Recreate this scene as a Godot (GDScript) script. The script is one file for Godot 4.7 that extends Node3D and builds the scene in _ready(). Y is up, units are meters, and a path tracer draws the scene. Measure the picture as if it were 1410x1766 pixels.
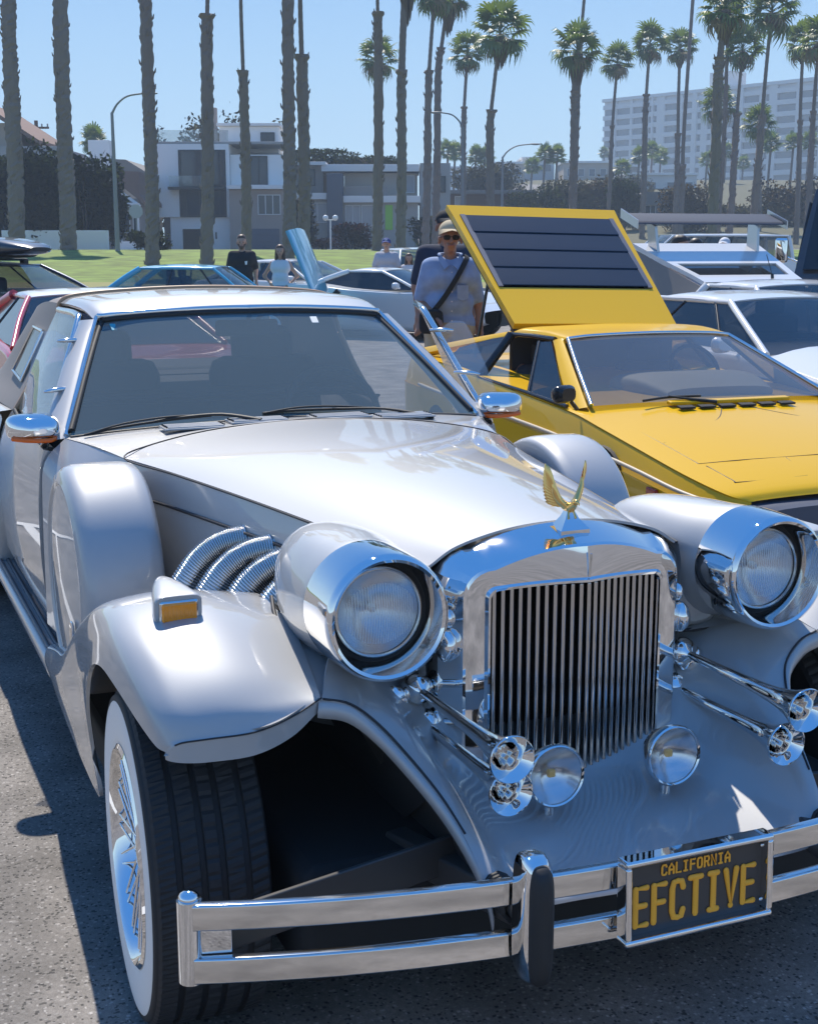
extends Node3D

class MB:
	# collects shapes of one part; every shape gets smooth normals up to a crease angle
	var v := PackedVector3Array()
	var n := PackedVector3Array()
	var u := PackedVector2Array()
	var ix := PackedInt32Array()
	var col := PackedColorArray()
	var x := Transform3D()
	var tint = null
	func raw(pv: PackedVector3Array, pi: PackedInt32Array, pu := PackedVector2Array(), crease := 40.0) -> MB:
		var flip: bool = x.basis.determinant() < 0.0
		var tv := PackedVector3Array()
		tv.resize(pv.size())
		for i in pv.size():
			tv[i] = x * pv[i]
		var nt := pi.size() / 3
		var fnv := PackedVector3Array()
		fnv.resize(nt)
		var sum := PackedVector3Array()
		sum.resize(pv.size())
		for t in nt:
			var a := pi[t * 3]
			var b := pi[t * 3 + 1]
			var c := pi[t * 3 + 2]
			if flip:
				var s := b
				b = c
				c = s
			var f: Vector3 = (tv[c] - tv[a]).cross(tv[b] - tv[a])
			fnv[t] = f
			sum[a] += f
			sum[b] += f
			sum[c] += f
		var lim := cos(deg_to_rad(crease))
		var has_u := pu.size() == pv.size()
		var at := PackedInt32Array()
		at.resize(pv.size())
		at.fill(-1)
		var sn := PackedVector3Array()
		sn.resize(pv.size())
		for i in pv.size():
			sn[i] = sum[i].normalized()
		# vertices with a face bent away beyond the crease are split
		var sharp := PackedByteArray()
		sharp.resize(pv.size())
		for t in nt:
			var f: Vector3 = fnv[t].normalized()
			if f == Vector3.ZERO:
				continue
			for k in 3:
				if sn[pi[t * 3 + k]].dot(f) < lim:
					sharp[pi[t * 3 + k]] = 1
		var near := {}
		for t in nt:
			for k in 3:
				var i := pi[t * 3 + k]
				if sharp[i]:
					if not near.has(i):
						near[i] = []
					near[i].append(t)
		for t in nt:
			if fnv[t] == Vector3.ZERO:
				continue
			var order := [0, 2, 1] if flip else [0, 1, 2]
			for k in order:
				var i := pi[t * 3 + k]
				if sharp[i]:
					var f: Vector3 = fnv[t].normalized()
					var s := Vector3.ZERO
					for o in near[i]:
						if fnv[o].normalized().dot(f) > lim:
							s += fnv[o]
					ix.append(v.size())
					v.append(tv[i])
					n.append(s.normalized())
					u.append(pu[i] if has_u else Vector2.ZERO)
					if tint != null:
						col.append(tint)
				else:
					if at[i] < 0:
						at[i] = v.size()
						v.append(tv[i])
						n.append(sn[i])
						u.append(pu[i] if has_u else Vector2.ZERO)
						if tint != null:
							col.append(tint)
					ix.append(at[i])
		return self
	func grid(g: Array, cu := false, cv := false, crease := 40.0) -> MB:
		# g: rows of points
		var r := g.size()
		var c: int = g[0].size()
		var pv := PackedVector3Array()
		var pu := PackedVector2Array()
		for i in r:
			for j in c:
				pv.append(g[i][j])
				pu.append(Vector2(float(j) / maxf(1.0, c - 1), float(i) / maxf(1.0, r - 1)))
		var pi := PackedInt32Array()
		for i in (r if cu else r - 1):
			for j in (c if cv else c - 1):
				var a := i * c + j
				var b := i * c + (j + 1) % c
				var d := ((i + 1) % r) * c + j
				var e := ((i + 1) % r) * c + (j + 1) % c
				pi.append_array(PackedInt32Array([a, b, d, b, e, d]))
		return raw(pv, pi, pu, crease)
	static func cr(p0: Vector3, p1: Vector3, p2: Vector3, p3: Vector3, t: float) -> Vector3:
		return p1.cubic_interpolate(p2, p0, p3, t)
	static func spline(p: Array, sub: int, closed := false) -> Array:
		var out := []
		var m := p.size()
		var last := m if closed else m - 1
		for i in last:
			var a: Vector3 = p[(i - 1 + m) % m] if (closed or i > 0) else p[0] * 2.0 - p[1]
			var d: Vector3 = p[(i + 2) % m] if (closed or i + 2 < m) else p[m - 1] * 2.0 - p[m - 2]
			for k in sub:
				out.append(cr(a, p[i], p[(i + 1) % m], d, float(k) / sub))
		if not closed:
			out.append(p[m - 1])
		return out
	static func fine(ctrl: Array, su: int, sv: int, cu := false, cv := false) -> Array:
		var rows := []
		for r in ctrl:
			rows.append(spline(r, sv, cv))
		var cols := []
		for j in rows[0].size():
			var c := []
			for r in rows:
				c.append(r[j])
			cols.append(spline(c, su, cu))
		var out := []
		for i in cols[0].size():
			var r := []
			for j in cols.size():
				r.append(cols[j][i])
			out.append(r)
		return out
	static func relax(g: Array, times: int) -> Array:
		# fairs a net of points: inner points move to the mean of their neighbours, edges keep their place
		var q: Array = g
		for t in times:
			var out := []
			for i in q.size():
				var row: Array = q[i].duplicate()
				for j in range(1, row.size() - 1):
					if i == 0 or i == q.size() - 1:
						continue
					row[j] = q[i][j] * 0.4 + (q[i - 1][j] + q[i + 1][j] + q[i][j - 1] + q[i][j + 1]) * 0.15
				out.append(row)
			q = out
		return q
	func patch(ctrl: Array, su := 6, sv := 6, cu := false, cv := false, crease := 40.0) -> MB:
		return grid(fine(ctrl, su, sv, cu, cv), cu, cv, crease)
	func shell(ctrl: Array, su := 6, sv := 6, t := 0.006, crease := 40.0, ready := false) -> MB:
		# a curved sheet of thickness t with closed edges
		var g: Array = ctrl if ready else fine(ctrl, su, sv)
		var r := g.size()
		var c: int = g[0].size()
		var back := []
		for i in r:
			var row := []
			for j in c:
				var du: Vector3 = g[mini(i + 1, r - 1)][j] - g[maxi(i - 1, 0)][j]
				var dv: Vector3 = g[i][mini(j + 1, c - 1)] - g[i][maxi(j - 1, 0)]
				row.append(g[i][j] + du.cross(dv).normalized() * t)
			back.append(row)
		grid(g, false, false, crease)
		var rev := []
		for row in back:
			var q: Array = row.duplicate()
			q.reverse()
			rev.append(q)
		grid(rev, false, false, crease)
		var e1 := []
		var e2 := []
		for j in c:
			e1.append(g[0][j])
			e2.append(back[0][j])
		for i in range(1, r):
			e1.append(g[i][c - 1])
			e2.append(back[i][c - 1])
		for j in range(c - 2, -1, -1):
			e1.append(g[r - 1][j])
			e2.append(back[r - 1][j])
		for i in range(r - 2, 0, -1):
			e1.append(g[i][0])
			e2.append(back[i][0])
		return grid([e2, e1], false, true, 30.0)
	func tube(p: Array, rad, seg := 10, sub := 1, caps := true, squash := 1.0) -> MB:
		var q: Array = p if sub <= 1 else spline(p, sub)
		var m := q.size()
		var rows := []
		var up := Vector3.UP
		var d0: Vector3 = (q[1] - q[0]).normalized()
		if absf(d0.dot(up)) > 0.9:
			up = Vector3.RIGHT
		var side: Vector3 = d0.cross(up).normalized()
		for i in m:
			var d: Vector3 = (q[mini(i + 1, m - 1)] - q[maxi(i - 1, 0)]).normalized()
			side = (side - d * side.dot(d)).normalized()
			var w: Vector3 = side.cross(d)
			var rr: float = rad if not (rad is Array) else 0.0
			if rad is Array:
				var f: float = float(i) / (m - 1) * (rad.size() - 1)
				var k := mini(int(f), rad.size() - 2)
				rr = lerpf(rad[k], rad[k + 1], f - k)
			var row := []
			for s in seg:
				var a := TAU * s / seg
				row.append(q[i] + side * cos(a) * rr + w * sin(a) * rr * squash)
			rows.append(row)
		grid(rows, false, true, 50.0)
		if caps:
			cap(rows[0], true)
			cap(rows[m - 1], false)
		return self
	func cap(ring: Array, rev := false) -> MB:
		var pv := PackedVector3Array(ring)
		var c := Vector3.ZERO
		for p in ring:
			c += p
		pv.append(c / ring.size())
		var pi := PackedInt32Array()
		var m := ring.size()
		for i in m:
			var j := (i + 1) % m
			pi.append_array(PackedInt32Array([i, j, m] if rev else [j, i, m]))
		return raw(pv, pi)
	func loft(rings: Array, sub := 1, ring_sub := 1, caps := true, crease := 40.0) -> MB:
		# closed rings joined one after the other
		var g: Array = rings
		if sub > 1 or ring_sub > 1:
			g = fine(rings, sub, ring_sub, false, true)
		grid(g, false, true, crease)
		if caps:
			cap(g[0], true)
			cap(g[g.size() - 1], false)
		return self
	func lathe(prof: Array, seg := 24, crease := 35.0) -> MB:
		# prof: Vector2(radius, height) turned round local y
		var rows := []
		for p in prof:
			var row := []
			for s in seg:
				var a := -TAU * s / seg
				row.append(Vector3(cos(a) * p.x, p.y, sin(a) * p.x))
			rows.append(row)
		return grid(rows, false, true, crease)
	func box(c: Vector3, s: Vector3, bev := 0.0, b := Basis()) -> MB:
		var h := s * 0.5
		bev = minf(bev, minf(h.x, minf(h.y, h.z)) * 0.95)
		if bev <= 0.0:
			var pv := PackedVector3Array()
			for i in 8:
				pv.append(c + b * Vector3(h.x if i & 1 else -h.x, h.y if i & 2 else -h.y, h.z if i & 4 else -h.z))
			return raw(pv, PackedInt32Array([0, 1, 2, 1, 3, 2, 4, 6, 5, 5, 6, 7, 0, 4, 1, 1, 4, 5, 2, 3, 6, 3, 7, 6, 0, 2, 4, 2, 6, 4, 1, 5, 3, 3, 5, 7]), PackedVector2Array(), 20.0)
		# rounded box: three loops in each half
		var rows := []
		for lat in [-90.0, -45.0, 0.0, 0.0, 45.0, 90.0]:
			var i := rows.size()
			var la := deg_to_rad(lat)
			var yy: float = sin(la) * bev + (h.y - bev) * (-1.0 if i < 3 else 1.0)
			var row := []
			for q in 4:
				for w in 3:
					var lo := PI / 2 * q + PI / 4 * w
					var sx: float = [1, -1, -1, 1][q]
					var sz: float = [1, 1, -1, -1][q]
					row.append(c + b * Vector3(cos(lo) * cos(la) * bev + sx * (h.x - bev), yy, sin(lo) * cos(la) * bev + sz * (h.z - bev)))
			row.reverse()
			rows.append(row)
		grid(rows, false, true, 50.0)
		cap(rows[0], true)
		cap(rows[5], false)
		return self
	func beam(a: Vector3, b: Vector3, w: float, h: float, bev := 0.0) -> MB:
		var d := b - a
		var z := d.normalized()
		var xx := Vector3.UP.cross(z)
		xx = xx.normalized() if xx.length() > 0.01 else Vector3.RIGHT
		return box((a + b) / 2, Vector3(w, h, d.length()), bev, Basis(xx, z.cross(xx), z))
	func ball(c: Vector3, r: Vector3, seg := 14) -> MB:
		var rows := []
		for i in seg / 2 + 1:
			var la := -PI / 2 + PI * i / (seg / 2)
			var row := []
			for s in seg:
				var a := -TAU * s / seg
				row.append(c + Vector3(cos(a) * cos(la) * r.x, sin(la) * r.y, sin(a) * cos(la) * r.z))
			rows.append(row)
		return grid(rows, false, true, 80.0)
	func prism(poly: Array, d0: float, d1: float) -> MB:
		# poly of Vector2 in xy, from z=d0 to z=d1
		var pl := PackedVector2Array(poly)
		if Geometry2D.is_polygon_clockwise(pl):
			pl.reverse()
		var t := Geometry2D.triangulate_polygon(pl)
		var m := pl.size()
		var pv := PackedVector3Array()
		for z in [d0, d1]:
			for p in pl:
				pv.append(Vector3(p.x, p.y, z))
		var pi := PackedInt32Array()
		for k in range(0, t.size(), 3):
			var a := t[k]
			var b := t[k + 1]
			var c := t[k + 2]
			if (pl[b] - pl[a]).cross(pl[c] - pl[a]) < 0:
				var s := b
				b = c
				c = s
			pi.append_array(PackedInt32Array([a, b, c, m + a, m + c, m + b]))
		for i in m:
			var j := (i + 1) % m
			pi.append_array(PackedInt32Array([i, m + i, j, j, m + i, m + j]))
		return raw(pv, pi, PackedVector2Array(), 30.0)
	func quad(a: Vector3, b: Vector3, c: Vector3, d: Vector3) -> MB:
		return raw(PackedVector3Array([a, b, c, d]), PackedInt32Array([0, 1, 2, 0, 2, 3]), PackedVector2Array([Vector2(0, 1), Vector2(1, 1), Vector2(1, 0), Vector2(0, 0)]))
	func slab(p: Array, t: float) -> MB:
		# a flat or slightly bent polygon of points with thickness t along its normal
		var nn := Vector3.ZERO
		for i in p.size():
			nn += (p[i] as Vector3).cross(p[(i + 1) % p.size()])
		nn = nn.normalized() * t * 0.5
		var a := []
		var b := []
		for q in p:
			a.append(q - nn)
			b.append(q + nn)
		return loft([a, b], 1, 1, true, 30.0)
	func mesh() -> ArrayMesh:
		var m := ArrayMesh.new()
		var a := []
		a.resize(Mesh.ARRAY_MAX)
		a[Mesh.ARRAY_VERTEX] = v
		a[Mesh.ARRAY_NORMAL] = n
		a[Mesh.ARRAY_TEX_UV] = u
		a[Mesh.ARRAY_INDEX] = ix
		if col.size() == v.size() and col.size() > 0:
			a[Mesh.ARRAY_COLOR] = col
		m.add_surface_from_arrays(Mesh.PRIMITIVE_TRIANGLES, a)
		return m

var M := {}
var used := {}

func numbered(called: String) -> String:
	var k: int = used.get(called, -1) + 1
	used[called] = k
	return called if k == 0 else "%s_%03d" % [called, k]

func tag(o: Node3D, label: String, category: String, group := "") -> Node3D:
	o.set_meta("label", label)
	o.set_meta("category", category)
	if group != "":
		o.set_meta("group", group)
	return o

func thing(called: String, label: String, category: String, at := Vector3.ZERO, turn := 0.0, group := "") -> Node3D:
	var o := Node3D.new()
	o.name = numbered(called)
	add_child(o)
	o.position = at
	o.rotation.y = turn
	return tag(o, label, category, group)

func part(mb, called: String, mat, parent: Node = null) -> MeshInstance3D:
	var o := MeshInstance3D.new()
	o.mesh = mb.mesh() if mb is MB else mb
	o.material_override = M[mat] if mat is String else mat
	if parent == null:
		o.name = numbered(called)
		add_child(o)
	else:
		var k := 0
		var nm := called
		while parent.has_node(nm):
			k += 1
			nm = "%s_%03d" % [called, k]
		o.name = nm
		parent.add_child(o)
	return o

func struct(mb: MB, called: String, mat) -> MeshInstance3D:
	var o := part(mb, called, mat)
	o.set_meta("kind", "structure")
	return o

func dup(o: Node3D, at: Vector3, turn: float, label := "", sc := 1.0) -> Node3D:
	var c: Node3D = o.duplicate()
	var base := String(o.name)
	var rx := RegEx.create_from_string("_\\d+$")
	c.name = numbered(rx.sub(base, ""))
	add_child(c)
	c.position = at
	c.rotation = Vector3(0, turn, 0)
	c.scale = Vector3.ONE * sc
	if label != "":
		c.set_meta("label", label)
	return c

func pts(s: String) -> Array:
	var out := []
	for w in s.split(" ", false):
		var q := w.split(",")
		out.append(Vector3(float(q[0]), float(q[1]), float(q[2])))
	return out

func net(s: String) -> Array:
	var out := []
	for r in s.split("|", false):
		out.append(pts(r))
	return out

func p2(s: String) -> Array:
	var out := []
	for w in s.split(" ", false):
		var q := w.split(",")
		out.append(Vector2(float(q[0]), float(q[1])))
	return out

func mirx(g: Array) -> Array:
	# mirrored copy of a net (left to right), same facing
	var out := []
	for r in g:
		var q := []
		for p in r:
			q.append(Vector3(-p.x, p.y, p.z))
		q.reverse()
		out.append(q)
	return out

func whole(g: Array) -> Array:
	# a left half net (last column on the centre line) made whole
	var out := []
	for r in g:
		var q: Array = r.duplicate()
		for i in range(r.size() - 2, -1, -1):
			q.append(Vector3(-r[i].x, r[i].y, r[i].z))
		out.append(q)
	return out

func side(s: int) -> Transform3D:
	return Transform3D(Basis.from_scale(Vector3(s, 1, 1)))

func axis(at: Vector3, dir: Vector3) -> Transform3D:
	# a frame whose local y runs along dir
	var y := dir.normalized()
	var xx := y.cross(Vector3.FORWARD)
	if xx.length() < 0.01:
		xx = y.cross(Vector3.UP)
	xx = xx.normalized()
	return Transform3D(Basis(xx, y, xx.cross(y)), at)

func lin(r: float, g: float, b: float, a := 1.0) -> Color:
	var c := Color(r, g, b).linear_to_srgb()
	c.a = a
	return c

func mat(key: String, c: Color, rough := 0.6, metal := 0.0, more := {}) -> StandardMaterial3D:
	var m := StandardMaterial3D.new()
	m.resource_name = key
	m.albedo_color = c
	m.roughness = rough
	m.metallic = metal
	for k in more:
		m.set(k, more[k])
	M[key] = m
	return m

func noise(sd: int, freq: float, oct := 4, type := FastNoiseLite.TYPE_SIMPLEX_SMOOTH) -> FastNoiseLite:
	var f := FastNoiseLite.new()
	f.seed = sd
	f.frequency = freq
	f.fractal_octaves = oct
	f.noise_type = type
	return f

func ntex(sd: int, freq: float, lo: Color, hi: Color, size := 512, oct := 4, type := FastNoiseLite.TYPE_SIMPLEX_SMOOTH, power := 1.0) -> ImageTexture:
	var g := noise(sd, freq, oct, type).get_seamless_image(size, size)
	var im := Image.create(size, size, false, Image.FORMAT_RGB8)
	for y in size:
		for xx in size:
			im.set_pixel(xx, y, lo.lerp(hi, pow(g.get_pixel(xx, y).r, power)))
	return ImageTexture.create_from_image(im)

func _ready() -> void:
	# camera
	var cam := Camera3D.new()
	cam.name = "camera"
	add_child(cam)
	cam.position = Vector3(-1.38, 1.6, 2.62)
	cam.rotation_degrees = Vector3(-11.263, -23.1, 0)
	cam.fov = 42.0
	cam.near = 0.05
	cam.far = 6000.0
	cam.current = true
	# sky, air and exposure
	var env := Environment.new()
	env.background_mode = Environment.BG_SKY
	env.tonemap_mode = Environment.TONE_MAPPER_LINEAR
	env.tonemap_exposure = 1.66
	var sky := Sky.new()
	var sm := ProceduralSkyMaterial.new()
	sm.sky_top_color = Color(0.21, 0.45, 0.73)
	sm.sky_horizon_color = Color(0.72, 0.84, 0.885)
	sm.sky_curve = 0.14
	sm.ground_bottom_color = Color(0.42, 0.41, 0.40)
	sm.ground_horizon_color = Color(0.66, 0.73, 0.80)
	sm.sun_angle_max = 0.0
	sky.sky_material = sm
	env.sky = sky
	env.background_energy_multiplier = 1.0
	env.sdfgi_enabled = true
	env.ssao_enabled = true
	env.ssil_enabled = true
	env.fog_enabled = true
	env.fog_density = 0.0011
	env.fog_light_color = Color(0.80, 0.87, 0.93)
	var we := WorldEnvironment.new()
	we.name = "world_environment"
	we.environment = env
	add_child(we)
	# sun: behind the silver car, high, a little to the right
	var sun := DirectionalLight3D.new()
	sun.name = "sun"
	add_child(sun)
	sun.look_at_from_position(Vector3.ZERO, Vector3(-0.11, -1.0, 0.70))
	sun.light_energy = 1.3
	sun.light_angular_distance = 0.5
	sun.light_color = Color(1.0, 0.965, 0.91)
	sun.shadow_enabled = true
	make_materials()
	setting()
	silver_coupe()
	others()

func make_materials() -> void:
	mat("silver_paint", lin(0.375, 0.38, 0.385), 0.54, 0.26, {clearcoat_enabled = true, clearcoat = 1.0, clearcoat_roughness = 0.03})
	mat("chrome", lin(0.80, 0.80, 0.80), 0.03, 1.0)
	mat("chrome_soft", lin(0.74, 0.73, 0.71), 0.12, 1.0)
	mat("chrome_bars", lin(0.55, 0.53, 0.51), 0.10, 1.0)
	mat("gold", lin(0.83, 0.55, 0.20), 0.24, 1.0)
	mat("black_rubber", lin(0.018, 0.018, 0.019), 0.62)
	mat("black_gloss", lin(0.012, 0.012, 0.014), 0.18)
	mat("black_matte", lin(0.012, 0.012, 0.013), 0.85)
	mat("dark_tub", lin(0.05, 0.047, 0.045), 0.35)
	mat("tyre", lin(0.022, 0.021, 0.022), 0.7)
	mat("whitewall", lin(0.80, 0.74, 0.68), 0.6)
	mat("amber", lin(0.95, 0.30, 0.0), 0.25, 0.0, {clearcoat_enabled = true, clearcoat = 1.0, clearcoat_roughness = 0.05})
	mat("seam", lin(0.02, 0.02, 0.025), 0.6)
	mat("glass", lin(0.135, 0.17, 0.175, 0.56), 0.0, 0.0, {transparency = 1})
	mat("glass_clear", lin(0.6, 0.65, 0.66, 0.06), 0.0, 0.0, {transparency = 1})
	mat("glass_dark", lin(0.012, 0.018, 0.024, 0.72), 0.0, 0.0, {transparency = 1})
	mat("reflector", lin(0.72, 0.73, 0.75), 0.2, 1.0)
	mat("flute_glass", lin(0.75, 0.8, 0.85, 0.35), 0.1, 0.0, {transparency = 1})
	mat("mirror_amber", lin(0.75, 0.13, 0.008), 0.2)
	mat("bulb", lin(0.75, 0.45, 0.12), 0.3)
	mat("interior", lin(0.035, 0.035, 0.042), 0.8)
	mat("dash_green", lin(0.24, 0.40, 0.34), 0.7)
	mat("seat_red", lin(0.16, 0.03, 0.03), 0.7)
	mat("vinyl_grey", lin(0.20, 0.18, 0.165), 0.6)
	mat("trim_tan", lin(0.42, 0.25, 0.14), 0.4)
	mat("plate_face", lin(0.05, 0.048, 0.048), 0.28)
	mat("plate_letters", lin(0.95, 0.42, 0.03), 0.5)
	mat("sticker_teal", lin(0.05, 0.35, 0.45), 0.5)
	mat("rib_grey", lin(0.10, 0.10, 0.11), 0.5)
	mat("chrome_worn", lin(0.74, 0.73, 0.71), 0.09, 1.0)
	mat("glass_view", lin(0.03, 0.05, 0.06, 0.35), 0.0, 0.0, {transparency = 1})
	mat("wing_grey", lin(0.035, 0.04, 0.055), 0.5)
	mat("white_print", lin(0.75, 0.75, 0.72), 0.6)

func arch(hw: float, yc: float, yt: float, yb: float, z: float, vee: float, rc: float) -> Array:
	# outline of the radiator shell, open at the bottom
	var p := [Vector3(-hw, yb, z), Vector3(-hw, lerpf(yb, yc, 0.35), z), Vector3(-hw, lerpf(yb, yc, 0.7), z), Vector3(-hw, yc - rc, z)]
	for k in range(1, 6):
		var a := PI / 2 * k / 6.0
		p.append(Vector3(-hw + rc - rc * cos(a), yc - rc + rc * sin(a), z))
	var x0 := -hw + rc
	for k in 9:
		var f := k / 8.0
		p.append(Vector3(lerpf(x0, 0, f), yc + (yt - yc) * (1.0 - (1.0 - f) * (1.0 - f)), z))
	for i in p.size():
		p[i].z += vee * (1.0 - absf(p[i].x) / hw)
	var m := p.size()
	for i in range(m - 2, -1, -1):
		p.append(Vector3(-p[i].x, p[i].y, p[i].z))
	return p

func section(cx: float, cy: float, z: float, rx: float, ry: float, e := 2.0, m := 20) -> Array:
	var out := []
	for i in m:
		var a := -TAU * i / m
		var c := cos(a)
		var s := sin(a)
		out.append(Vector3(cx + rx * signf(c) * pow(absf(c), 2.0 / e), cy + ry * signf(s) * pow(absf(s), 2.0 / e), z))
	return out

func feather_wing(mb: MB, s: float) -> void:
	# a raised wing: an arm and nine long feathers, each a thin leaf with depth
	mb.tube([Vector3(0, 0, 0), Vector3(0.010 * s, 0.020, 0.0), Vector3(0.014 * s, 0.045, 0.0), Vector3(0.013 * s, 0.066, -0.002)], [0.0075, 0.0065, 0.005, 0.0022], 8, 3)
	for row in 2:
		for k in 12:
			var f := k / 11.0
			var root := Vector3((0.004 + 0.011 * f) * s, 0.002 + 0.062 * f, 0.001 - 0.002 * row)
			var dirv := Vector3(lerpf(0.80, 0.12, f) * s, lerpf(0.55, 1.0, f), -0.25 + 0.15 * f).normalized()
			var ln := lerpf(0.030, 0.040, f) * (1.0 if row == 0 else 0.6)
			var sd := Vector3(dirv.y, -dirv.x, 0).normalized()
			var w := 0.0046
			var th := Vector3(0, 0, 0.0013)
			var rings := []
			for q in [[0.0, 0.5], [0.45, 1.0], [0.8, 0.9], [1.0, 0.25]]:
				var c: Vector3 = root + dirv * ln * q[0] + Vector3(0, 0, -0.004 * q[0] * q[0] + 0.0016 * row)
				rings.append([c - sd * w * q[1], c + th, c + sd * w * q[1], c - th])
			mb.loft(rings)

func make_wheel(parent: Node3D, at: Vector3, s: int, steer: float) -> void:
	# white-walled tyre on a chrome wire wheel; local y of the lathe runs outwards
	var w := Node3D.new()
	w.name = "wheel" if not parent.has_node("wheel") else ["wheel_001", "wheel_002", "wheel_003"][int(parent.has_node("wheel_001")) + int(parent.has_node("wheel_002"))]
	parent.add_child(w)
	w.position = at
	w.rotation.y = steer
	var xf := Transform3D(Basis(Vector3(0, 1, 0), Vector3(-1, 0, 0), Vector3(0, 0, 1)) if s < 0 else Basis(Vector3(0, -1, 0), Vector3(1, 0, 0), Vector3(0, 0, 1)))
	var R := 0.35
	var t := MB.new()
	t.x = xf
	# tread: blocks between grooves, cut by fine sipes
	var hs := [-0.11, -0.104, -0.072, -0.070, -0.060, -0.058, -0.026, -0.024, -0.014, -0.012, 0.012, 0.014, 0.024, 0.026, 0.058, 0.060, 0.070, 0.072, 0.104, 0.11]
	var dep := [0.014, 0.004, 0.0, 0.009, 0.009, 0.0, 0.0, 0.009, 0.009, 0.0, 0.0, 0.009, 0.009, 0.0, 0.0, 0.009, 0.009, 0.0, 0.004, 0.014]
	var rows := []
	var nseg := 288
	for k in hs.size():
		var row := []
		for q in nseg:
			var a := -TAU * q / nseg
			var cut := 0.0
			if dep[k] < 0.008:
				var shoulder: bool = absf(hs[k]) > 0.065
				var ph := (q + int(absf(hs[k]) * 60.0)) % (4 if not shoulder else 3)
				cut = 0.0035 if ph == 0 else 0.0
			var r: float = R - dep[k] - cut
			row.append(Vector3(cos(a) * r, hs[k], sin(a) * r))
		rows.append(row)
	t.grid(rows, false, true, 25.0)
	t.lathe([Vector2(R - 0.014, 0.11), Vector2(0.333, 0.116), Vector2(0.322, 0.118)], 64)
	t.lathe([Vector2(0.225, 0.112), Vector2(0.22, 0.10), Vector2(0.22, -0.10), Vector2(0.24, -0.112), Vector2(0.29, -0.118), Vector2(R - 0.014, -0.11)], 48)
	part(t, "tyre", "tyre", w)
	var ww := MB.new()
	ww.x = xf
	ww.lathe([Vector2(0.322, 0.1175), Vector2(0.318, 0.1195), Vector2(0.29, 0.121), Vector2(0.25, 0.119), Vector2(0.232, 0.115), Vector2(0.225, 0.108)], 64)
	part(ww, "whitewall_band", "whitewall", w)
	var rim := MB.new()
	rim.x = xf
	rim.lathe([Vector2(0.226, 0.106), Vector2(0.232, 0.117), Vector2(0.224, 0.122), Vector2(0.214, 0.112), Vector2(0.205, 0.09), Vector2(0.20, 0.05), Vector2(0.20, -0.09)], 64)
	rim.lathe([Vector2(0.0, 0.098), Vector2(0.025, 0.097), Vector2(0.045, 0.092), Vector2(0.05, 0.085), Vector2(0.055, 0.07), Vector2(0.05, 0.0), Vector2(0.07, -0.03), Vector2(0.0, -0.035)], 32)
	part(rim, "rim", "chrome", w)
	var sp := MB.new()
	sp.x = xf
	for k in 60:
		var a := TAU * k / 60
		var b := a + (0.3 if k % 2 else -0.3)
		var h := 0.088 if k % 4 < 2 else 0.03
		sp.tube([Vector3(cos(b) * 0.05, h, sin(b) * 0.05), Vector3(cos(a) * 0.208, 0.103 if k % 4 < 2 else 0.07, sin(a) * 0.208)], 0.0032, 5, 1, false)
	sp.lathe([Vector2(0.20, -0.02), Vector2(0.0, -0.024)], 32)
	part(sp, "wire_spokes", "chrome", w).set_meta("kind", "stuff")

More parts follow.
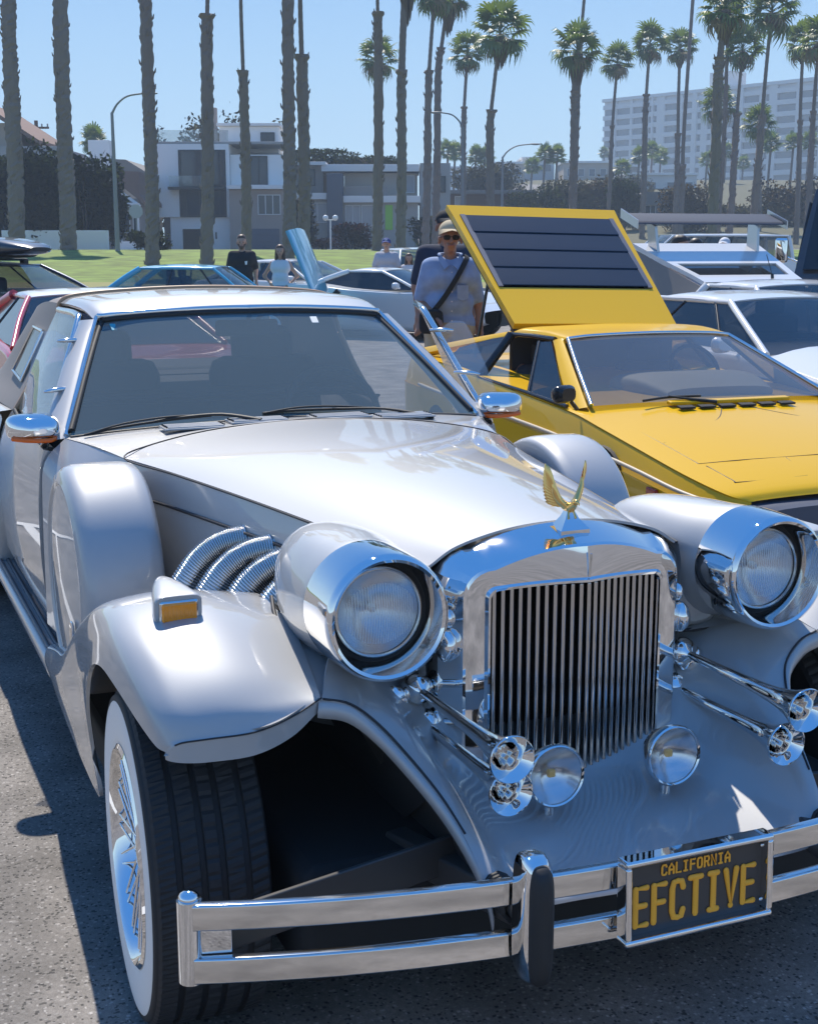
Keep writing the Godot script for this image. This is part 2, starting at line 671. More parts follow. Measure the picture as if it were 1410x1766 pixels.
func silver_coupe() -> void:
	var o := thing("silver_coupe", "large silver neoclassic coupe with chrome radiator grille and gold eagle", "car")
	# bonnet
	var hood := net("-.3,.958,.19 -.235,.995,.19 -.12,1.022,.19 0,1.03,.19|-.375,.967,-.2 -.29,1.005,-.2 -.16,1.036,-.2 0,1.046,-.2|-.455,.975,-.6 -.36,1.01,-.6 -.2,1.043,-.6 0,1.056,-.6|-.54,.98,-1 -.44,1.012,-1 -.24,1.045,-1 0,1.058,-1|-.62,.985,-1.3 -.52,1.012,-1.36 -.3,1.04,-1.42 0,1.052,-1.45")
	var mb := MB.new()
	mb.shell(MB.relax(MB.fine(whole(hood), 8, 6), 12), 1, 1, 0.006, 40.0, true)
	part(mb, "bonnet", "silver_paint", o)
	mb = MB.new()
	for s in [-1, 1]:
		mb.x = side(s)
		mb.tube(pts("-.304,.955,.19 -.379,.964,-.2 -.459,.972,-.6 -.544,.977,-1 -.622,.984,-1.303 -.52,1.0125,-1.368 -.3,1.0405,-1.428 0,1.0525,-1.458"), 0.0026, 6, 6)
	part(mb, "bonnet_seam", "seam", o)
	# engine sides below the bonnet, flaring out to the door
	mb = MB.new()
	for s in [-1, 1]:
		mb.x = side(s)
		mb.patch(net("-.302,.953,.2 -.31,.9,.2 -.31,.8,.2 -.31,.6,.2|-.377,.962,-.2 -.39,.9,-.2 -.395,.8,-.2 -.4,.5,-.2|-.457,.97,-.6 -.475,.9,-.6 -.485,.8,-.6 -.5,.45,-.6|-.542,.975,-1 -.56,.9,-1 -.575,.8,-1 -.6,.4,-1|-.622,.982,-1.31 -.645,.9,-1.3 -.67,.8,-1.28 -.7,.4,-1.25|-.67,.99,-1.5 -.74,.9,-1.48 -.77,.8,-1.46 -.79,.4,-1.45|-.735,1.0,-1.68 -.80,.93,-1.68 -.815,.8,-1.68 -.82,.4,-1.68"), 6, 4)
	part(mb, "engine_side_panel", "silver_paint", o)
	mb = MB.new()
	for s in [-1, 1]:
		mb.x = side(s)
		mb.tube(pts("-.325,.893,.15 -.394,.893,-.2 -.48,.892,-.6 -.564,.89,-1 -.61,.89,-1.16"), 0.0045, 6, 4)
		mb.tube(pts("-.61,.89,-1.16 -.645,.8,-1.2 -.668,.66,-1.2"), 0.004, 6, 4)
	part(mb, "side_seam", "seam", o)
	# cowl with vents
	mb = MB.new()
	mb.shell(whole(net("-.622,.984,-1.312 -.52,1.011,-1.372 -.3,1.039,-1.432 0,1.051,-1.462|-.67,.995,-1.5 -.54,1.018,-1.5 -.3,1.038,-1.52 0,1.048,-1.54|-.735,1.0,-1.7 -.56,1.02,-1.66 -.3,1.035,-1.62 0,1.041,-1.61")), 4, 5, 0.006)
	part(mb, "cowl_panel", "silver_paint", o)
	for k in 4:
		mb = MB.new()
		var cx: float = [-0.36, -0.14, 0.14, 0.36][k]
		var zz: float = [-1.512, -1.535, -1.535, -1.512][k]
		mb.box(Vector3(cx, 1.0395 + (0.0065 if absf(cx) < 0.2 else 0.0), zz), Vector3(0.2, 0.006, 0.10), 0.002)
		for q in 4:
			mb.box(Vector3(cx, 1.0435 + (0.0065 if absf(cx) < 0.2 else 0.0), zz - 0.036 + q * 0.024), Vector3(0.18, 0.006, 0.012), 0.002)
		part(mb, "cowl_vent", "silver_paint", o)
		mb = MB.new()
		for q in 4:
			for e in [-1, 1]:
				mb.ball(Vector3(cx + e * 0.092, 1.046 + (0.0065 if absf(cx) < 0.2 else 0.0), zz - 0.03 + q * 0.02), Vector3.ONE * 0.0035, 6)
		part(mb, "vent_screw", "black_rubber", o).set_meta("kind", "stuff")
	# radiator shell
	mb = MB.new()
	var rings := [arch(0.285, 0.975, 1.015, 0.47, 0.09, 0.0, 0.09), arch(0.287, 0.977, 1.017, 0.47, 0.178, 0.02, 0.09), arch(0.297, 0.99, 1.03, 0.47, 0.185, 0.02, 0.09), arch(0.290, 0.985, 1.024, 0.47, 0.215, 0.02, 0.09), arch(0.266, 0.970, 1.010, 0.47, 0.252, 0.035, 0.07), arch(0.256, 0.962, 1.004, 0.47, 0.264, 0.045, 0.06), arch(0.251, 0.958, 0.999, 0.47, 0.267, 0.048, 0.06), arch(0.232, 0.942, 0.967, 0.47, 0.2715, 0.048, 0.045), arch(0.212, 0.925, 0.935, 0.47, 0.274, 0.048, 0.025), arch(0.207, 0.921, 0.931, 0.47, 0.281, 0.048, 0.023), arch(0.202, 0.916, 0.926, 0.47, 0.281, 0.048, 0.02), arch(0.199, 0.913, 0.923, 0.47, 0.272, 0.048, 0.018), arch(0.199, 0.913, 0.923, 0.47, 0.235, 0.04, 0.018)]
	mb.grid(rings, false, false, 10.5)
	part(mb, "radiator_shell", "chrome", o)
	mb = MB.new()
	mb.beam(Vector3(0, 0.986, 0.330), Vector3(0, 0.936, 0.325), 0.004, 0.004)
	part(mb, "shell_ridge", "chrome", o)
	mb = MB.new()
	mb.box(Vector3(0, 0.7, 0.20), Vector3(0.42, 0.5, 0.02))
	part(mb, "radiator_core", "black_matte", o)
	for k in 22:
		mb = MB.new()
		var bx := -0.189 + 0.018 * k
		var zf := 0.268 + 0.045 * (1.0 - absf(bx) / 0.2)
		mb.box(Vector3(bx, 0.695, zf - 0.013), Vector3(0.0098, 0.452, 0.03), 0.003)
		part(mb, "grille_bar", "chrome_bars", o)
	# badge lamps on the shell's sides
	for s in [-1, 1]:
		mb = MB.new()
		mb.x = side(s)
		mb.ball(Vector3(-0.282, 0.80, 0.24), Vector3(0.022, 0.035, 0.03), 14)
		mb.ball(Vector3(-0.278, 0.855, 0.235), Vector3(0.012, 0.02, 0.018), 12)
		part(mb, "shell_clamp", "chrome", o)
	# eagle on its base
	mb = MB.new()
	mb.x = Transform3D(Basis(), Vector3(0, 1.018, 0.235))
	var rg := []
	for q in [[-0.012, 0.034, 0.03], [0.004, 0.034, 0.03], [0.010, 0.029, 0.026], [0.026, 0.016, 0.015], [0.044, 0.007, 0.008]]:
		rg.append([Vector3(-q[1], q[0], q[2]), Vector3(q[1], q[0], q[2]), Vector3(q[1] * 0.8, q[0], -q[2]), Vector3(-q[1] * 0.8, q[0], -q[2])])
	mb.loft(rg, 1, 1, true, 30.0)
	part(mb, "mascot_base", "chrome", o)
	mb = MB.new()
	mb.x = Transform3D(Basis.from_euler(Vector3(0, 0.0, 0)).scaled(Vector3.ONE * 0.95), Vector3(0, 1.058, 0.237))
	mb.tube(pts("0,.008,-.03 0,.004,-.012 0,.01,.006 0,.017,.018 0,.022,.026"), [0.003, 0.009, 0.0125, 0.009, 0.006], 10, 4)
	mb.ball(Vector3(0, 0.025, 0.029), Vector3(0.0065, 0.006, 0.0085), 10)
	mb.tube(pts("0,.025,.036 0,.0225,.041 0,.019,.0415"), [0.003, 0.0022, 0.0008], 6)
	for k in 5:
		mb.beam(Vector3((k - 2) * 0.003, 0.007, -0.026), Vector3((k - 2) * 0.0065, 0.002, -0.055), 0.005, 0.0016)
	for s in [-1, 1]:
		mb.tube(pts("%f,.004,.004 %f,-.008,.010 %f,-.014,.016" % [0.005 * s, 0.008 * s, 0.009 * s]), [0.004, 0.003, 0.002], 6)
	var bx0 := mb.x
	for s in [-1, 1]:
		mb.x = bx0 * Transform3D(Basis.from_euler(Vector3(0.10, -0.3 if s < 0 else 0.5, -0.20 * s)).scaled_local(Vector3(1.5, 1.0, 1.2)), Vector3(0.007 * s, 0.010, 0.0))
		feather_wing(mb, s)
	part(mb, "eagle_mascot", "gold", o)
	# headlamp pods
	for s in [-1, 1]:
		mb = MB.new()
		mb.x = side(s)
		rings = []
		for q in [[-0.20, -0.40, 0.90, 0.02, 0.02, 2.0], [-0.17, -0.41, 0.895, 0.085, 0.085, 2.1], [-0.11, -0.42, 0.89, 0.115, 0.115, 2.3], [-0.03, -0.43, 0.888, 0.128, 0.128, 2.4], [0.07, -0.437, 0.89, 0.135, 0.133, 2.4], [0.15, -0.444, 0.895, 0.134, 0.132, 2.2], [0.21, -0.453, 0.903, 0.1275, 0.1275, 2.0], [0.235, -0.455, 0.905, 0.122, 0.122, 2.0]]:
			rings.append(section(q[1], q[2], q[0], q[3], q[4], q[5], 28))
		mb.loft(rings, 3, 1, true, 40.0)
		# fairing between pod and radiator shell, and the skirt under the pod
		mb.loft([section(-0.35, 0.855, -0.2, 0.06, 0.10, 4.0, 28), section(-0.36, 0.85, -0.05, 0.085, 0.105, 4.0, 28), section(-0.365, 0.845, 0.10, 0.088, 0.105, 4.0, 28), section(-0.37, 0.845, 0.16, 0.08, 0.098, 3.5, 28), section(-0.37, 0.845, 0.178, 0.065, 0.082, 3.0, 28)], 2)
		part(mb, "headlamp_pod", "silver_paint", o)
		mb = MB.new()
		mb.x = side(s)
		mb.tube(pts("-.30,.755,.178 -.34,.744,.175 -.40,.742,.17 -.47,.756,.16 -.54,.785,.1 -.565,.82,0 -.55,.85,-.09"), 0.005, 6, 4)
		part(mb, "pod_gasket", "seam", o)
		mb = MB.new()
		mb.x = side(s) * Transform3D(Basis(Vector3(1, 0, 0), Vector3(0, 0, 1), Vector3(0, -1, 0)), Vector3(-0.455, 0.905, 0))
		mb.lathe([Vector2(0.124, 0.225), Vector2(0.1285, 0.228), Vector2(0.1295, 0.25), Vector2(0.1285, 0.30), Vector2(0.1265, 0.345), Vector2(0.123, 0.357), Vector2(0.117, 0.361), Vector2(0.111, 0.357), Vector2(0.108, 0.34), Vector2(0.104, 0.315), Vector2(0.0995, 0.295)], 64, 30.0)
		part(mb, "headlamp_ring", "chrome", o)
		mb = MB.new()
		mb.x = side(s) * Transform3D(Basis(Vector3(1, 0, 0), Vector3(0, 0, 1), Vector3(0, -1, 0)), Vector3(-0.455, 0.905, 0))
		mb.lathe([Vector2(0.101, 0.297), Vector2(0.094, 0.292), Vector2(0.089, 0.296)], 48)
		part(mb, "headlamp_gasket", "black_rubber", o)
		mb = MB.new()
		mb.x = side(s) * Transform3D(Basis(Vector3(1, 0, 0), Vector3(0, 0, 1), Vector3(0, -1, 0)), Vector3(-0.455, 0.905, 0))
		mb.lathe([Vector2(0.091, 0.296), Vector2(0.091, 0.303), Vector2(0.086, 0.306), Vector2(0.084, 0.302)], 48)
		part(mb, "headlamp_retainer", "chrome_soft", o)
		mb = MB.new()
		mb.x = side(s) * Transform3D(Basis(Vector3(1, 0, 0), Vector3(0, 0, 1), Vector3(0, -1, 0)), Vector3(-0.455, 0.905, 0))
		var bowl := []
		for k in 12:
			var f := k / 11.0
			bowl.append(Vector2(0.085 * f, 0.245 + 0.05 * f * f))
		mb.lathe(bowl, 48)
		mb.ball(Vector3(0, 0.262, 0), Vector3(0.010, 0.016, 0.010), 10)
		part(mb, "headlamp_reflector", "reflector", o)
		mb = MB.new()
		mb.x = side(s) * Transform3D(Basis(Vector3(1, 0, 0), Vector3(0, 0, 1), Vector3(0, -1, 0)), Vector3(-0.455, 0.905, 0))
		var dome := []
		for k in 12:
			var f := k / 11.0
			dome.append(Vector2(0.085 * f, 0.322 - 0.022 * f * f))
		mb.lathe(dome, 64)
		part(mb, "headlamp_lens", "glass_clear", o)
		# moulded flutes on the glass
		mb = MB.new()
		mb.x = side(s) * Transform3D(Basis(Vector3(1, 0, 0), Vector3(0, 0, 1), Vector3(0, -1, 0)), Vector3(-0.455, 0.905, 0))
		for k in range(-13, 14):
			var fx := k * 0.0052
			var hh := sqrt(maxf(0.0, 0.075 * 0.075 - fx * fx)) * 0.8
			if hh > 0.01:
				mb.tube([Vector3(fx, 0.3222 - 3.05 * fx * fx - 3.05 * hh * hh, -hh), Vector3(fx, 0.3225 - 3.05 * fx * fx, 0), Vector3(fx, 0.3222 - 3.05 * fx * fx - 3.05 * hh * hh, hh)], 0.0014, 6, 3, false)
		part(mb, "lens_flutes", "flute_glass", o).set_meta("kind", "stuff")
	# front wings: clam shells over the wheels
	var wing := net("-.6,.395,-1.45 -.72,.405,-1.45 -.82,.4,-1.45 -.85,.39,-1.45 -.862,.37,-1.45 -.864,.345,-1.45 -.86,.325,-1.45|-.56,.53,-.98 -.74,.535,-.98 -.84,.53,-.96 -.878,.515,-.95 -.892,.48,-.95 -.892,.40,-.93 -.882,.322,-.9|-.54,.70,-.64 -.72,.705,-.64 -.84,.695,-.62 -.885,.675,-.62 -.899,.64,-.62 -.9,.50,-.56 -.89,.32,-.40|-.53,.78,-.43 -.72,.79,-.43 -.845,.78,-.42 -.893,.76,-.42 -.907,.725,-.42 -.912,.62,-.41 -.905,.45,-.385|-.53,.815,-.25 -.72,.848,-.25 -.85,.84,-.25 -.9,.822,-.25 -.914,.79,-.25 -.92,.70,-.285 -.922,.58,-.32|-.54,.822,-.1 -.73,.875,-.1 -.85,.868,-.1 -.902,.85,-.1 -.919,.82,-.1 -.926,.77,-.15 -.93,.70,-.2|-.545,.82,.03 -.73,.876,.03 -.85,.870,.03 -.9,.855,.03 -.922,.832,.025 -.93,.79,-.01 -.934,.755,-.045|-.56,.797,.16 -.73,.855,.16 -.85,.85,.16 -.895,.836,.155 -.918,.812,.15 -.926,.785,.125 -.93,.755,.1|-.575,.775,.26 -.73,.812,.275 -.845,.803,.27 -.886,.787,.265 -.906,.764,.258 -.911,.74,.238 -.913,.722,.22|-.583,.762,.315 -.73,.765,.34 -.83,.757,.333 -.868,.743,.326 -.887,.722,.318 -.894,.708,.308 -.897,.698,.298|-.588,.757,.335 -.652,.739,.355 -.725,.724,.366 -.81,.720,.356 -.853,.716,.345 -.874,.708,.336 -.884,.692,.322|-.589,.754,.336 -.653,.735,.356 -.726,.720,.367 -.81,.716,.357 -.854,.712,.346 -.875,.704,.337 -.885,.689,.322|-.592,.733,.335 -.652,.698,.354 -.727,.678,.366 -.81,.674,.357 -.853,.675,.347 -.875,.677,.336 -.884,.677,.322")
	for s in [-1, 1]:
		mb = MB.new()
		mb.x = side(s)
		mb.shell(MB.relax(MB.fine(wing, 6, 6), 5), 1, 1, 0.008, 55.0, true)
		part(mb, "front_wing", "silver_paint", o)
		mb = MB.new()
		mb.x = side(s)
		mb.tube(pts("-.586,.7600,.336 -.653,.7385,.3570 -.726,.7235,.3680 -.81,.7190,.3580 -.854,.7150,.3470 -.870,.709,.3395"), 0.0017, 6, 6)
		part(mb, "wing_crease", "seam", o)
		# dark inner tub
		mb = MB.new()
		mb.x = side(s)
		mb.patch(net("-.58,.73,.32 -.53,.72,.30 -.46,.66,.30 -.40,.56,.42|-.57,.77,.15 -.50,.74,.12 -.42,.62,.12 -.37,.42,.2|-.56,.79,-.1 -.48,.74,-.1 -.40,.58,-.1 -.36,.3,-.1|-.56,.76,-.4 -.48,.7,-.4 -.41,.5,-.4 -.38,.25,-.4|-.58,.5,-.6 -.52,.45,-.62 -.46,.35,-.62 -.42,.2,-.6"), 4, 4)
		part(mb, "wheel_tub", "black_matte", o)
		mb = MB.new()
		mb.x = side(s)
		mb.patch(net("-.545,.725,.325 -.505,.70,.325 -.465,.66,.34 -.43,.61,.41 -.40,.56,.49 -.382,.50,.565|-.50,.72,.24 -.46,.67,.24 -.42,.60,.26 -.39,.54,.32 -.365,.48,.42 -.36,.42,.53|-.46,.66,.14 -.42,.58,.14 -.38,.50,.18 -.355,.43,.26 -.34,.39,.38 -.345,.36,.52"), 4, 4)
		part(mb, "apron_underside", "dark_tub", o)
	for s in [-1, 1]:
		mb = MB.new()
		mb.x = side(s)
		mb.patch(net("-.590,.748,.333 -.545,.752,.30 -.50,.765,.26 -.45,.76,.22 -.33,.74,.17|-.566,.79,.17 -.51,.785,.14 -.45,.772,.11 -.38,.755,.09 -.33,.74,.07|-.55,.812,.03 -.50,.795,.01 -.45,.772,0 -.40,.76,-.02 -.35,.745,-.05|-.545,.812,-.1 -.50,.785,-.1 -.46,.765,-.12 -.42,.755,-.15 -.38,.745,-.2|-.535,.805,-.25 -.51,.77,-.25 -.48,.755,-.27 -.45,.745,-.3 -.42,.735,-.35|-.535,.77,-.43 -.52,.74,-.43 -.50,.725,-.45 -.49,.715,-.5 -.48,.70,-.55|-.545,.69,-.64 -.55,.65,-.66 -.54,.62,-.68 -.53,.6,-.7 -.52,.58,-.75"), 4, 4)
		part(mb, "catwalk", "silver_paint", o)
	# apron between the wings, sweeping down to the bumper
	var ap := net("-.586,.752,.333 -.52,.80,.2 -.42,.78,.08 -.30,.75,.05 -.15,.72,.08 0,.7,.1|-.535,.735,.343 -.46,.745,.25 -.37,.69,.2 -.29,.63,.2 -.15,.60,.2 0,.6,.2|-.485,.692,.362 -.42,.69,.32 -.345,.61,.30 -.25,.545,.28 -.12,.52,.29 0,.515,.3|-.445,.64,.425 -.39,.628,.40 -.325,.55,.38 -.22,.50,.36 -.11,.49,.36 0,.487,.37|-.413,.587,.495 -.373,.578,.485 -.315,.51,.46 -.2,.477,.45 -.1,.472,.45 0,.472,.45|-.394,.535,.565 -.366,.527,.57 -.315,.475,.55 -.2,.455,.54 -.1,.452,.54 0,.452,.545|-.38,.475,.625 -.36,.473,.635 -.315,.443,.64 -.2,.433,.645 -.1,.43,.65 0,.43,.655|-.376,.44,.642 -.36,.44,.65 -.315,.425,.655 -.2,.422,.66 -.1,.42,.665 0,.42,.67")
	mb = MB.new()
	mb.shell(MB.relax(MB.fine(whole(ap), 6, 6), 10), 1, 1, 0.006, 60.0, true)
	part(mb, "front_apron", "silver_paint", o)
	for s in [-1, 1]:
		mb = MB.new()
		mb.x = side(s)
		var lip := pts("-.592,.737,.336 -.535,.722,.346 -.485,.679,.365 -.445,.626,.428 -.413,.573,.498 -.394,.522,.567 -.38,.462,.626 -.375,.40,.652")
		var lg := MB.spline(lip, 5)
		var g := [[], [], [], [], []]
		for p in lg:
			g[0].append(p + Vector3(0.004, 0.018, -0.006))
			g[1].append(p + Vector3(-0.001, 0.014, 0.004))
			g[2].append(p + Vector3(-0.004, 0.0, 0.007))
			g[3].append(p + Vector3(-0.004, -0.014, 0.004))
			g[4].append(p + Vector3(0.002, -0.018, -0.004))
		mb.grid(g, false, false, 60.0)
		part(mb, "apron_lip", "silver_paint", o)
		mb = MB.new()
		mb.x = side(s)
		mb.tube(pts("-.583,.757,.334 -.529,.742,.344 -.479,.700,.364 -.440,.648,.426 -.409,.595,.495 -.391,.545,.563"), 0.0025, 6, 5)
		part(mb, "apron_crease", "seam", o)
	# turn lamps on the wings
	for s in [-1, 1]:
		mb = MB.new()
		mb.x = side(s) * Transform3D(Basis.from_euler(Vector3(0.10, 0, 0)), Vector3(-0.793, 0.862, 0.045))
		mb.loft([section(0, 0.030, -0.15, 0.004, 0.004, 2.4), section(0, 0.030, -0.12, 0.018, 0.022, 2.4), section(0, 0.027, -0.06, 0.036, 0.033, 3.0), section(0, 0.025, 0.0, 0.047, 0.037, 4.0), section(0, 0.024, 0.02, 0.049, 0.037, 5.0), section(0, 0.024, 0.026, 0.047, 0.035, 5.0)], 2)
		part(mb, "turn_lamp", "silver_paint", o)
		var tl: Node3D = o.get_node("turn_lamp" if s < 0 else "turn_lamp_001")
		var xf := mb.x
		mb = MB.new()
		mb.x = xf
		mb.box(Vector3(0, -0.012, -0.01), Vector3(0.094, 0.012, 0.074), 0.004)
		part(mb, "gasket", "black_rubber", tl)
		mb = MB.new()
		mb.x = xf
		mb.box(Vector3(0, 0.026, 0.027), Vector3(0.080, 0.048, 0.012), 0.005)
		part(mb, "bezel", "chrome_soft", tl)
		mb = MB.new()
		mb.x = xf
		mb.box(Vector3(0, 0.027, 0.031), Vector3(0.072, 0.040, 0.012), 0.005)
		for k in 9:
			mb.box(Vector3(-0.032 + 0.008 * k, 0.027, 0.037), Vector3(0.0035, 0.036, 0.002), 0.001)
		part(mb, "amber_lens", "amber", tl)
	# flexible exhaust pipes out of the engine side
	for s in [-1, 1]:
		for k in 4:
			mb = MB.new()
			mb.x = side(s)
			var z0: float = -0.585 + 0.135 * k
			var xb := -0.30 + (0.2 - z0) * -0.2
			var path := MB.spline([Vector3(xb + 0.03, 0.86, z0), Vector3(xb - 0.02, 0.868, z0), Vector3(xb - 0.075, 0.852, z0 - 0.01), Vector3(xb - 0.125, 0.81, z0 - 0.02), Vector3(xb - 0.175, 0.735, z0 - 0.03)], 12)
			var fin := MB.spline(path, 5)
			var rad := []
			for q in fin.size():
				rad.append(0.035 + 0.0065 * absf(sin(q * PI / 5.0)))
			mb.tube(fin, rad, 18)
			part(mb, "exhaust_pipe", "chrome_soft", o)
			mb = MB.new()
			mb.x = side(s)
			mb.tube([Vector3(xb + 0.02, 0.853, z0), Vector3(xb - 0.008, 0.862, z0)], 0.042, 18)
			part(mb, "pipe_collar", "chrome_soft", o)
	# horns
	for s in [-1, 1]:
		for k in 2:
			mb = MB.new()
			var hx: float = [-0.327, -0.31][k]
			var hy: float = [0.70, 0.62][k]
			mb.x = side(s) * Transform3D(Basis(Vector3(1, 0, 0), Vector3(0, 0, 1), Vector3(0, -1, 0)), Vector3(hx, hy, 0))
			var ln: float = [0.42, 0.385][k]
			var pr := [Vector2(0, 0.165), Vector2(0.022, 0.168), Vector2(0.032, 0.18), Vector2(0.034, 0.195), Vector2(0.029, 0.212), Vector2(0.014, 0.222), Vector2(0.009, 0.226)]
			for q in 13:
				var f := q / 12.0
				pr.append(Vector2(0.009 + 0.008 * f + 0.027 * pow(f, 7.0), 0.226 + (ln - 0.03) * f))
			pr.append(Vector2(0.0455, 0.2 + ln))
			pr.append(Vector2(0.044, 0.203 + ln))
			for q in 7:
				var f := q / 6.0
				pr.append(Vector2(0.042 - 0.031 * pow(f, 0.5), 0.2 + ln - 0.07 * f))
			pr.append(Vector2(0, 0.128 + ln))
			mb.lathe(pr, 32, 50.0)
			part(mb, "horn_trumpet", "chrome", o)
			mb = MB.new()
			mb.x = side(s)
			mb.ball(Vector3(hx - 0.055 if s > 0 else hx - 0.02, hy - 0.02, 0.20), Vector3(0.035, 0.035, 0.022), 14)
			mb.beam(Vector3(hx, hy - 0.01, 0.195), Vector3(hx - 0.03, hy - 0.03, 0.19), 0.014, 0.014)
			part(mb, "horn_mount", "chrome", o)
	# fog lamps
	for s in [-1, 1]:
		mb = MB.new()
		var fx := Transform3D(Basis(Vector3(1, 0, 0), Vector3(0, 0.05, 0.9987), Vector3(0, -0.9987, 0.05)), Vector3(0.138 * s, 0.572, 0.44))
		mb.x = fx
		mb.lathe([Vector2(0, -0.06), Vector2(0.02, -0.058), Vector2(0.046, -0.04), Vector2(0.060, -0.012), Vector2(0.0645, 0.0), Vector2(0.0645, 0.01), Vector2(0.061, 0.0135), Vector2(0.0575, 0.011)], 40)
		mb.x = Transform3D()
		mb.tube([Vector3(0.138 * s, 0.52, 0.42), Vector3(0.138 * s, 0.46, 0.42)], 0.012, 12)
		mb.lathe([Vector2(0, 0), Vector2(0, 0)], 3)
		part(mb, "fog_lamp", "chrome", o)
		var fl: Node3D = o.get_node("fog_lamp" if s < 0 else "fog_lamp_001")
		mb = MB.new()
		mb.x = fx
		var bowl := []
		for k in 9:
			var f := k / 8.0
			bowl.append(Vector2(0.0575 * f, -0.028 + 0.036 * f * f))
		mb.lathe(bowl, 32)
		part(mb, "reflector", "reflector", fl)
		mb = MB.new()
		mb.x = fx
		mb.box(Vector3(0, -0.012, 0), Vector3(0.016, 0.012, 0.016), 0.003)
		part(mb, "bulb_shield", "bulb", fl)
		mb = MB.new()
		mb.x = fx
		var dome := []
		for k in 8:
			var f := k / 7.0
			dome.append(Vector2(0.0585 * f, 0.019 - 0.008 * f * f))
		mb.lathe(dome, 40)
		part(mb, "lens", "glass_clear", fl)
	bumper(o)
	wheels_and_spares(o)
	cabin(o)
	doors(o)
	tail(o)

const STROKES := {"E": "1,1 -1,1 -1,-1 1,-1/-1,0.05 0.75,0.05", "F": "1,1 -1,1 -1,-1/-1,0.05 0.75,0.05", "C": "1,0.6 0.7,0.95 0,1 -0.7,0.95 -1,0.6 -1,-0.6 -0.7,-0.95 0,-1 0.7,-0.95 1,-0.6", "T": "-1,1 1,1/0,1 0,-1", "I": "-0.7,1 0.7,1/0,1 0,-1/-0.7,-1 0.7,-1", "V": "-1,1 0,-1 1,1", "A": "-1,-1 -1,0.3 0,1 1,0.3 1,-1/-1,-0.2 1,-0.2", "L": "-1,1 -1,-1 1,-1", "O": "1,0.6 0.7,0.95 0,1 -0.7,0.95 -1,0.6 -1,-0.6 -0.7,-0.95 0,-1 0.7,-0.95 1,-0.6 1,0.6", "R": "-1,-1 -1,1 0.6,1 1,0.7 1,0.3 0.6,0 -1,0/0.2,0 1,-1", "N": "-1,-1 -1,1 1,-1 1,1"}

func bow(xx: float, y: float, out := 0.0) -> Vector3:
	var f := absf(xx) / 0.93
	return Vector3(xx, y, 0.765 - 0.155 * pow(f, 2.2) + out)

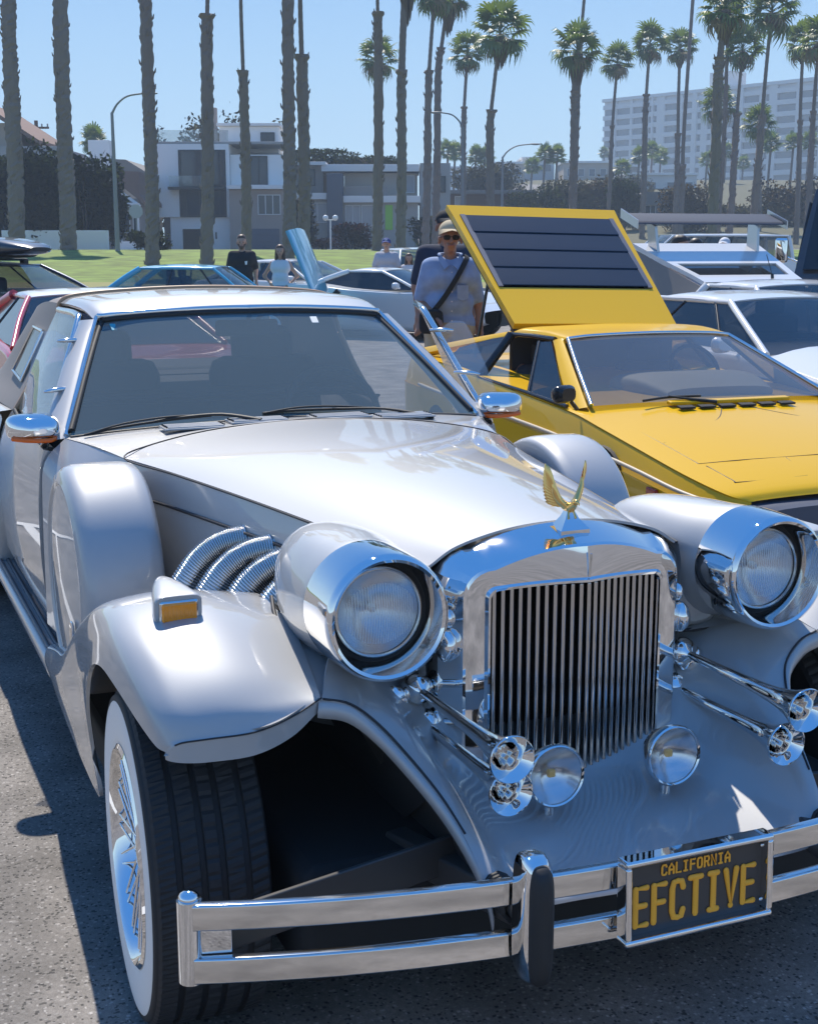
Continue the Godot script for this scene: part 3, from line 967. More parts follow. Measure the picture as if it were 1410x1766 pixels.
func bumper(o: Node3D) -> void:
	for k in 2:
		var yc: float = [0.516, 0.420][k]
		var g := []
		for i in 41:
			var xx := -0.915 + 1.83 * i / 40.0
			var c := bow(xx, yc)
			var row := []
			for q in [[-0.006, -0.0235], [0.006, -0.0235], [0.0095, -0.0215], [0.0105, -0.019], [0.0108, 0.0], [0.0105, 0.019], [0.0095, 0.0215], [0.006, 0.0235], [-0.006, 0.0235]]:
				row.append(c + Vector3(0, q[1], q[0]))
			g.append(row)
		var mb := MB.new()
		mb.loft(g, 1, 1, true, 40.0)
		part(mb, "bumper_bar", "chrome_worn", o)
	for s in [-1, 1]:
		var mb := MB.new()
		mb.x = side(s)
		var e := bow(-0.915, 0)
		mb.tube([Vector3(e.x, 0.395, e.z - 0.012), Vector3(e.x, 0.541, e.z - 0.012)], 0.021, 20)
		mb.ball(Vector3(e.x, 0.545, e.z - 0.012), Vector3(0.018, 0.012, 0.018), 14)
		mb.beam(Vector3(-0.90, 0.468, e.z - 0.002), Vector3(-0.85, 0.468, e.z + 0.012), 0.006, 0.046, 0.002)
		part(mb, "bumper_end", "chrome", o)
		mb = MB.new()
		mb.x = side(s)
		mb.beam(Vector3(-0.86, 0.47, 0.60), Vector3(-0.36, 0.46, 0.46), 0.012, 0.075, 0.003)
		mb.beam(Vector3(-0.42, 0.42, 0.3), Vector3(-0.33, 0.45, 0.72), 0.05, 0.06, 0.006)
		part(mb, "bumper_bracket", "dark_tub", o)
		mb = MB.new()
		mb.x = side(s)
		var coil := []
		for i in 73:
			var a := TAU * i / 9.0
			coil.append(Vector3(-0.367 + cos(a) * 0.026, 0.472 + sin(a) * 0.026, 0.64 + 0.085 * i / 72.0))
		mb.tube(coil, 0.0055, 6)
		mb.tube([Vector3(-0.367, 0.472, 0.63), Vector3(-0.367, 0.472, 0.745)], 0.02, 12)
		part(mb, "bumper_spring", "black_rubber", o)
		mb = MB.new()
		mb.x = side(s) * Transform3D(Basis(), Vector3(-0.370, 0.486, 0.79))
		mb.loft([section(0, 0, -0.03, 0.026, 0.110, 5.0, 32), section(0, 0, -0.004, 0.029, 0.116, 5.0, 32), section(0, 0, 0.016, 0.027, 0.112, 4.0, 32), section(0, 0, 0.022, 0.022, 0.105, 4.0, 32)])
		part(mb, "bumper_guard", "chrome", o)
		mb = MB.new()
		mb.x = side(s) * Transform3D(Basis(), Vector3(-0.370, 0.481, 0.79))
		mb.loft([section(0, 0, 0.015, 0.022, 0.108, 4.0, 32), section(0, 0, 0.032, 0.021, 0.105, 4.0, 32), section(0, 0, 0.040, 0.014, 0.085, 3.0, 32), section(0, 0, 0.043, 0.006, 0.06, 3.0, 32)])
		part(mb, "guard_pad", "black_rubber", o)
	# number plate in its chrome frame
	var px := Transform3D(Basis.from_euler(Vector3(-0.03, 0.0, 0)), Vector3(-0.048, 0.482, 0.785)) * Transform3D(Basis.from_scale(Vector3(0.93, 0.87, 1)), Vector3.ZERO)
	var mb := MB.new()
	mb.x = px
	for q in [[0.0, 0.084, 0.334, 0.014], [0.0, -0.084, 0.334, 0.014]]:
		mb.box(Vector3(q[0], q[1], 0.014), Vector3(q[2], q[3], 0.036), 0.005)
	for s in [-1, 1]:
		mb.box(Vector3(0.160 * s, 0, 0.014), Vector3(0.014, 0.155, 0.0355), 0.005)
	part(mb, "plate_frame", "chrome", o)
	mb = MB.new()
	mb.x = px
	mb.box(Vector3(0, 0, 0.008), Vector3(0.308, 0.158, 0.004), 0.001)
	part(mb, "number_plate", "plate_face", o)
	var np: Node3D = o.get_node("number_plate")
	var words := [["CALIFORNIA", 0.050, 0.024, 0.160, 0.0024], ["EFCTIVE", -0.019, 0.090, 0.286, 0.0066]]
	for w in words:
		mb = MB.new()
		mb.x = px
		var m: int = w[0].length()
		var adv: float = w[3] / m
		for i in m:
			var ox: float = -w[3] / 2 + adv * (i + 0.5)
			for st in STROKES[w[0][i]].split("/"):
				var path := []
				for q in p2(st):
					path.append(Vector3(ox + q.x * adv * 0.30, w[1] + q.y * w[2] * 0.44, 0.0118))
				mb.tube(path, w[4] * 0.5, 10, 1, true, 2.0)
				for q in path:
					mb.ball(q, Vector3(w[4], w[4], w[4] * 0.5), 8)
		part(mb, "lettering", "plate_letters", np)
	mb = MB.new()
	mb.x = px
	for s in [-1, 1]:
		for t in [-1, 1]:
			mb.ball(Vector3(0.1515 * s if t > 0 else 0.152 * s, 0.06 * t, 0.0125), Vector3(0.004, 0.004, 0.003), 8)
	part(mb, "plate_screw", "chrome_soft", np).set_meta("kind", "stuff")

func wheels_and_spares(o: Node3D) -> void:
	make_wheel(o, Vector3(-0.785, 0.349, 0.0), -1, deg_to_rad(-3))
	make_wheel(o, Vector3(0.785, 0.349, 0.0), 1, deg_to_rad(-3))
	make_wheel(o, Vector3(-0.77, 0.349, -3.9), -1, 0)
	make_wheel(o, Vector3(0.77, 0.349, -3.9), 1, 0)
	for s in [-1, 1]:
		var mb := MB.new()
		mb.x = side(s) * Transform3D(Basis(Vector3(0, 1, 0), Vector3(-1, 0, 0), Vector3(0, 0, 1)), Vector3(-0.74, 0.68, -1.1))
		mb.lathe([Vector2(0, -0.12), Vector2(0.26, -0.12), Vector2(0.305, -0.115), Vector2(0.319, -0.10), Vector2(0.325, -0.07), Vector2(0.327, 0.0), Vector2(0.325, 0.06), Vector2(0.318, 0.085), Vector2(0.304, 0.098), Vector2(0.288, 0.101), Vector2(0.283, 0.106), Vector2(0.275, 0.106), Vector2(0.268, 0.1), Vector2(0.2, 0.108), Vector2(0.08, 0.114), Vector2(0, 0.115)], 72, 35.0)
		part(mb, "spare_wheel_cover", "silver_paint", o)
		mb = MB.new()
		mb.x = side(s)
		mb.loft([section(-0.856, 0.56, -0.93, 0.002, 0.002), section(-0.856, 0.56, -0.928, 0.006, 0.05, 3.0), section(-0.856, 0.56, -0.908, 0.006, 0.05, 3.0), section(-0.856, 0.56, -0.905, 0.002, 0.03)])
		part(mb, "cover_handle", "chrome", o)
		# running board with ribs
		mb = MB.new()
		mb.x = side(s)
		mb.box(Vector3(-0.735, 0.325, -2.45), Vector3(0.25, 0.05, 2.1), 0.012)
		part(mb, "running_board", "silver_paint", o)
		for k in 7:
			mb = MB.new()
			mb.x = side(s)
			mb.box(Vector3(-0.835 + 0.028 * k, 0.354, -2.47), Vector3(0.013, 0.012, 1.96), 0.004)
			part(mb, "board_rib", "rib_grey", o)
		# sill below the board
		mb = MB.new()
		mb.x = side(s)
		mb.box(Vector3(-0.70, 0.25, -2.3), Vector3(0.2, 0.12, 3.4), 0.02)
		part(mb, "sill", "black_matte", o)
	var mb := MB.new()
	mb.box(Vector3(0, 0.32, -1.9), Vector3(1.3, 0.24, 4.6), 0.03)
	mb.box(Vector3(0, 0.45, -0.35), Vector3(0.60, 0.42, 1.0), 0.05)
	mb.tube(pts("-.68,.3,0 .68,.3,0"), 0.035, 10)
	part(mb, "underbody", "black_matte", o)

func cabin(o: Node3D) -> void:
	# windscreen
	var ws := net("-.715,1.005,-1.69 -.56,1.022,-1.645 -.3,1.038,-1.61 0,1.044,-1.6|-.618,1.18,-1.925 -.48,1.2,-1.885 -.25,1.213,-1.855 0,1.217,-1.845|-.525,1.338,-2.145 -.4,1.353,-2.11 -.2,1.363,-2.09 0,1.366,-2.08")
	var mb := MB.new()
	mb.patch(whole(ws), 4, 4)
	part(mb, "windscreen", "glass", o)
	# chrome and black surround
	mb = MB.new()
	var rim := pts("-.715,1.0,-1.685 -.56,1.017,-1.64 -.3,1.033,-1.605 0,1.039,-1.595 .3,1.033,-1.605 .56,1.017,-1.64 .715,1.0,-1.685")
	mb.tube(rim, 0.008, 8, 4)
	part(mb, "screen_seal", "black_rubber", o)
	mb = MB.new()
	for s in [-1, 1]:
		mb.x = side(s)
		mb.tube(pts("-.708,1.02,-1.708 -.612,1.19,-1.938 -.523,1.332,-2.138 -.5,1.347,-2.14 -.4,1.357,-2.115 -.2,1.367,-2.095 0,1.37,-2.085"), 0.011, 8, 4)
	part(mb, "screen_inner_seal", "black_rubber", o)
	mb = MB.new()
	for s in [-1, 1]:
		mb.x = side(s)
		mb.tube(pts("-.728,1.005,-1.70 -.63,1.185,-1.932 -.541,1.342,-2.145 -.51,1.361,-2.14 -.4,1.371,-2.12 -.2,1.381,-2.10 0,1.384,-2.09"), 0.010, 8, 4)
	part(mb, "screen_trim", "chrome_soft", o)
	# pillars
	for s in [-1, 1]:
		mb = MB.new()
		mb.x = side(s)
		mb.loft([[Vector3(-.735, 1.0, -1.685), Vector3(-.80, .985, -1.74), Vector3(-.76, .98, -1.84), Vector3(-.70, .99, -1.76)], [Vector3(-.637, 1.187, -1.925), Vector3(-.695, 1.178, -1.975), Vector3(-.66, 1.17, -2.06), Vector3(-.605, 1.18, -1.98)], [Vector3(-.543, 1.35, -2.142), Vector3(-.585, 1.345, -2.19), Vector3(-.56, 1.34, -2.27), Vector3(-.515, 1.345, -2.2)]], 4, 3)
		part(mb, "windscreen_pillar", "silver_paint", o)
	# roof: painted front, vinyl rear
	mb = MB.new()
	mb.shell(whole(net("-.545,1.35,-2.15 -.505,1.37,-2.14 -.4,1.381,-2.12 -.2,1.391,-2.10 0,1.394,-2.09|-.556,1.378,-2.3 -.512,1.40,-2.3 -.4,1.414,-2.29 -.2,1.425,-2.28 0,1.429,-2.28|-.56,1.385,-2.55 -.517,1.408,-2.55 -.4,1.423,-2.55 -.2,1.434,-2.55 0,1.438,-2.55|-.562,1.383,-2.78 -.517,1.405,-2.78 -.4,1.42,-2.78 -.2,1.431,-2.78 0,1.435,-2.78")), 5, 5, 0.012)
	part(mb, "roof", "silver_paint", o)
	mb = MB.new()
	mb.tube(pts("-.60,1.24,-2.77 -.572,1.35,-2.785 -.558,1.388,-2.785 -.517,1.408,-2.785 -.4,1.422,-2.785 -.2,1.433,-2.785 0,1.437,-2.785 .2,1.433,-2.785 .4,1.422,-2.785 .517,1.408,-2.785 .558,1.388,-2.785 .572,1.35,-2.785 .6,1.24,-2.77"), 0.009, 8, 4)
	part(mb, "roof_band", "trim_tan", o)
	mb = MB.new()
	mb.shell(whole(net("-.56,1.375,-2.80 -.515,1.396,-2.80 -.4,1.41,-2.80 -.2,1.42,-2.80 0,1.424,-2.80|-.562,1.37,-3.1 -.515,1.392,-3.1 -.4,1.406,-3.1 -.2,1.416,-3.1 0,1.42,-3.1|-.565,1.34,-3.35 -.51,1.365,-3.36 -.4,1.378,-3.37 -.2,1.39,-3.38 0,1.393,-3.38|-.57,1.30,-3.45 -.51,1.32,-3.47 -.4,1.33,-3.48 -.2,1.34,-3.49 0,1.343,-3.49")), 5, 5, 0.012)
	part(mb, "vinyl_roof", "vinyl_grey", o)
	for s in [-1, 1]:
		mb = MB.new()
		mb.x = side(s)
		mb.shell(net("-.555,1.378,-2.8 -.595,1.25,-2.81 -.685,1.07,-2.82 -.75,.96,-2.83|-.558,1.372,-3.1 -.605,1.25,-3.1 -.69,1.06,-3.1 -.765,.96,-3.1|-.563,1.34,-3.35 -.62,1.22,-3.45 -.7,1.05,-3.6 -.79,.96,-3.7|-.55,1.31,-3.44 -.6,1.2,-3.6 -.66,1.05,-3.85 -.74,.96,-4.0"), 4, 4, 0.012)
		part(mb, "vinyl_quarter", "vinyl_grey", o)
		mb = MB.new()
		mb.x = side(s)
		mb.tube(pts("-.612,1.265,-2.92 -.616,1.27,-3.16 -.70,1.085,-3.24 -.705,1.07,-2.94 -.612,1.265,-2.92"), 0.009, 6, 1)
		part(mb, "opera_window_trim", "chrome_soft", o)
		mb = MB.new()
		mb.x = side(s)
		mb.slab(pts("-.607,1.262,-2.92 -.611,1.267,-3.16 -.695,1.083,-3.24 -.70,1.068,-2.94"), 0.012)
		part(mb, "opera_window", "glass_dark", o)
		mb = MB.new()
		mb.x = side(s)
		mb.tube(pts("-.598,1.243,-2.772 -.67,1.10,-2.79 -.752,.965,-2.80"), 0.012, 8, 3)
		part(mb, "quarter_band", "trim_tan", o)
	# rear window
	mb = MB.new()
	mb.patch(whole(net("-.5,1.325,-3.47 -.25,1.338,-3.49 0,1.342,-3.49|-.57,1.19,-3.68 -.28,1.2,-3.7 0,1.2,-3.71|-.63,1.03,-3.92 -.3,1.035,-3.95 0,1.04,-3.96")), 3, 3)
	part(mb, "rear_window", "glass", o)
	# inside
	mb = MB.new()
	mb.patch(whole(net("-.70,.985,-1.70 -.4,1.01,-1.66 0,1.025,-1.63|-.70,.98,-1.88 -.4,1.0,-1.88 0,1.005,-1.88|-.70,.965,-2.0 -.4,.985,-2.02 0,.985,-2.03|-.70,.85,-2.06 -.4,.86,-2.08 0,.86,-2.08|-.70,.6,-2.0 -.4,.6,-2.0 0,.6,-2.0")), 4, 4)
	part(mb, "dashboard", "dash_green", o)
	mb = MB.new()
	for s in [-1, 1]:
		mb.box(Vector3(0.36 * s, 0.62, -2.75), Vector3(0.52, 0.16, 0.55), 0.06)
		mb.box(Vector3(0.36 * s, 0.86, -3.05), Vector3(0.50, 0.55, 0.16), 0.07, Basis.from_euler(Vector3(-0.25, 0, 0)))
		mb.box(Vector3(0.36 * s, 1.17, -3.13), Vector3(0.28, 0.17, 0.10), 0.045, Basis.from_euler(Vector3(-0.15, 0, 0)))
	part(mb, "front_seat", "interior", o)
	mb = MB.new()
	mb.box(Vector3(0, 0.80, -3.62), Vector3(1.15, 0.5, 0.2), 0.08, Basis.from_euler(Vector3(-0.35, 0, 0)))
	mb.box(Vector3(0, 1.0, -3.82), Vector3(1.25, 0.03, 0.4), 0.01)
	mb.slab(pts("-.70,.99,-2.86 .70,.99,-2.86 .68,1.005,-3.5 -.68,1.005,-3.5"), 0.02)
	mb.slab(pts("-.68,1.01,-3.5 .68,1.01,-3.5 .60,1.045,-3.93 -.60,1.045,-3.93"), 0.02)
	part(mb, "rear_seat", "interior", o)
	mb = MB.new()
	mb.box(Vector3(0, 0.46, -2.9), Vector3(1.4, 0.03, 2.2))
	mb.box(Vector3(0, 1.355, -2.75), Vector3(1.0, 0.012, 1.1))
	part(mb, "cabin_lining", "interior", o)
	mb = MB.new()
	var ring := []
	for k in 25:
		var a := TAU * k / 24
		ring.append(Vector3(cos(a) * 0.185, sin(a) * 0.185, 0))
	mb.x = Transform3D(Basis.from_euler(Vector3(-0.45, 0, 0)), Vector3(0.36, 0.97, -2.2))
	mb.tube(ring, 0.014, 8, 1, false)
	mb.beam(Vector3(-0.18, 0, 0), Vector3(0.18, 0, 0), 0.03, 0.02)
	mb.beam(Vector3(0, 0, 0), Vector3(0, -0.18, 0), 0.03, 0.02)
	part(mb, "steering_wheel", "interior", o)
	mb = MB.new()
	mb.box(Vector3(0.02, 1.305, -2.19), Vector3(0.24, 0.06, 0.025), 0.012)
	mb.tube(pts("0.02,1.32,-2.17 .02,1.37,-2.15"), 0.008, 6)
	part(mb, "rear_view_mirror", "interior", o)
	mb = MB.new()
	mb.x = Transform3D(Basis.from_euler(Vector3(-0.93, 0.1, 0)), Vector3(-0.487, 1.324, -2.098))
	mb.box(Vector3.ZERO, Vector3(0.02, 0.035, 0.002), 0.0008)
	part(mb, "windscreen_sticker", "sticker_teal", o)
	mb = MB.new()
	mb.x = Transform3D(Basis.from_euler(Vector3(-0.93, 0, 0)), Vector3(0.235, 1.337, -2.05))
	mb.box(Vector3.ZERO, Vector3(0.026, 0.035, 0.002), 0.0008)
	part(mb, "windscreen_label", "white_print", o)
	# wipers
	for q in [["-.68,1.013,-1.645 -.56,1.035,-1.63 -.4,1.053,-1.612 -.28,1.061,-1.60", "-.14,1.052,-1.50 -.25,1.066,-1.575 -.38,1.06,-1.60 -.46,1.05,-1.615"], ["-.1,1.058,-1.615 .02,1.062,-1.615 .16,1.06,-1.612 .3,1.057,-1.612", ".47,1.03,-1.50 .32,1.058,-1.57 .14,1.064,-1.60"], ["", ".47,1.04,-1.48 .40,1.056,-1.55 .28,1.062,-1.60"]]:
		if q[0] == "":
			continue
		mb = MB.new()
		mb.tube(pts(q[1]), [0.011, 0.009, 0.006, 0.005], 8, 4, true, 0.6)
		mb.tube(pts(q[0]), 0.0045, 6, 4)
		var bl := MB.spline(pts(q[0]), 4)
		var up := []
		for i in bl.size():
			up.append(bl[i] + Vector3(0, 0.012 * sin(PI * i / (bl.size() - 1)), 0.008))
		mb.tube(up, 0.0035, 6)
		part(mb, "wiper", "black_rubber", o)

func make_door(o: Node3D, s: int) -> Node3D:
	# a door with its window frame, glass, wind deflector and chrome mirror; its origin is the hinge
	var d := Node3D.new()
	d.name = "door" if s < 0 else "door_001"
	o.add_child(d)
	var hx := Transform3D(Basis(), Vector3(0.80, -0.4, 1.70))
	var mb := MB.new()
	mb.x = side(-s) * hx
	mb.shell(net("-.80,.965,-1.70 -.815,.9,-1.70 -.825,.78,-1.70 -.825,.6,-1.70 -.81,.42,-1.70|-.80,.97,-2.3 -.82,.9,-2.3 -.832,.78,-2.3 -.832,.6,-2.3 -.815,.42,-2.3|-.762,.965,-2.82 -.80,.9,-2.82 -.826,.78,-2.82 -.826,.6,-2.82 -.81,.42,-2.82"), 4, 4, -0.05)
	part(mb, "door_skin", "silver_paint", d)
	mb = MB.new()
	mb.x = side(-s) * hx
	mb.tube(pts("-.79,.965,-1.76 -.745,1.045,-1.86 -.66,1.2,-2.06 -.585,1.338,-2.24 -.575,1.355,-2.3 -.572,1.36,-2.45 -.575,1.358,-2.72"), 0.014, 8, 4)
	part(mb, "window_frame", "chrome_soft", d)
	mb = MB.new()
	mb.x = side(-s) * hx
	mb.tube(pts("-.79,.968,-1.75 -.785,.971,-2.3 -.756,.971,-2.79"), 0.007, 8, 3)
	part(mb, "belt_seal", "black_rubber", d)
	mb = MB.new()
	mb.x = side(-s) * hx
	mb.patch(net("-.775,.975,-1.78 -.77,.975,-2.3 -.742,.975,-2.78|-.685,1.155,-2.02 -.69,1.17,-2.35 -.668,1.17,-2.77|-.588,1.34,-2.25 -.58,1.355,-2.45 -.583,1.353,-2.74"), 3, 3)
	part(mb, "door_glass", "glass", d)
	# wind deflector and its two clamps
	var edge := "-.61,1.27,-2.10 -.68,1.315,-2.14 -.73,1.31,-2.15 -.755,1.27,-2.13 -.80,1.15,-2.0 -.835,1.05,-1.90 -.825,1.02,-1.87 -.78,1.02,-1.84 -.70,1.085,-1.865 -.61,1.27,-2.10"
	mb = MB.new()
	mb.x = side(-s) * hx
	mb.slab(pts(edge).slice(0, 9), 0.005)
	part(mb, "wind_deflector", "glass_clear", d)
	for q in ["-.595,1.280,-2.11 -.64,1.283,-2.09 -.682,1.281,-2.09", "-.672,1.135,-1.91 -.72,1.136,-1.885 -.765,1.13,-1.88"]:
		mb = MB.new()
		mb.x = side(-s) * hx
		mb.tube(pts(q), [0.010, 0.013, 0.013, 0.006], 10, 4, true, 0.65)
		part(mb, "deflector_clamp", "chrome_soft", d)
	# mirror
	mb = MB.new()
	mb.x = side(-s) * hx * Transform3D(Basis.from_euler(Vector3(0, 0.1, 0)), Vector3(-0.822, 1.033, -1.73))
	mb.loft([section(0.005, 0, -0.06, 0.075, 0.040, 3.4, 24), section(0.0, 0, -0.04, 0.082, 0.043, 3.4, 24), section(0.0, 0, 0.0, 0.080, 0.042, 3.2, 24), section(0.006, -0.002, 0.035, 0.066, 0.034, 2.8, 24), section(0.012, -0.004, 0.055, 0.040, 0.02, 2.4, 24), section(0.014, -0.005, 0.06, 0.015, 0.008, 2.0, 24)], 3)
	mb.beam(Vector3(0.06, -0.01, -0.03), Vector3(0.10, -0.03, -0.06), 0.04, 0.05, 0.01)
	part(mb, "door_mirror", "chrome", d)
	var mx := mb.x
	mb = MB.new()
	mb.x = mx
	mb.tube(pts("-.072,-.030,.012 -.03,-.033,.05 .03,-.036,.056 .062,-.034,.03"), 0.0075, 8, 4)
	part(mb, "mirror_lamp", "mirror_amber", d.get_node("door_mirror"))
	return d

func doors(o: Node3D) -> void:
	var a := make_door(o, -1)
	a.position = Vector3(-0.80, 0.4, -1.70)
	var b := make_door(o, 1)
	b.position = Vector3(0.80, 0.4, -1.70)
	b.rotation.y = deg_to_rad(-20)

func tail(o: Node3D) -> void:
	# quarter panels, boot and swept rear wings
	var mb := MB.new()
	mb.patch(whole(net("-.8,.42,-2.84 -.826,.6,-2.84 -.826,.8,-2.84 -.80,.93,-2.84 -.77,.965,-2.84 -.3,.965,-2.84 0,.965,-2.84|-.8,.42,-3.4 -.83,.6,-3.4 -.83,.8,-3.4 -.81,.93,-3.4 -.77,.965,-3.4 -.3,.97,-3.4 0,.97,-3.4|-.78,.42,-3.95 -.81,.6,-3.95 -.81,.8,-3.95 -.79,.95,-3.95 -.74,1.0,-3.95 -.3,1.02,-3.95 0,1.025,-3.95|-.72,.42,-4.5 -.75,.6,-4.5 -.75,.8,-4.5 -.73,.93,-4.5 -.66,.97,-4.5 -.3,.99,-4.5 0,.99,-4.5|-.6,.42,-4.85 -.63,.6,-4.85 -.63,.75,-4.85 -.6,.85,-4.83 -.55,.88,-4.8 -.3,.9,-4.8 0,.9,-4.8|-.55,.42,-4.87 -.5,.6,-4.88 -.5,.7,-4.88 -.5,.75,-4.87 -.4,.77,-4.86 -.3,.78,-4.86 0,.78,-4.86")), 4, 4)
	part(mb, "rear_body", "silver_paint", o)
	for s in [-1, 1]:
		mb = MB.new()
		mb.x = side(s)
		mb.shell(net("-.70,.33,-2.88 -.78,.34,-2.88 -.85,.335,-2.89 -.875,.32,-2.95 -.87,.29,-3.0|-.74,.60,-2.82 -.80,.62,-2.84 -.87,.61,-2.88 -.91,.58,-2.98 -.91,.40,-3.25|-.77,.80,-2.92 -.82,.83,-2.98 -.89,.81,-3.05 -.935,.76,-3.14 -.935,.58,-3.42|-.77,.92,-3.3 -.83,.94,-3.35 -.91,.91,-3.4 -.95,.84,-3.45 -.95,.72,-3.62|-.76,.93,-3.8 -.83,.95,-3.8 -.91,.92,-3.82 -.955,.85,-3.84 -.955,.75,-3.86|-.74,.86,-4.25 -.81,.88,-4.25 -.88,.85,-4.25 -.935,.79,-4.22 -.935,.62,-4.15|-.7,.66,-4.6 -.77,.68,-4.6 -.85,.66,-4.6 -.89,.6,-4.55 -.9,.4,-4.32|-.66,.4,-4.85 -.73,.4,-4.85 -.8,.39,-4.85 -.84,.37,-4.8 -.85,.32,-4.6"), 5, 4, 0.01)
		part(mb, "rear_wing", "silver_paint", o)

const TURN := -0.40317
func spot(lat: float, d: float, y := 0.0) -> Vector3:
	# lateral metres and metres ahead of where the photographer stands
	return Vector3(-1.38 + 0.9198 * lat + 0.3923 * d, y, 2.62 + 0.3923 * lat - 0.9198 * d)

func rise(lat: float, d: float) -> float:
	return smoothstep(42.0, 80.0, d) * 1.36 + smoothstep(125.0, 270.0, d) * 11.0 * smoothstep(-15.0, 20.0, lat) + smoothstep(110.0, 150.0, d) * 1.6 * smoothstep(0.0, 25.0, lat)

func sheet(d0: float, d1: float, l0: float, l1: float, nd: int, nl: int, lift: float) -> MB:
	var g := []
	for i in nd + 1:
		var row := []
		for j in nl + 1:
			var d := lerpf(d0, d1, float(i) / nd)
			var l := lerpf(l1, l0, float(j) / nl)
			row.append(spot(l, d, rise(l, d) + lift))
		g.append(row)
	var mb := MB.new()
	mb.grid(g, false, false, 80.0)
	return mb

var rng := RandomNumberGenerator.new()

func fan_leaf(mb: MB, petiole: float, blade: float, droop: float) -> void:
	# a fan palm leaf along +z: petiole, then a pleated fan of pointed strips
	mb.tube([Vector3.ZERO, Vector3(0, 0.05, petiole * 0.5), Vector3(0, 0.02, petiole)], [0.035, 0.022, 0.018], 4, 1, false)
	var m := 13
	for k in m:
		var a := deg_to_rad(lerpf(-105.0, 105.0, k / (m - 1.0)))
		var ln := blade * (0.72 + 0.28 * cos(a)) * rng.randf_range(0.85, 1.08)
		var dirv := Vector3(sin(a), 0, cos(a))
		var sd := Vector3(cos(a), 0, -sin(a)) * blade * 0.085
		var c := Vector3(0, 0.02, petiole)
		var dr := droop * rng.randf_range(0.7, 1.4)
		var p1 := c + dirv * ln * 0.55 + Vector3(0, -0.04 * blade, 0)
		var p2 := c + dirv * ln * 0.85 + Vector3(0, -dr * blade * 0.35, 0)
		var p3 := c + dirv * ln * 0.97 + Vector3(0, -dr * blade, 0)
		mb.raw(PackedVector3Array([c, p1 - sd + Vector3(0, -0.02, 0), p1 + Vector3(0, 0.02, 0), p1 + sd + Vector3(0, -0.02, 0), p2 - sd * 0.6, p2 + sd * 0.6, p3]), PackedInt32Array([0, 1, 2, 0, 2, 3, 1, 4, 2, 2, 4, 5, 2, 5, 3, 4, 6, 5]), PackedVector2Array(), 30.0)

var fronds := []
var crown_mesh: Array = []
func frond_frames(count: int, sd: int) -> Array:
	# how the leaves stand round the top of a palm
	var out := []
	rng.seed = sd
	for k in count:
		var f := (k + 0.5) / count
		var el := deg_to_rad(lerpf(80.0, -34.0, pow(f, 0.8)) + rng.randf_range(-9, 9))
		var az := k * 2.39996 + rng.randf_range(-0.3, 0.3)
		var b := Basis.from_euler(Vector3(-el, az, 0)) * Basis(Vector3.FORWARD, rng.randf_range(-0.4, 0.4))
		out.append([Transform3D(b.scaled(Vector3.ONE * rng.randf_range(0.85, 1.12)), Vector3(0, 0.30 - 0.6 * f, 0)), k % 3 if f < 0.8 else 3])
	return out

func make_fronds() -> void:
	rng.seed = 11
	for k in 4:
		var mb := MB.new()
		fan_leaf(mb, [0.95, 1.1, 1.0, 0.7][k], [1.05, 1.1, 1.0, 0.95][k], [0.2, 0.34, 0.5, 0.9][k])
		fronds.append(mb.mesh())
	for sd in [5, 6]:
		var mb := MB.new()
		for fr in frond_frames(30, sd):
			mb.x = fr[0]
			rng.seed = sd * 100 + int(fr[0].origin.y * 1000)
			fan_leaf(mb, 0.7, 1.05, 0.2)
		crown_mesh.append(mb.mesh())

func palm_trunk(o: Node3D, path: Array, r0: float, r1: float, r2: float, brk: float, sd: int) -> void:
	# rough lower trunk with old leaf boots up to brk of the height, thin clean trunk above
	rng.seed = sd
	var q := MB.spline(path, 24)
	var m := q.size()
	var low := MB.new()
	var hi := MB.new()
	var k := maxi(4, int(m * brk))
	for w in 2:
		var rows := []
		for i in (range(0, mini(k + 1, m)) if w == 0 else range(maxi(0, k - 1), m)):
			var f := float(i) / (m - 1)
			var row := []
			for s in 12:
				var a := TAU * s / 12
				var r: float
				if w == 0:
					r = lerpf(r0, r1, minf(1.0, f / maxf(brk, 0.01))) * rng.randf_range(0.86, 1.16)
					if i == 0:
						r *= 1.35
					if i >= k - 1 and brk < 0.95:
						r *= rng.randf_range(1.1, 1.5)
				else:
					r = r2 * (1.0 + 0.05 * sin(i * 2.2)) * lerpf(1.1, 0.85, f)
				row.append(q[i] + Vector3(cos(a) * r, 0, sin(a) * r))
			rows.append(row)
		var mb: MB = low if w == 0 else hi
		if rows.size() > 1:
			mb.grid(rows, false, true, 60.0 if w else 20.0)
			mb.cap(rows[rows.size() - 1], true)
		if w == 0:
			# stubs of old leaf stems
			for t in int(60 * brk) + 8:
				var f2 := rng.randf() * k
				var c: Vector3 = q[int(f2)]
				var a := rng.randf() * TAU
				var r := lerpf(r0, r1, f2 / k)
				var d := Vector3(cos(a), 0, sin(a))
				mb.tube([c + d * r * 0.8, c + d * (r + 0.05) + Vector3(0, 0.1, 0), c + d * (r + 0.09) + Vector3(0, 0.26, 0)], [0.07, 0.05, 0.015], 5)
	part(low, "trunk", "palm_bark", o)
	if brk < 0.95:
		part(hi, "upper_trunk", "palm_bark_smooth", o)

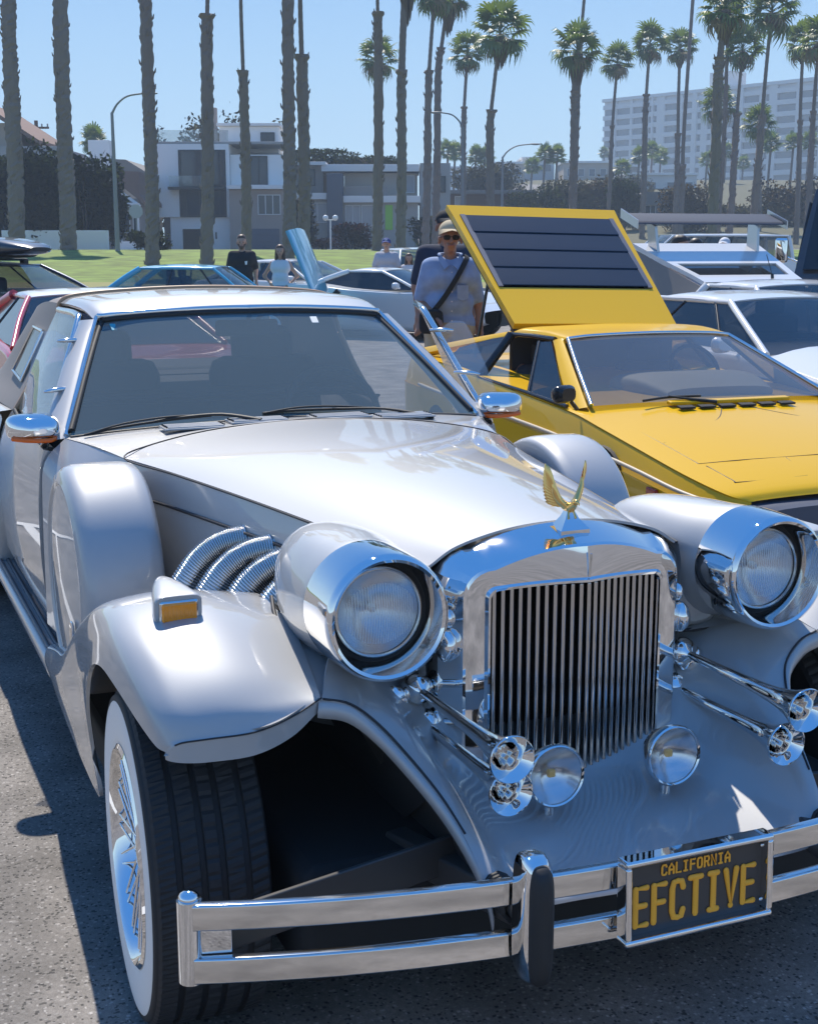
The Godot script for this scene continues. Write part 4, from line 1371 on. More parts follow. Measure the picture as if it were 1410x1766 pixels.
func palm(label: String, group: String, d: float, b: Vector2, mid: Vector2, top: Vector2, r0: float, r1: float, r2: float, crown: int, sd: int, skirt := 0.9, sc := 1.0) -> void:
	# crown: 0 leaves as parts, 1 one crown mesh (above the frame or very far)
	var y0 := rise(b.x, d) - 0.15
	var root := spot(b.x, d, y0)
	var o := thing("palm_tree", label, "palm", root, TURN, group)
	var tp := Vector3(top.x - b.x, top.y - y0, 0)
	var md := Vector3(mid.x - b.x, mid.y - y0, 0)
	var brk := clampf(md.y / tp.y, 0.1, 1.0) if r2 > 0 else 1.0
	palm_trunk(o, [Vector3.ZERO, md * 0.5 + Vector3(0.05, 0, 0), md, (md + tp) / 2 + Vector3(-0.04, 0, 0.05), tp], r0, r1, r2 if r2 > 0 else r1, brk, sd)
	if skirt > 0.0:
		rng.seed = sd + 7
		var mb := MB.new()
		for k in 46:
			var a := rng.randf() * TAU
			var h := rng.randf_range(0.2, skirt)
			var dd := Vector3(cos(a), 0, sin(a))
			var r := 0.32 * sin(PI * clampf(h / skirt, 0.05, 1.0)) + 0.12
			mb.tube([tp + dd * 0.12 + Vector3(0, -h * 0.4, 0), tp + dd * r + Vector3(0, -h * 0.8, 0), tp + dd * r * 0.8 + Vector3(0, -h - 0.5, 0)], [0.09, 0.11, 0.02], 5)
		part(mb, "dead_skirt", "palm_dead", o)
	if crown == 0:
		for fr in frond_frames(34, sd):
			var f := part(fronds[fr[1]], "frond", "frond_dead" if fr[1] == 3 and rng.randf() < 0.4 else "frond_green", o)
			f.transform = Transform3D(fr[0].basis.scaled(Vector3.ONE * sc), tp + fr[0].origin * sc)
	else:
		var c := part(crown_mesh[sd % 2], "crown", "frond_green", o)
		c.transform = Transform3D(Basis(Vector3.UP, sd * 0.7).scaled(Vector3.ONE * sc), tp)

func foliage(mb: MB, c: Vector3, r: Vector3, count: int, leaf: float, sd: int, box := false) -> void:
	rng.seed = sd
	var nz := noise(sd, 0.9 / maxf(r.x, 0.5), 2)
	for k in count:
		var d := Vector3(rng.randfn(), rng.randfn(), rng.randfn()).normalized()
		var rad := pow(rng.randf(), 0.33) * (1.0 + 0.45 * nz.get_noise_3dv(d * r.x * 1.5 + c))
		var p := c + d * r * rad
		if box:
			p = c + Vector3(rng.randf_range(-r.x, r.x), rng.randf_range(-r.y, r.y), rng.randf_range(-r.z, r.z)) * (1.0 + 0.12 * nz.get_noise_3dv(d * 9.0))
		var u := Vector3(rng.randfn(), rng.randfn(), rng.randfn()).normalized() * leaf * rng.randf_range(0.6, 1.3)
		var w := u.cross(Vector3(rng.randfn(), rng.randfn(), rng.randfn())).normalized() * leaf * 0.45
		var nn := u.cross(w).normalized()
		var i := mb.v.size()
		mb.v.append_array(PackedVector3Array([p - u, p + w, p + u, p - w]))
		mb.n.append_array(PackedVector3Array([-nn, -nn, -nn, -nn]))
		mb.u.append_array(PackedVector2Array([Vector2.ZERO, Vector2.ZERO, Vector2.ZERO, Vector2.ZERO]))
		mb.ix.append_array(PackedInt32Array([i, i + 1, i + 2, i, i + 2, i + 3]))

func bush(called: String, label: String, cat: String, lat: float, d: float, w: float, h: float, count: int, leaf: float, m: String, sd: int, group := "", y := 999.0, part_name := "crown") -> void:
	var o := thing(called, label, cat, spot(lat, d, rise(lat, d) if y > 900 else y), TURN, group)
	var mb := MB.new()
	rng.seed = sd
	for k in 5:
		var a := rng.randf() * TAU
		mb.tube([Vector3(cos(a) * 0.1, -0.2, sin(a) * 0.1), Vector3(cos(a) * w * 0.15, h * 0.3, sin(a) * w * 0.15), Vector3(cos(a) * w * 0.3, h * 0.7, sin(a) * w * 0.3)], [0.12, 0.08, 0.03], 6, 3)
	part(mb, "trunk", "branch_bark", o)
	mb = MB.new()
	for k in 8:
		rng.seed = sd * 31 + k
		var c := Vector3(lerpf(-0.36, 0.36, k / 7.0) * w, h * (rng.randf_range(0.22, 0.4) if k % 2 else rng.randf_range(0.55, 0.72)), rng.randf_range(-0.25, 0.25) * w)
		foliage(mb, c, Vector3(w * 0.26, h * 0.3, w * 0.26), count / 4, leaf * 0.8, sd * 17 + k)
	part(mb, part_name, m, o)

func block(o: Node3D, called: String, x0: float, x1: float, y0: float, y1: float, z0: float, z1: float, m: String) -> MeshInstance3D:
	var mb := MB.new()
	mb.box(Vector3((x0 + x1) / 2, (y0 + y1) / 2, (z0 + z1) / 2), Vector3(x1 - x0, y1 - y0, z1 - z0), 0.02)
	return part(mb, called, m, o)

func window(o: Node3D, x0: float, x1: float, y0: float, y1: float, z: float, cols := 2, rows := 1, frame := "frame_dark", pane := "window_glass") -> void:
	# frame proud of the wall by 6 cm, panes of their own inside it
	var mb := MB.new()
	var t := 0.07
	mb.box(Vector3((x0 + x1) / 2, y0 + t / 2, z), Vector3(x1 - x0, t, 0.12))
	mb.box(Vector3((x0 + x1) / 2, y1 - t / 2, z), Vector3(x1 - x0, t, 0.12))
	for k in cols + 1:
		var xx := lerpf(x0 + t / 2, x1 - t / 2, float(k) / cols)
		mb.box(Vector3(xx, (y0 + y1) / 2, z), Vector3(t, y1 - y0 - 2 * t - 0.004, 0.118))
	for k in range(1, rows):
		mb.box(Vector3((x0 + x1) / 2, lerpf(y0, y1, float(k) / rows), z), Vector3(x1 - x0 - 2 * t - 0.004, t, 0.116))
	var f := part(mb, "window", frame, o)
	for k in cols:
		mb = MB.new()
		var a := lerpf(x0 + t / 2, x1 - t / 2, float(k) / cols)
		var b := lerpf(x0 + t / 2, x1 - t / 2, float(k + 1) / cols)
		mb.box(Vector3((a + b) / 2, (y0 + y1) / 2, z - 0.02), Vector3(b - a - t, y1 - y0 - 2 * t, 0.03))
		part(mb, "pane", pane, f)

func roof_prism(o: Node3D, called: String, poly: String, z0: float, z1: float, m: String) -> void:
	var mb := MB.new()
	mb.prism(p2(poly), z0, z1)
	part(mb, called, m, o)

func lamp_post(label: String, lat: float, d: float, top: float, reach: float) -> void:
	var y0 := rise(lat, d)
	var o := thing("street_lamp", label, "street lamp", spot(lat, d, y0), TURN, "curved street lamps along the road")
	var mb := MB.new()
	var h := top - y0
	mb.tube([Vector3.ZERO, Vector3(0, h * 0.5, 0), Vector3(0, h, 0)], [0.14, 0.11, 0.08], 10)
	part(mb, "pole", "lamp_grey", o)
	mb = MB.new()
	mb.tube([Vector3(0, h - 0.05, 0), Vector3(reach * 0.18, h + 0.45, 0), Vector3(reach * 0.5, h + 0.85, 0), Vector3(reach, h + 1.0, 0)], [0.07, 0.05, 0.045], 8, 5)
	part(mb, "arm", "lamp_grey", o)
	mb = MB.new()
	mb.loft([section(0, 0, 0, 0.08, 0.05), section(0, -0.01, 0.3, 0.16, 0.08), section(0, -0.01, 0.6, 0.15, 0.07), section(0, 0, 0.85, 0.04, 0.03)], 2)
	var hd := part(mb, "lamp_head", "lamp_grey", o)
	hd.position = Vector3(reach - signf(reach) * 0.1, h + 1.0, 0)
	hd.rotation.y = PI / 2 * signf(reach)

func world_materials() -> void:
	# asphalt: fine binder with pale and dark chips of stone
	var n1 := noise(3, 0.09, 4).get_seamless_image(1024, 1024)
	var im := Image.create(1024, 1024, false, Image.FORMAT_RGB8)
	rng.seed = 77
	for y in 1024:
		for x in 1024:
			var v := 0.235 + 0.10 * (n1.get_pixel(x, y).r - 0.5) + rng.randf_range(-0.05, 0.05)
			im.set_pixel(x, y, lin(v * 1.06, v * 0.97, v * 0.88))
	for k in 26000:
		var w := rng.randi_range(2, 4)
		var v: float = [0.42, 0.34, 0.09, 0.07, 0.28][k % 5] * rng.randf_range(0.8, 1.15)
		im.fill_rect(Rect2i(rng.randi_range(0, 1020), rng.randi_range(0, 1020), w, rng.randi_range(2, 4)), lin(v * 1.04, v * 0.97, v * 0.9))
	var fine_t := ImageTexture.create_from_image(im)
	var blot := ntex(9, 0.008, Color(0.70, 0.70, 0.70), Color(1, 1, 1), 512, 5)
	mat("asphalt", Color(1, 1, 1), 0.88, 0.0, {albedo_texture = fine_t, uv1_triplanar = true, uv1_world_triplanar = true, uv1_scale = Vector3.ONE * 0.5, detail_enabled = true, detail_albedo = blot, detail_blend_mode = 3, heightmap_enabled = true, heightmap_scale = 0.25, heightmap_texture = fine_t})
	mat("far_ground", lin(0.10, 0.095, 0.05), 0.95)
	mat("lawn", lin(0.19, 0.29, 0.03), 0.9, 0.0, {albedo_texture = ntex(5, 0.02, Color(0.62, 0.58, 0.5), Color(1, 1, 1), 512, 6), uv1_triplanar = true, uv1_world_triplanar = true, uv1_scale = Vector3.ONE * 0.06})
	mat("lawn_dry", lin(0.22, 0.21, 0.07), 0.95)
	mat("concrete", lin(0.34, 0.30, 0.26), 0.85)
	mat("paint_line", lin(0.62, 0.61, 0.58), 0.7)
	var bark := ntex(21, 0.06, Color(0.5, 0.5, 0.5), Color(1, 1, 1), 256, 4)
	mat("palm_bark", lin(0.37, 0.29, 0.24), 0.95, 0.0, {albedo_texture = bark, uv1_triplanar = true, uv1_scale = Vector3(1.5, 3.0, 1.5)})
	mat("palm_bark_smooth", lin(0.33, 0.26, 0.215), 0.9, 0.0, {albedo_texture = bark, uv1_triplanar = true, uv1_scale = Vector3(1, 4, 1)})
	mat("palm_dead", lin(0.12, 0.085, 0.055), 0.95)
	mat("frond_green", lin(0.075, 0.11, 0.035), 0.5, 0.0, {backlight_enabled = true, backlight = Color(0.35, 0.42, 0.12)})
	mat("frond_dead", lin(0.19, 0.15, 0.07), 0.7, 0.0, {backlight_enabled = true, backlight = Color(0.3, 0.25, 0.1)})
	mat("branch_bark", lin(0.09, 0.07, 0.055), 0.95)
	mat("leaf_dark", lin(0.11, 0.17, 0.05), 0.6, 0.0, {backlight_enabled = true, backlight = Color(0.25, 0.32, 0.1)})
	mat("leaf_green", lin(0.09, 0.13, 0.035), 0.6, 0.0, {backlight_enabled = true, backlight = Color(0.2, 0.25, 0.06)})
	mat("leaf_olive", lin(0.17, 0.165, 0.075), 0.6, 0.0, {backlight_enabled = true, backlight = Color(0.2, 0.18, 0.06)})
	mat("leaf_brown", lin(0.22, 0.165, 0.09), 0.7, 0.0, {backlight_enabled = true, backlight = Color(0.2, 0.15, 0.06)})
	mat("leaf_red", lin(0.08, 0.025, 0.02), 0.6)
	mat("stucco_white", lin(0.84, 0.82, 0.78), 0.85)
	mat("stucco_grey", lin(0.36, 0.34, 0.315), 0.85)
	mat("stucco_beige", lin(0.44, 0.37, 0.30), 0.85)
	mat("stucco_taupe", lin(0.32, 0.265, 0.225), 0.85)
	mat("slate_blue", lin(0.105, 0.115, 0.14), 0.8)
	mat("fascia_white", lin(0.74, 0.72, 0.69), 0.8)
	mat("roof_brown", lin(0.20, 0.125, 0.095), 0.9)
	mat("roof_grey", lin(0.18, 0.165, 0.15), 0.9)
	mat("wood_brown", lin(0.12, 0.07, 0.045), 0.8)
	mat("frame_dark", lin(0.02, 0.022, 0.025), 0.5)
	mat("frame_white", lin(0.6, 0.6, 0.58), 0.6)
	mat("window_glass", lin(0.035, 0.045, 0.055), 0.06)
	mat("window_blind", lin(0.34, 0.34, 0.35), 0.35)
	mat("tower_glass", lin(0.11, 0.125, 0.145), 0.15)
	mat("tower_white", lin(0.60, 0.585, 0.56), 0.85)
	mat("rail_glass", lin(0.2, 0.26, 0.26, 0.25), 0.0, 0.0, {transparency = 1})
	mat("green_door", lin(0.25, 0.55, 0.06), 0.6)
	mat("lamp_grey", lin(0.22, 0.22, 0.22), 0.6)
	mat("sign_metal", lin(0.40, 0.40, 0.40), 0.5)
	mat("globe_white", lin(0.75, 0.75, 0.72), 0.4)

func setting() -> void:
	world_materials()
	# ground: one sheet out to the horizon, flat where the cars stand
	var g := []
	for d in [-120.0, -60.0, -10.0, 0.0, 20.0, 40.0, 44.0, 48.0, 54.0, 60.0, 66.0, 72.0, 78.0, 84.0, 96.0, 110.0, 125.0, 140.0, 160.0, 180.0, 200.0, 230.0, 270.0, 350.0, 520.0]:
		var row := []
		for l in [260.0, 200.0, 150.0, 100.0, 60.0, 40.0, 20.0, 10.0, 0.0, -10.0, -20.0, -40.0, -60.0, -110.0, -200.0]:
			row.append(spot(l, d, rise(l, d)))
		g.append(row)
	var mb := MB.new()
	mb.grid(g, false, false, 80.0)
	struct(mb, "ground", "asphalt")
	struct(sheet(48.0, 82.0, -70.0, 90.0, 18, 24, 0.05), "lawn", "lawn").set_meta("kind", "structure")
	struct(sheet(47.2, 51.0, -70.0, 90.0, 4, 24, 0.085), "dry_grass", "lawn_dry")
	struct(sheet(112.0, 515.0, 3.0, 250.0, 30, 24, 0.08), "hillside", "far_ground")
	mb = MB.new()
	for k in 40:
		var a := spot(-60.0 + k * 3.0, 46.6, rise(0, 46.6))
		var b := spot(-60.0 + k * 3.0 + 2.99, 46.6, rise(0, 46.6))
		mb.beam(a + Vector3(0, 0.07, 0), b + Vector3(0, 0.07, 0), 0.3, 0.15, 0.02)
	struct(mb, "kerb", "concrete")
	mb = MB.new()
	mb.x = Transform3D(Basis(Vector3.UP, -0.03), Vector3(1.30, 0, 0))
	for k in [-2, -1, 0, 1, 2, 3]:
		mb.box(Vector3(k * 2.75, 0.006, -2.4), Vector3(0.1, 0.004, 5.4))
	mb.box(Vector3(0.0, 0.006, -5.15), Vector3(24.0, 0.0041, 0.1))
	struct(mb, "parking_lines", "paint_line")

func background() -> void:
	make_fronds()
	var gp := "tall fan palms along the lawn"
	# palms: distance, foot, where the rough trunk ends, top (lateral, height)
	palm("thick palm trunk at the far left edge, beside the terrace house", gp, 78, Vector2(-22.46, 0), Vector2(-22.28, 10.4), Vector2(-22.0, 18.0), 0.45, 0.40, 0, 1, 1)
	palm("thick palm trunk in front of the dark hedge, right of the edge palm", gp, 79, Vector2(-19.78, 0), Vector2(-19.67, 8.9), Vector2(-19.4, 18.5), 0.46, 0.41, 0, 1, 2)
	palm("palm trunk between the gabled house and the white modern house", gp, 62, Vector2(-11.71, 0), Vector2(-11.6, 7.3), Vector2(-11.5, 15.5), 0.31, 0.25, 0, 1, 3)
	palm("palm before the tall glazed bay of the white house, thin above", gp, 62, Vector2(-9.24, 0), Vector2(-8.95, 10.05), Vector2(-8.6, 15.5), 0.29, 0.25, 0.10, 1, 4)
	palm("palm before the white house's right wing, ragged collar halfway up", gp, 70, Vector2(-8.36, 0), Vector2(-8.31, 9.6), Vector2(-8.3, 17.0), 0.26, 0.23, 0.10, 1, 5)
	palm("left trunk of the close pair of palms before the taupe house", gp, 62, Vector2(-5.5, 0), Vector2(-5.37, 7.3), Vector2(-5.2, 15.5), 0.30, 0.25, 0, 1, 6)
	palm("right trunk of the close palm pair, big ragged collar, thin above", gp, 66, Vector2(-5.09, 0), Vector2(-5.05, 9.55), Vector2(-5.05, 16.5), 0.29, 0.27, 0.12, 1, 7)
	palm("palm behind the man in the blue cap, thin trunk above", gp, 76, Vector2(-1.79, 0), Vector2(-1.67, 12.2), Vector2(-1.65, 19.0), 0.28, 0.24, 0.10, 1, 8)
	palm("palm whose crown shows on both sides of a thin bare trunk", gp, 112, Vector2(-2.5, 0), Vector2(-2.48, 9.0), Vector2(-2.45, 16.2), 0.26, 0.22, 0.16, 0, 28, 0.8, 0.95)
	palm("palm with a bushy skirt near its top, before the grey flats", gp, 75, Vector2(-0.48, 0), Vector2(-0.4, 10.0), Vector2(-0.1, 16.8), 0.27, 0.24, 0.2, 0, 9, 3.2)
	palm("left of two leaning palms above the man in the khaki cap", gp, 95, Vector2(1.14, 0), Vector2(1.31, 11.7), Vector2(1.75, 18.4), 0.27, 0.24, 0.14, 0, 10)
	palm("right of two leaning palms above the khaki cap, collar on its trunk", gp, 100, Vector2(1.92, 0), Vector2(2.08, 13.4), Vector2(2.8, 18.9), 0.27, 0.23, 0.15, 0, 11, 2.2)
	palm("palm with broad crown and bulging skirt above the hatch's left corner", gp, 90, Vector2(5.29, 0), Vector2(5.28, 9.26), Vector2(5.86, 15.0), 0.29, 0.25, 0.13, 0, 12, 1.8, 1.1)
	palm("small slim palm left of the broad crowned one, against blue sky", gp, 120, Vector2(4.7, 0), Vector2(4.73, 11.7), Vector2(5.03, 17.7), 0.26, 0.22, 0.15, 0, 13, 1.0)
	palm("palm standing alone in the sky left of the white tower", gp, 95, Vector2(11.29, 0), Vector2(11.33, 10.4), Vector2(11.42, 14.6), 0.28, 0.25, 0.26, 0, 14, 2.4)
	palm("thin bare trunk crossing the lone palm's crown, rising out of view", gp, 97, Vector2(11.53, 0), Vector2(11.78, 13.7), Vector2(12.3, 21.5), 0.22, 0.17, 0.12, 1, 15)
	palm("slim palm at the white tower's left corner with small crown", gp, 130, Vector2(18.83, 0), Vector2(19.06, 11.5), Vector2(19.4, 18.3), 0.2, 0.17, 0.15, 0, 16, 1.0, 0.95)
	palm("palm with green crown just over the tower's left roof end", gp, 130, Vector2(22.2, 0), Vector2(22.15, 13.6), Vector2(22.36, 19.9), 0.27, 0.24, 0.16, 0, 17, 1.2, 1.05)
	palm("palm over the tower roof, right of its neighbour with similar crown", gp, 135, Vector2(26.27, 0), Vector2(26.25, 11.9), Vector2(26.13, 20.3), 0.27, 0.24, 0.17, 0, 18, 1.5, 1.0)
	palm("bare leaning trunk rising out of view before the tower's roof", gp, 120, Vector2(23.81, 0), Vector2(23.83, 11.0), Vector2(24.3, 26.0), 0.27, 0.25, 0.17, 1, 19)
	palm("thick trunk before the tower's roof house, crown at the picture's top", gp, 75, Vector2(16.61, 0), Vector2(16.63, 10.0), Vector2(16.85, 14.0), 0.30, 0.25, 0.2, 0, 20, 1.5, 0.9)
	palm("slender trunk just behind the thick one before the roof house", gp, 110, Vector2(24.84, 0), Vector2(25.05, 12.6), Vector2(25.01, 20.6), 0.2, 0.17, 0.15, 0, 21)
	palm("palm with olive crown right of the tower's roof house", gp, 110, Vector2(25.77, 0), Vector2(25.98, 10.6), Vector2(26.23, 16.7), 0.28, 0.25, 0.14, 0, 22, 1.2)
	palm("leaning palm with wide crown high over the tower's right half", gp, 95, Vector2(23.79, 0), Vector2(24.17, 9.8), Vector2(24.49, 17.1), 0.27, 0.24, 0.14, 0, 23, 0.8, 1.1)
	palm("palm near the right edge with crown above the tower roof", gp, 120, Vector2(34.08, 0), Vector2(33.89, 11.2), Vector2(33.76, 18.6), 0.24, 0.2, 0.16, 0, 24, 1.2)
	palm("last palm at the right edge, crown partly cut off", gp, 105, Vector2(30.58, 0), Vector2(30.6, 10.4), Vector2(30.72, 16.6), 0.24, 0.2, 0.15, 0, 25, 1.0)
	palm("palm with crown half hiding the tower's upper floors", gp, 140, Vector2(31.61, 0), Vector2(31.38, 8.8), Vector2(31.13, 15.4), 0.24, 0.22, 0.2, 0, 26, 0.8, 1.15)
	palm("shorter palm before the tower's middle floors, right of the thick trunk", gp, 140, Vector2(35.9, 0), Vector2(35.63, 8.8), Vector2(35.38, 13.6), 0.24, 0.22, 0.2, 0, 27, 0.8)
	var k := 0
	for q in [[46.5, 330, 23.4, "palm right at the foot of the tower's left corner"], [32.3, 210, 13.3, "small palm before the tower's left bays, lower crown"], [34.9, 210, 15.0, "small palm before the tower's left bays, higher crown"], [38.6, 220, 16.4, "small palm before the tower's third bay"], [41.8, 230, 16.1, "small palm before the tower between two leaning trunks"], [47.4, 220, 15.0, "small palm left of the thick trunk before the tower"], [52.7, 230, 17.1, "small palm right behind the thick trunk before the tower"], [62.9, 260, 16.9, "dim small palm before the tower's middle, lowest crown"], [47.0, 180, 14.7, "small palm with rounded crown before the tower's right half"], [52.7, 190, 15.5, "small palm with brownish crown before the tower's right half"], [57.8, 200, 16.4, "small palm at the right edge before the tower"], [5.2, 190, 14.4, "far palm on the hill at the grey flats' right end"], [6.5, 200, 14.8, "far palm on the hill, second from the grey flats"], [9.5, 200, 14.4, "far low palm on the hill behind the middle street lamp"], [10.8, 200, 14.2, "far palm on the hill right of the middle street lamp"], [18.6, 210, 13.5, "leftmost of three far palms on the hill crest"], [18.56, 190, 13.9, "middle of three far palms on the hill crest"], [20.24, 190, 13.8, "rightmost of three far palms on the hill crest"], [-29.75, 130, 11.2, "small palm behind the gabled house's white chimney"]]:
		k += 1
		var hh: float = q[2]
		palm(q[3], "far palms on the hill", q[1], Vector2(q[0], 0), Vector2(q[0], hh * 0.6), Vector2(q[0] + 0.2, hh), 0.22, 0.2, 0.18, 1, 40 + k, 0.0, 0.95)
	houses()
	tower()
	# street lamps
	lamp_post("tall street lamp before the gabled house, arm curving right", -16.05, 75, 8.7, 1.75)
	lamp_post("short street lamp rising over the yellow hatch, arm to the right", 7.47, 110, 8.6, 2.3)
	lamp_post("street lamp beside the small slim palm, arm curving left", 3.70, 95, 9.6, -1.55)
	# signs, poles and plants by the road
	var o := thing("road_sign", "back of an octagonal road sign on a thin post", "road sign", spot(-15.95, 80, rise(-15.9, 80)), TURN)
	var mb := MB.new()
	mb.tube([Vector3(0, -0.2, 0), Vector3(0, 2.5, 0)], 0.04, 8)
	part(mb, "post", "lamp_grey", o)
	mb = MB.new()
	var oc := []
	for i in 8:
		oc.append(Vector2(cos(TAU * (i + 0.5) / 8) * 0.42, 2.25 + sin(TAU * (i + 0.5) / 8) * 0.42))
	mb.prism(oc, 0.05, 0.07)
	part(mb, "plate", "sign_metal", o)
	o = thing("globe_lamp", "lamp post with two white globes before the grey flats", "lamp", spot(-5.17, 90, rise(-5, 90)), TURN)
	mb = MB.new()
	mb.tube([Vector3(0, -0.1, 0), Vector3(0, 2.0, 0)], 0.05, 8)
	mb.tube([Vector3(-0.3, 1.95, 0), Vector3(0.3, 1.95, 0)], 0.03, 8)
	part(mb, "post", "globe_white", o)
	for s in [-1, 1]:
		mb = MB.new()
		mb.ball(Vector3(0.32 * s, 2.08, 0), Vector3.ONE * 0.19, 12)
		part(mb, "globe", "globe_white", o)
	o = thing("utility_pole", "wooden utility pole with crossarm behind the terrace house", "utility pole", spot(-29.6, 110, 1.1), TURN)
	mb = MB.new()
	mb.tube([Vector3.ZERO, Vector3(0, 10.3, 0)], 0.15, 8)
	part(mb, "pole", "wood_brown", o)
	mb = MB.new()
	mb.box(Vector3(0, 9.75, 0), Vector3(2.0, 0.16, 0.14))
	part(mb, "crossarm", "wood_brown", o)
	for i in 5:
		mb = MB.new()
		mb.lathe([Vector2(0, 0), Vector2(0.07, 0.02), Vector2(0.05, 0.12), Vector2(0.08, 0.16), Vector2(0, 0.26)], 8)
		part(mb, "insulator", "lamp_grey", o).position = Vector3(-0.9 + 0.45 * i, 9.83, 0)
	bush("dark_tree", "dark clipped tree mass at the far left behind the first palm", "tree", -24.2, 84, 4.6, 6.3, 3600, 0.26, "leaf_dark", 3, "dark trees at the left")
	bush("dark_tree", "dark rounded tree between the second palm and the lamp", "tree", -19.9, 85, 4.6, 6.0, 3600, 0.26, "leaf_dark", 4, "dark trees at the left")
	bush("dark_tree", "dark tree mass right behind the second thick palm", "tree", -22.2, 87, 4.6, 6.2, 3200, 0.26, "leaf_dark", 8, "dark trees at the left")
	bush("roadside_shrub", "small green shrub at the foot of the tall street lamp", "shrub", -14.9, 78, 2.2, 1.2, 700, 0.14, "leaf_green", 5)
	bush("round_shrub", "rounded dark red shrub before the grey flats", "shrub", -4.04, 100, 2.6, 2.0, 1200, 0.15, "leaf_red", 6)
	bush("round_shrub", "rounded dark green shrub at the grey flats' right end", "shrub", 1.9, 104, 3.4, 2.6, 1200, 0.18, "leaf_dark", 7)
	bush("entrance_shrub", "tall shrub climbing beside the close palm pair", "shrub", -8.2, 104, 2.0, 4.2, 1100, 0.2, "leaf_olive", 9)
	bush("red_plant", "low reddish plants at the taupe house wall", "shrub", -6.6, 105, 2.0, 0.9, 500, 0.12, "leaf_red", 10)
	bush("garden_tree", "round olive tree on the hill behind the white house's roof", "tree", -18.6, 135, 6.5, 13.2, 2600, 0.34, "leaf_olive", 12)
	bush("garden_tree", "taller olive tree behind the white house's roof terrace", "tree", -23.2, 138, 4.2, 11.6, 2000, 0.34, "leaf_olive", 13)
	bush("garden_tree", "small tree top right of the white house's roof room", "tree", -14.6, 140, 6.0, 13.0, 1600, 0.34, "leaf_olive", 14)
	bush("hillside_bush", "brown bushes right of the lone palm's foot", "shrub", 20.9, 150, 6.2, 5.0, 2400, 0.26, "leaf_brown", 15, "", 4.2)
	bush("hillside_bush", "dark green tree at the left corner of the white tower", "tree", 22.4, 142, 3.4, 5.8, 1600, 0.26, "leaf_dark", 16, "", 3.2)
	bush("hillside_bush", "tall grey green bush left of the lone palm", "shrub", 17.0, 146, 5.2, 5.6, 2200, 0.26, "leaf_olive", 17, "", 3.4)
	bush("hillside_bush", "leafy green bushes over the yellow hatch's middle", "shrub", 13.2, 140, 5.6, 4.4, 2200, 0.24, "leaf_green", 18, "", 3.2)
	bush("hillside_bush", "greyish hill bush above the dark low house", "shrub", 9.8, 170, 8.0, 5.0, 2400, 0.28, "leaf_olive", 19, "", 7.0)
	bush("hillside_bush", "rounded brown tree before the tower, behind the grey rear wing", "tree", 28.6, 140, 5.6, 5.8, 2600, 0.24, "leaf_brown", 20, "", 2.6)
	bush("hillside_bush", "low olive bushes under the tower's right half", "shrub", 36.5, 150, 9.0, 3.4, 2200, 0.26, "leaf_olive", 21, "", 3.0)
	bush("hillside_bush", "grey brown tree at the right edge before the tower", "tree", 42.0, 150, 8.0, 6.0, 2600, 0.28, "leaf_brown", 22, "", 3.0)
	bush("hillside_bush", "dark hillside trees left of the tower's foot", "tree", 31.5, 200, 9.0, 6.0, 2400, 0.3, "leaf_olive", 23, "", 6.0)
	bush("climbing_shrub", "green plants in a row along the white house's long roof", "plants", -8.6, 128, 7.5, 1.6, 1600, 0.2, "leaf_green", 24, "", 9.0)
	bush("climbing_shrub", "green roof plants left of the grey flats' upper storey", "plants", -3.4, 128, 5.5, 1.4, 1200, 0.2, "leaf_green", 25, "", 8.6)

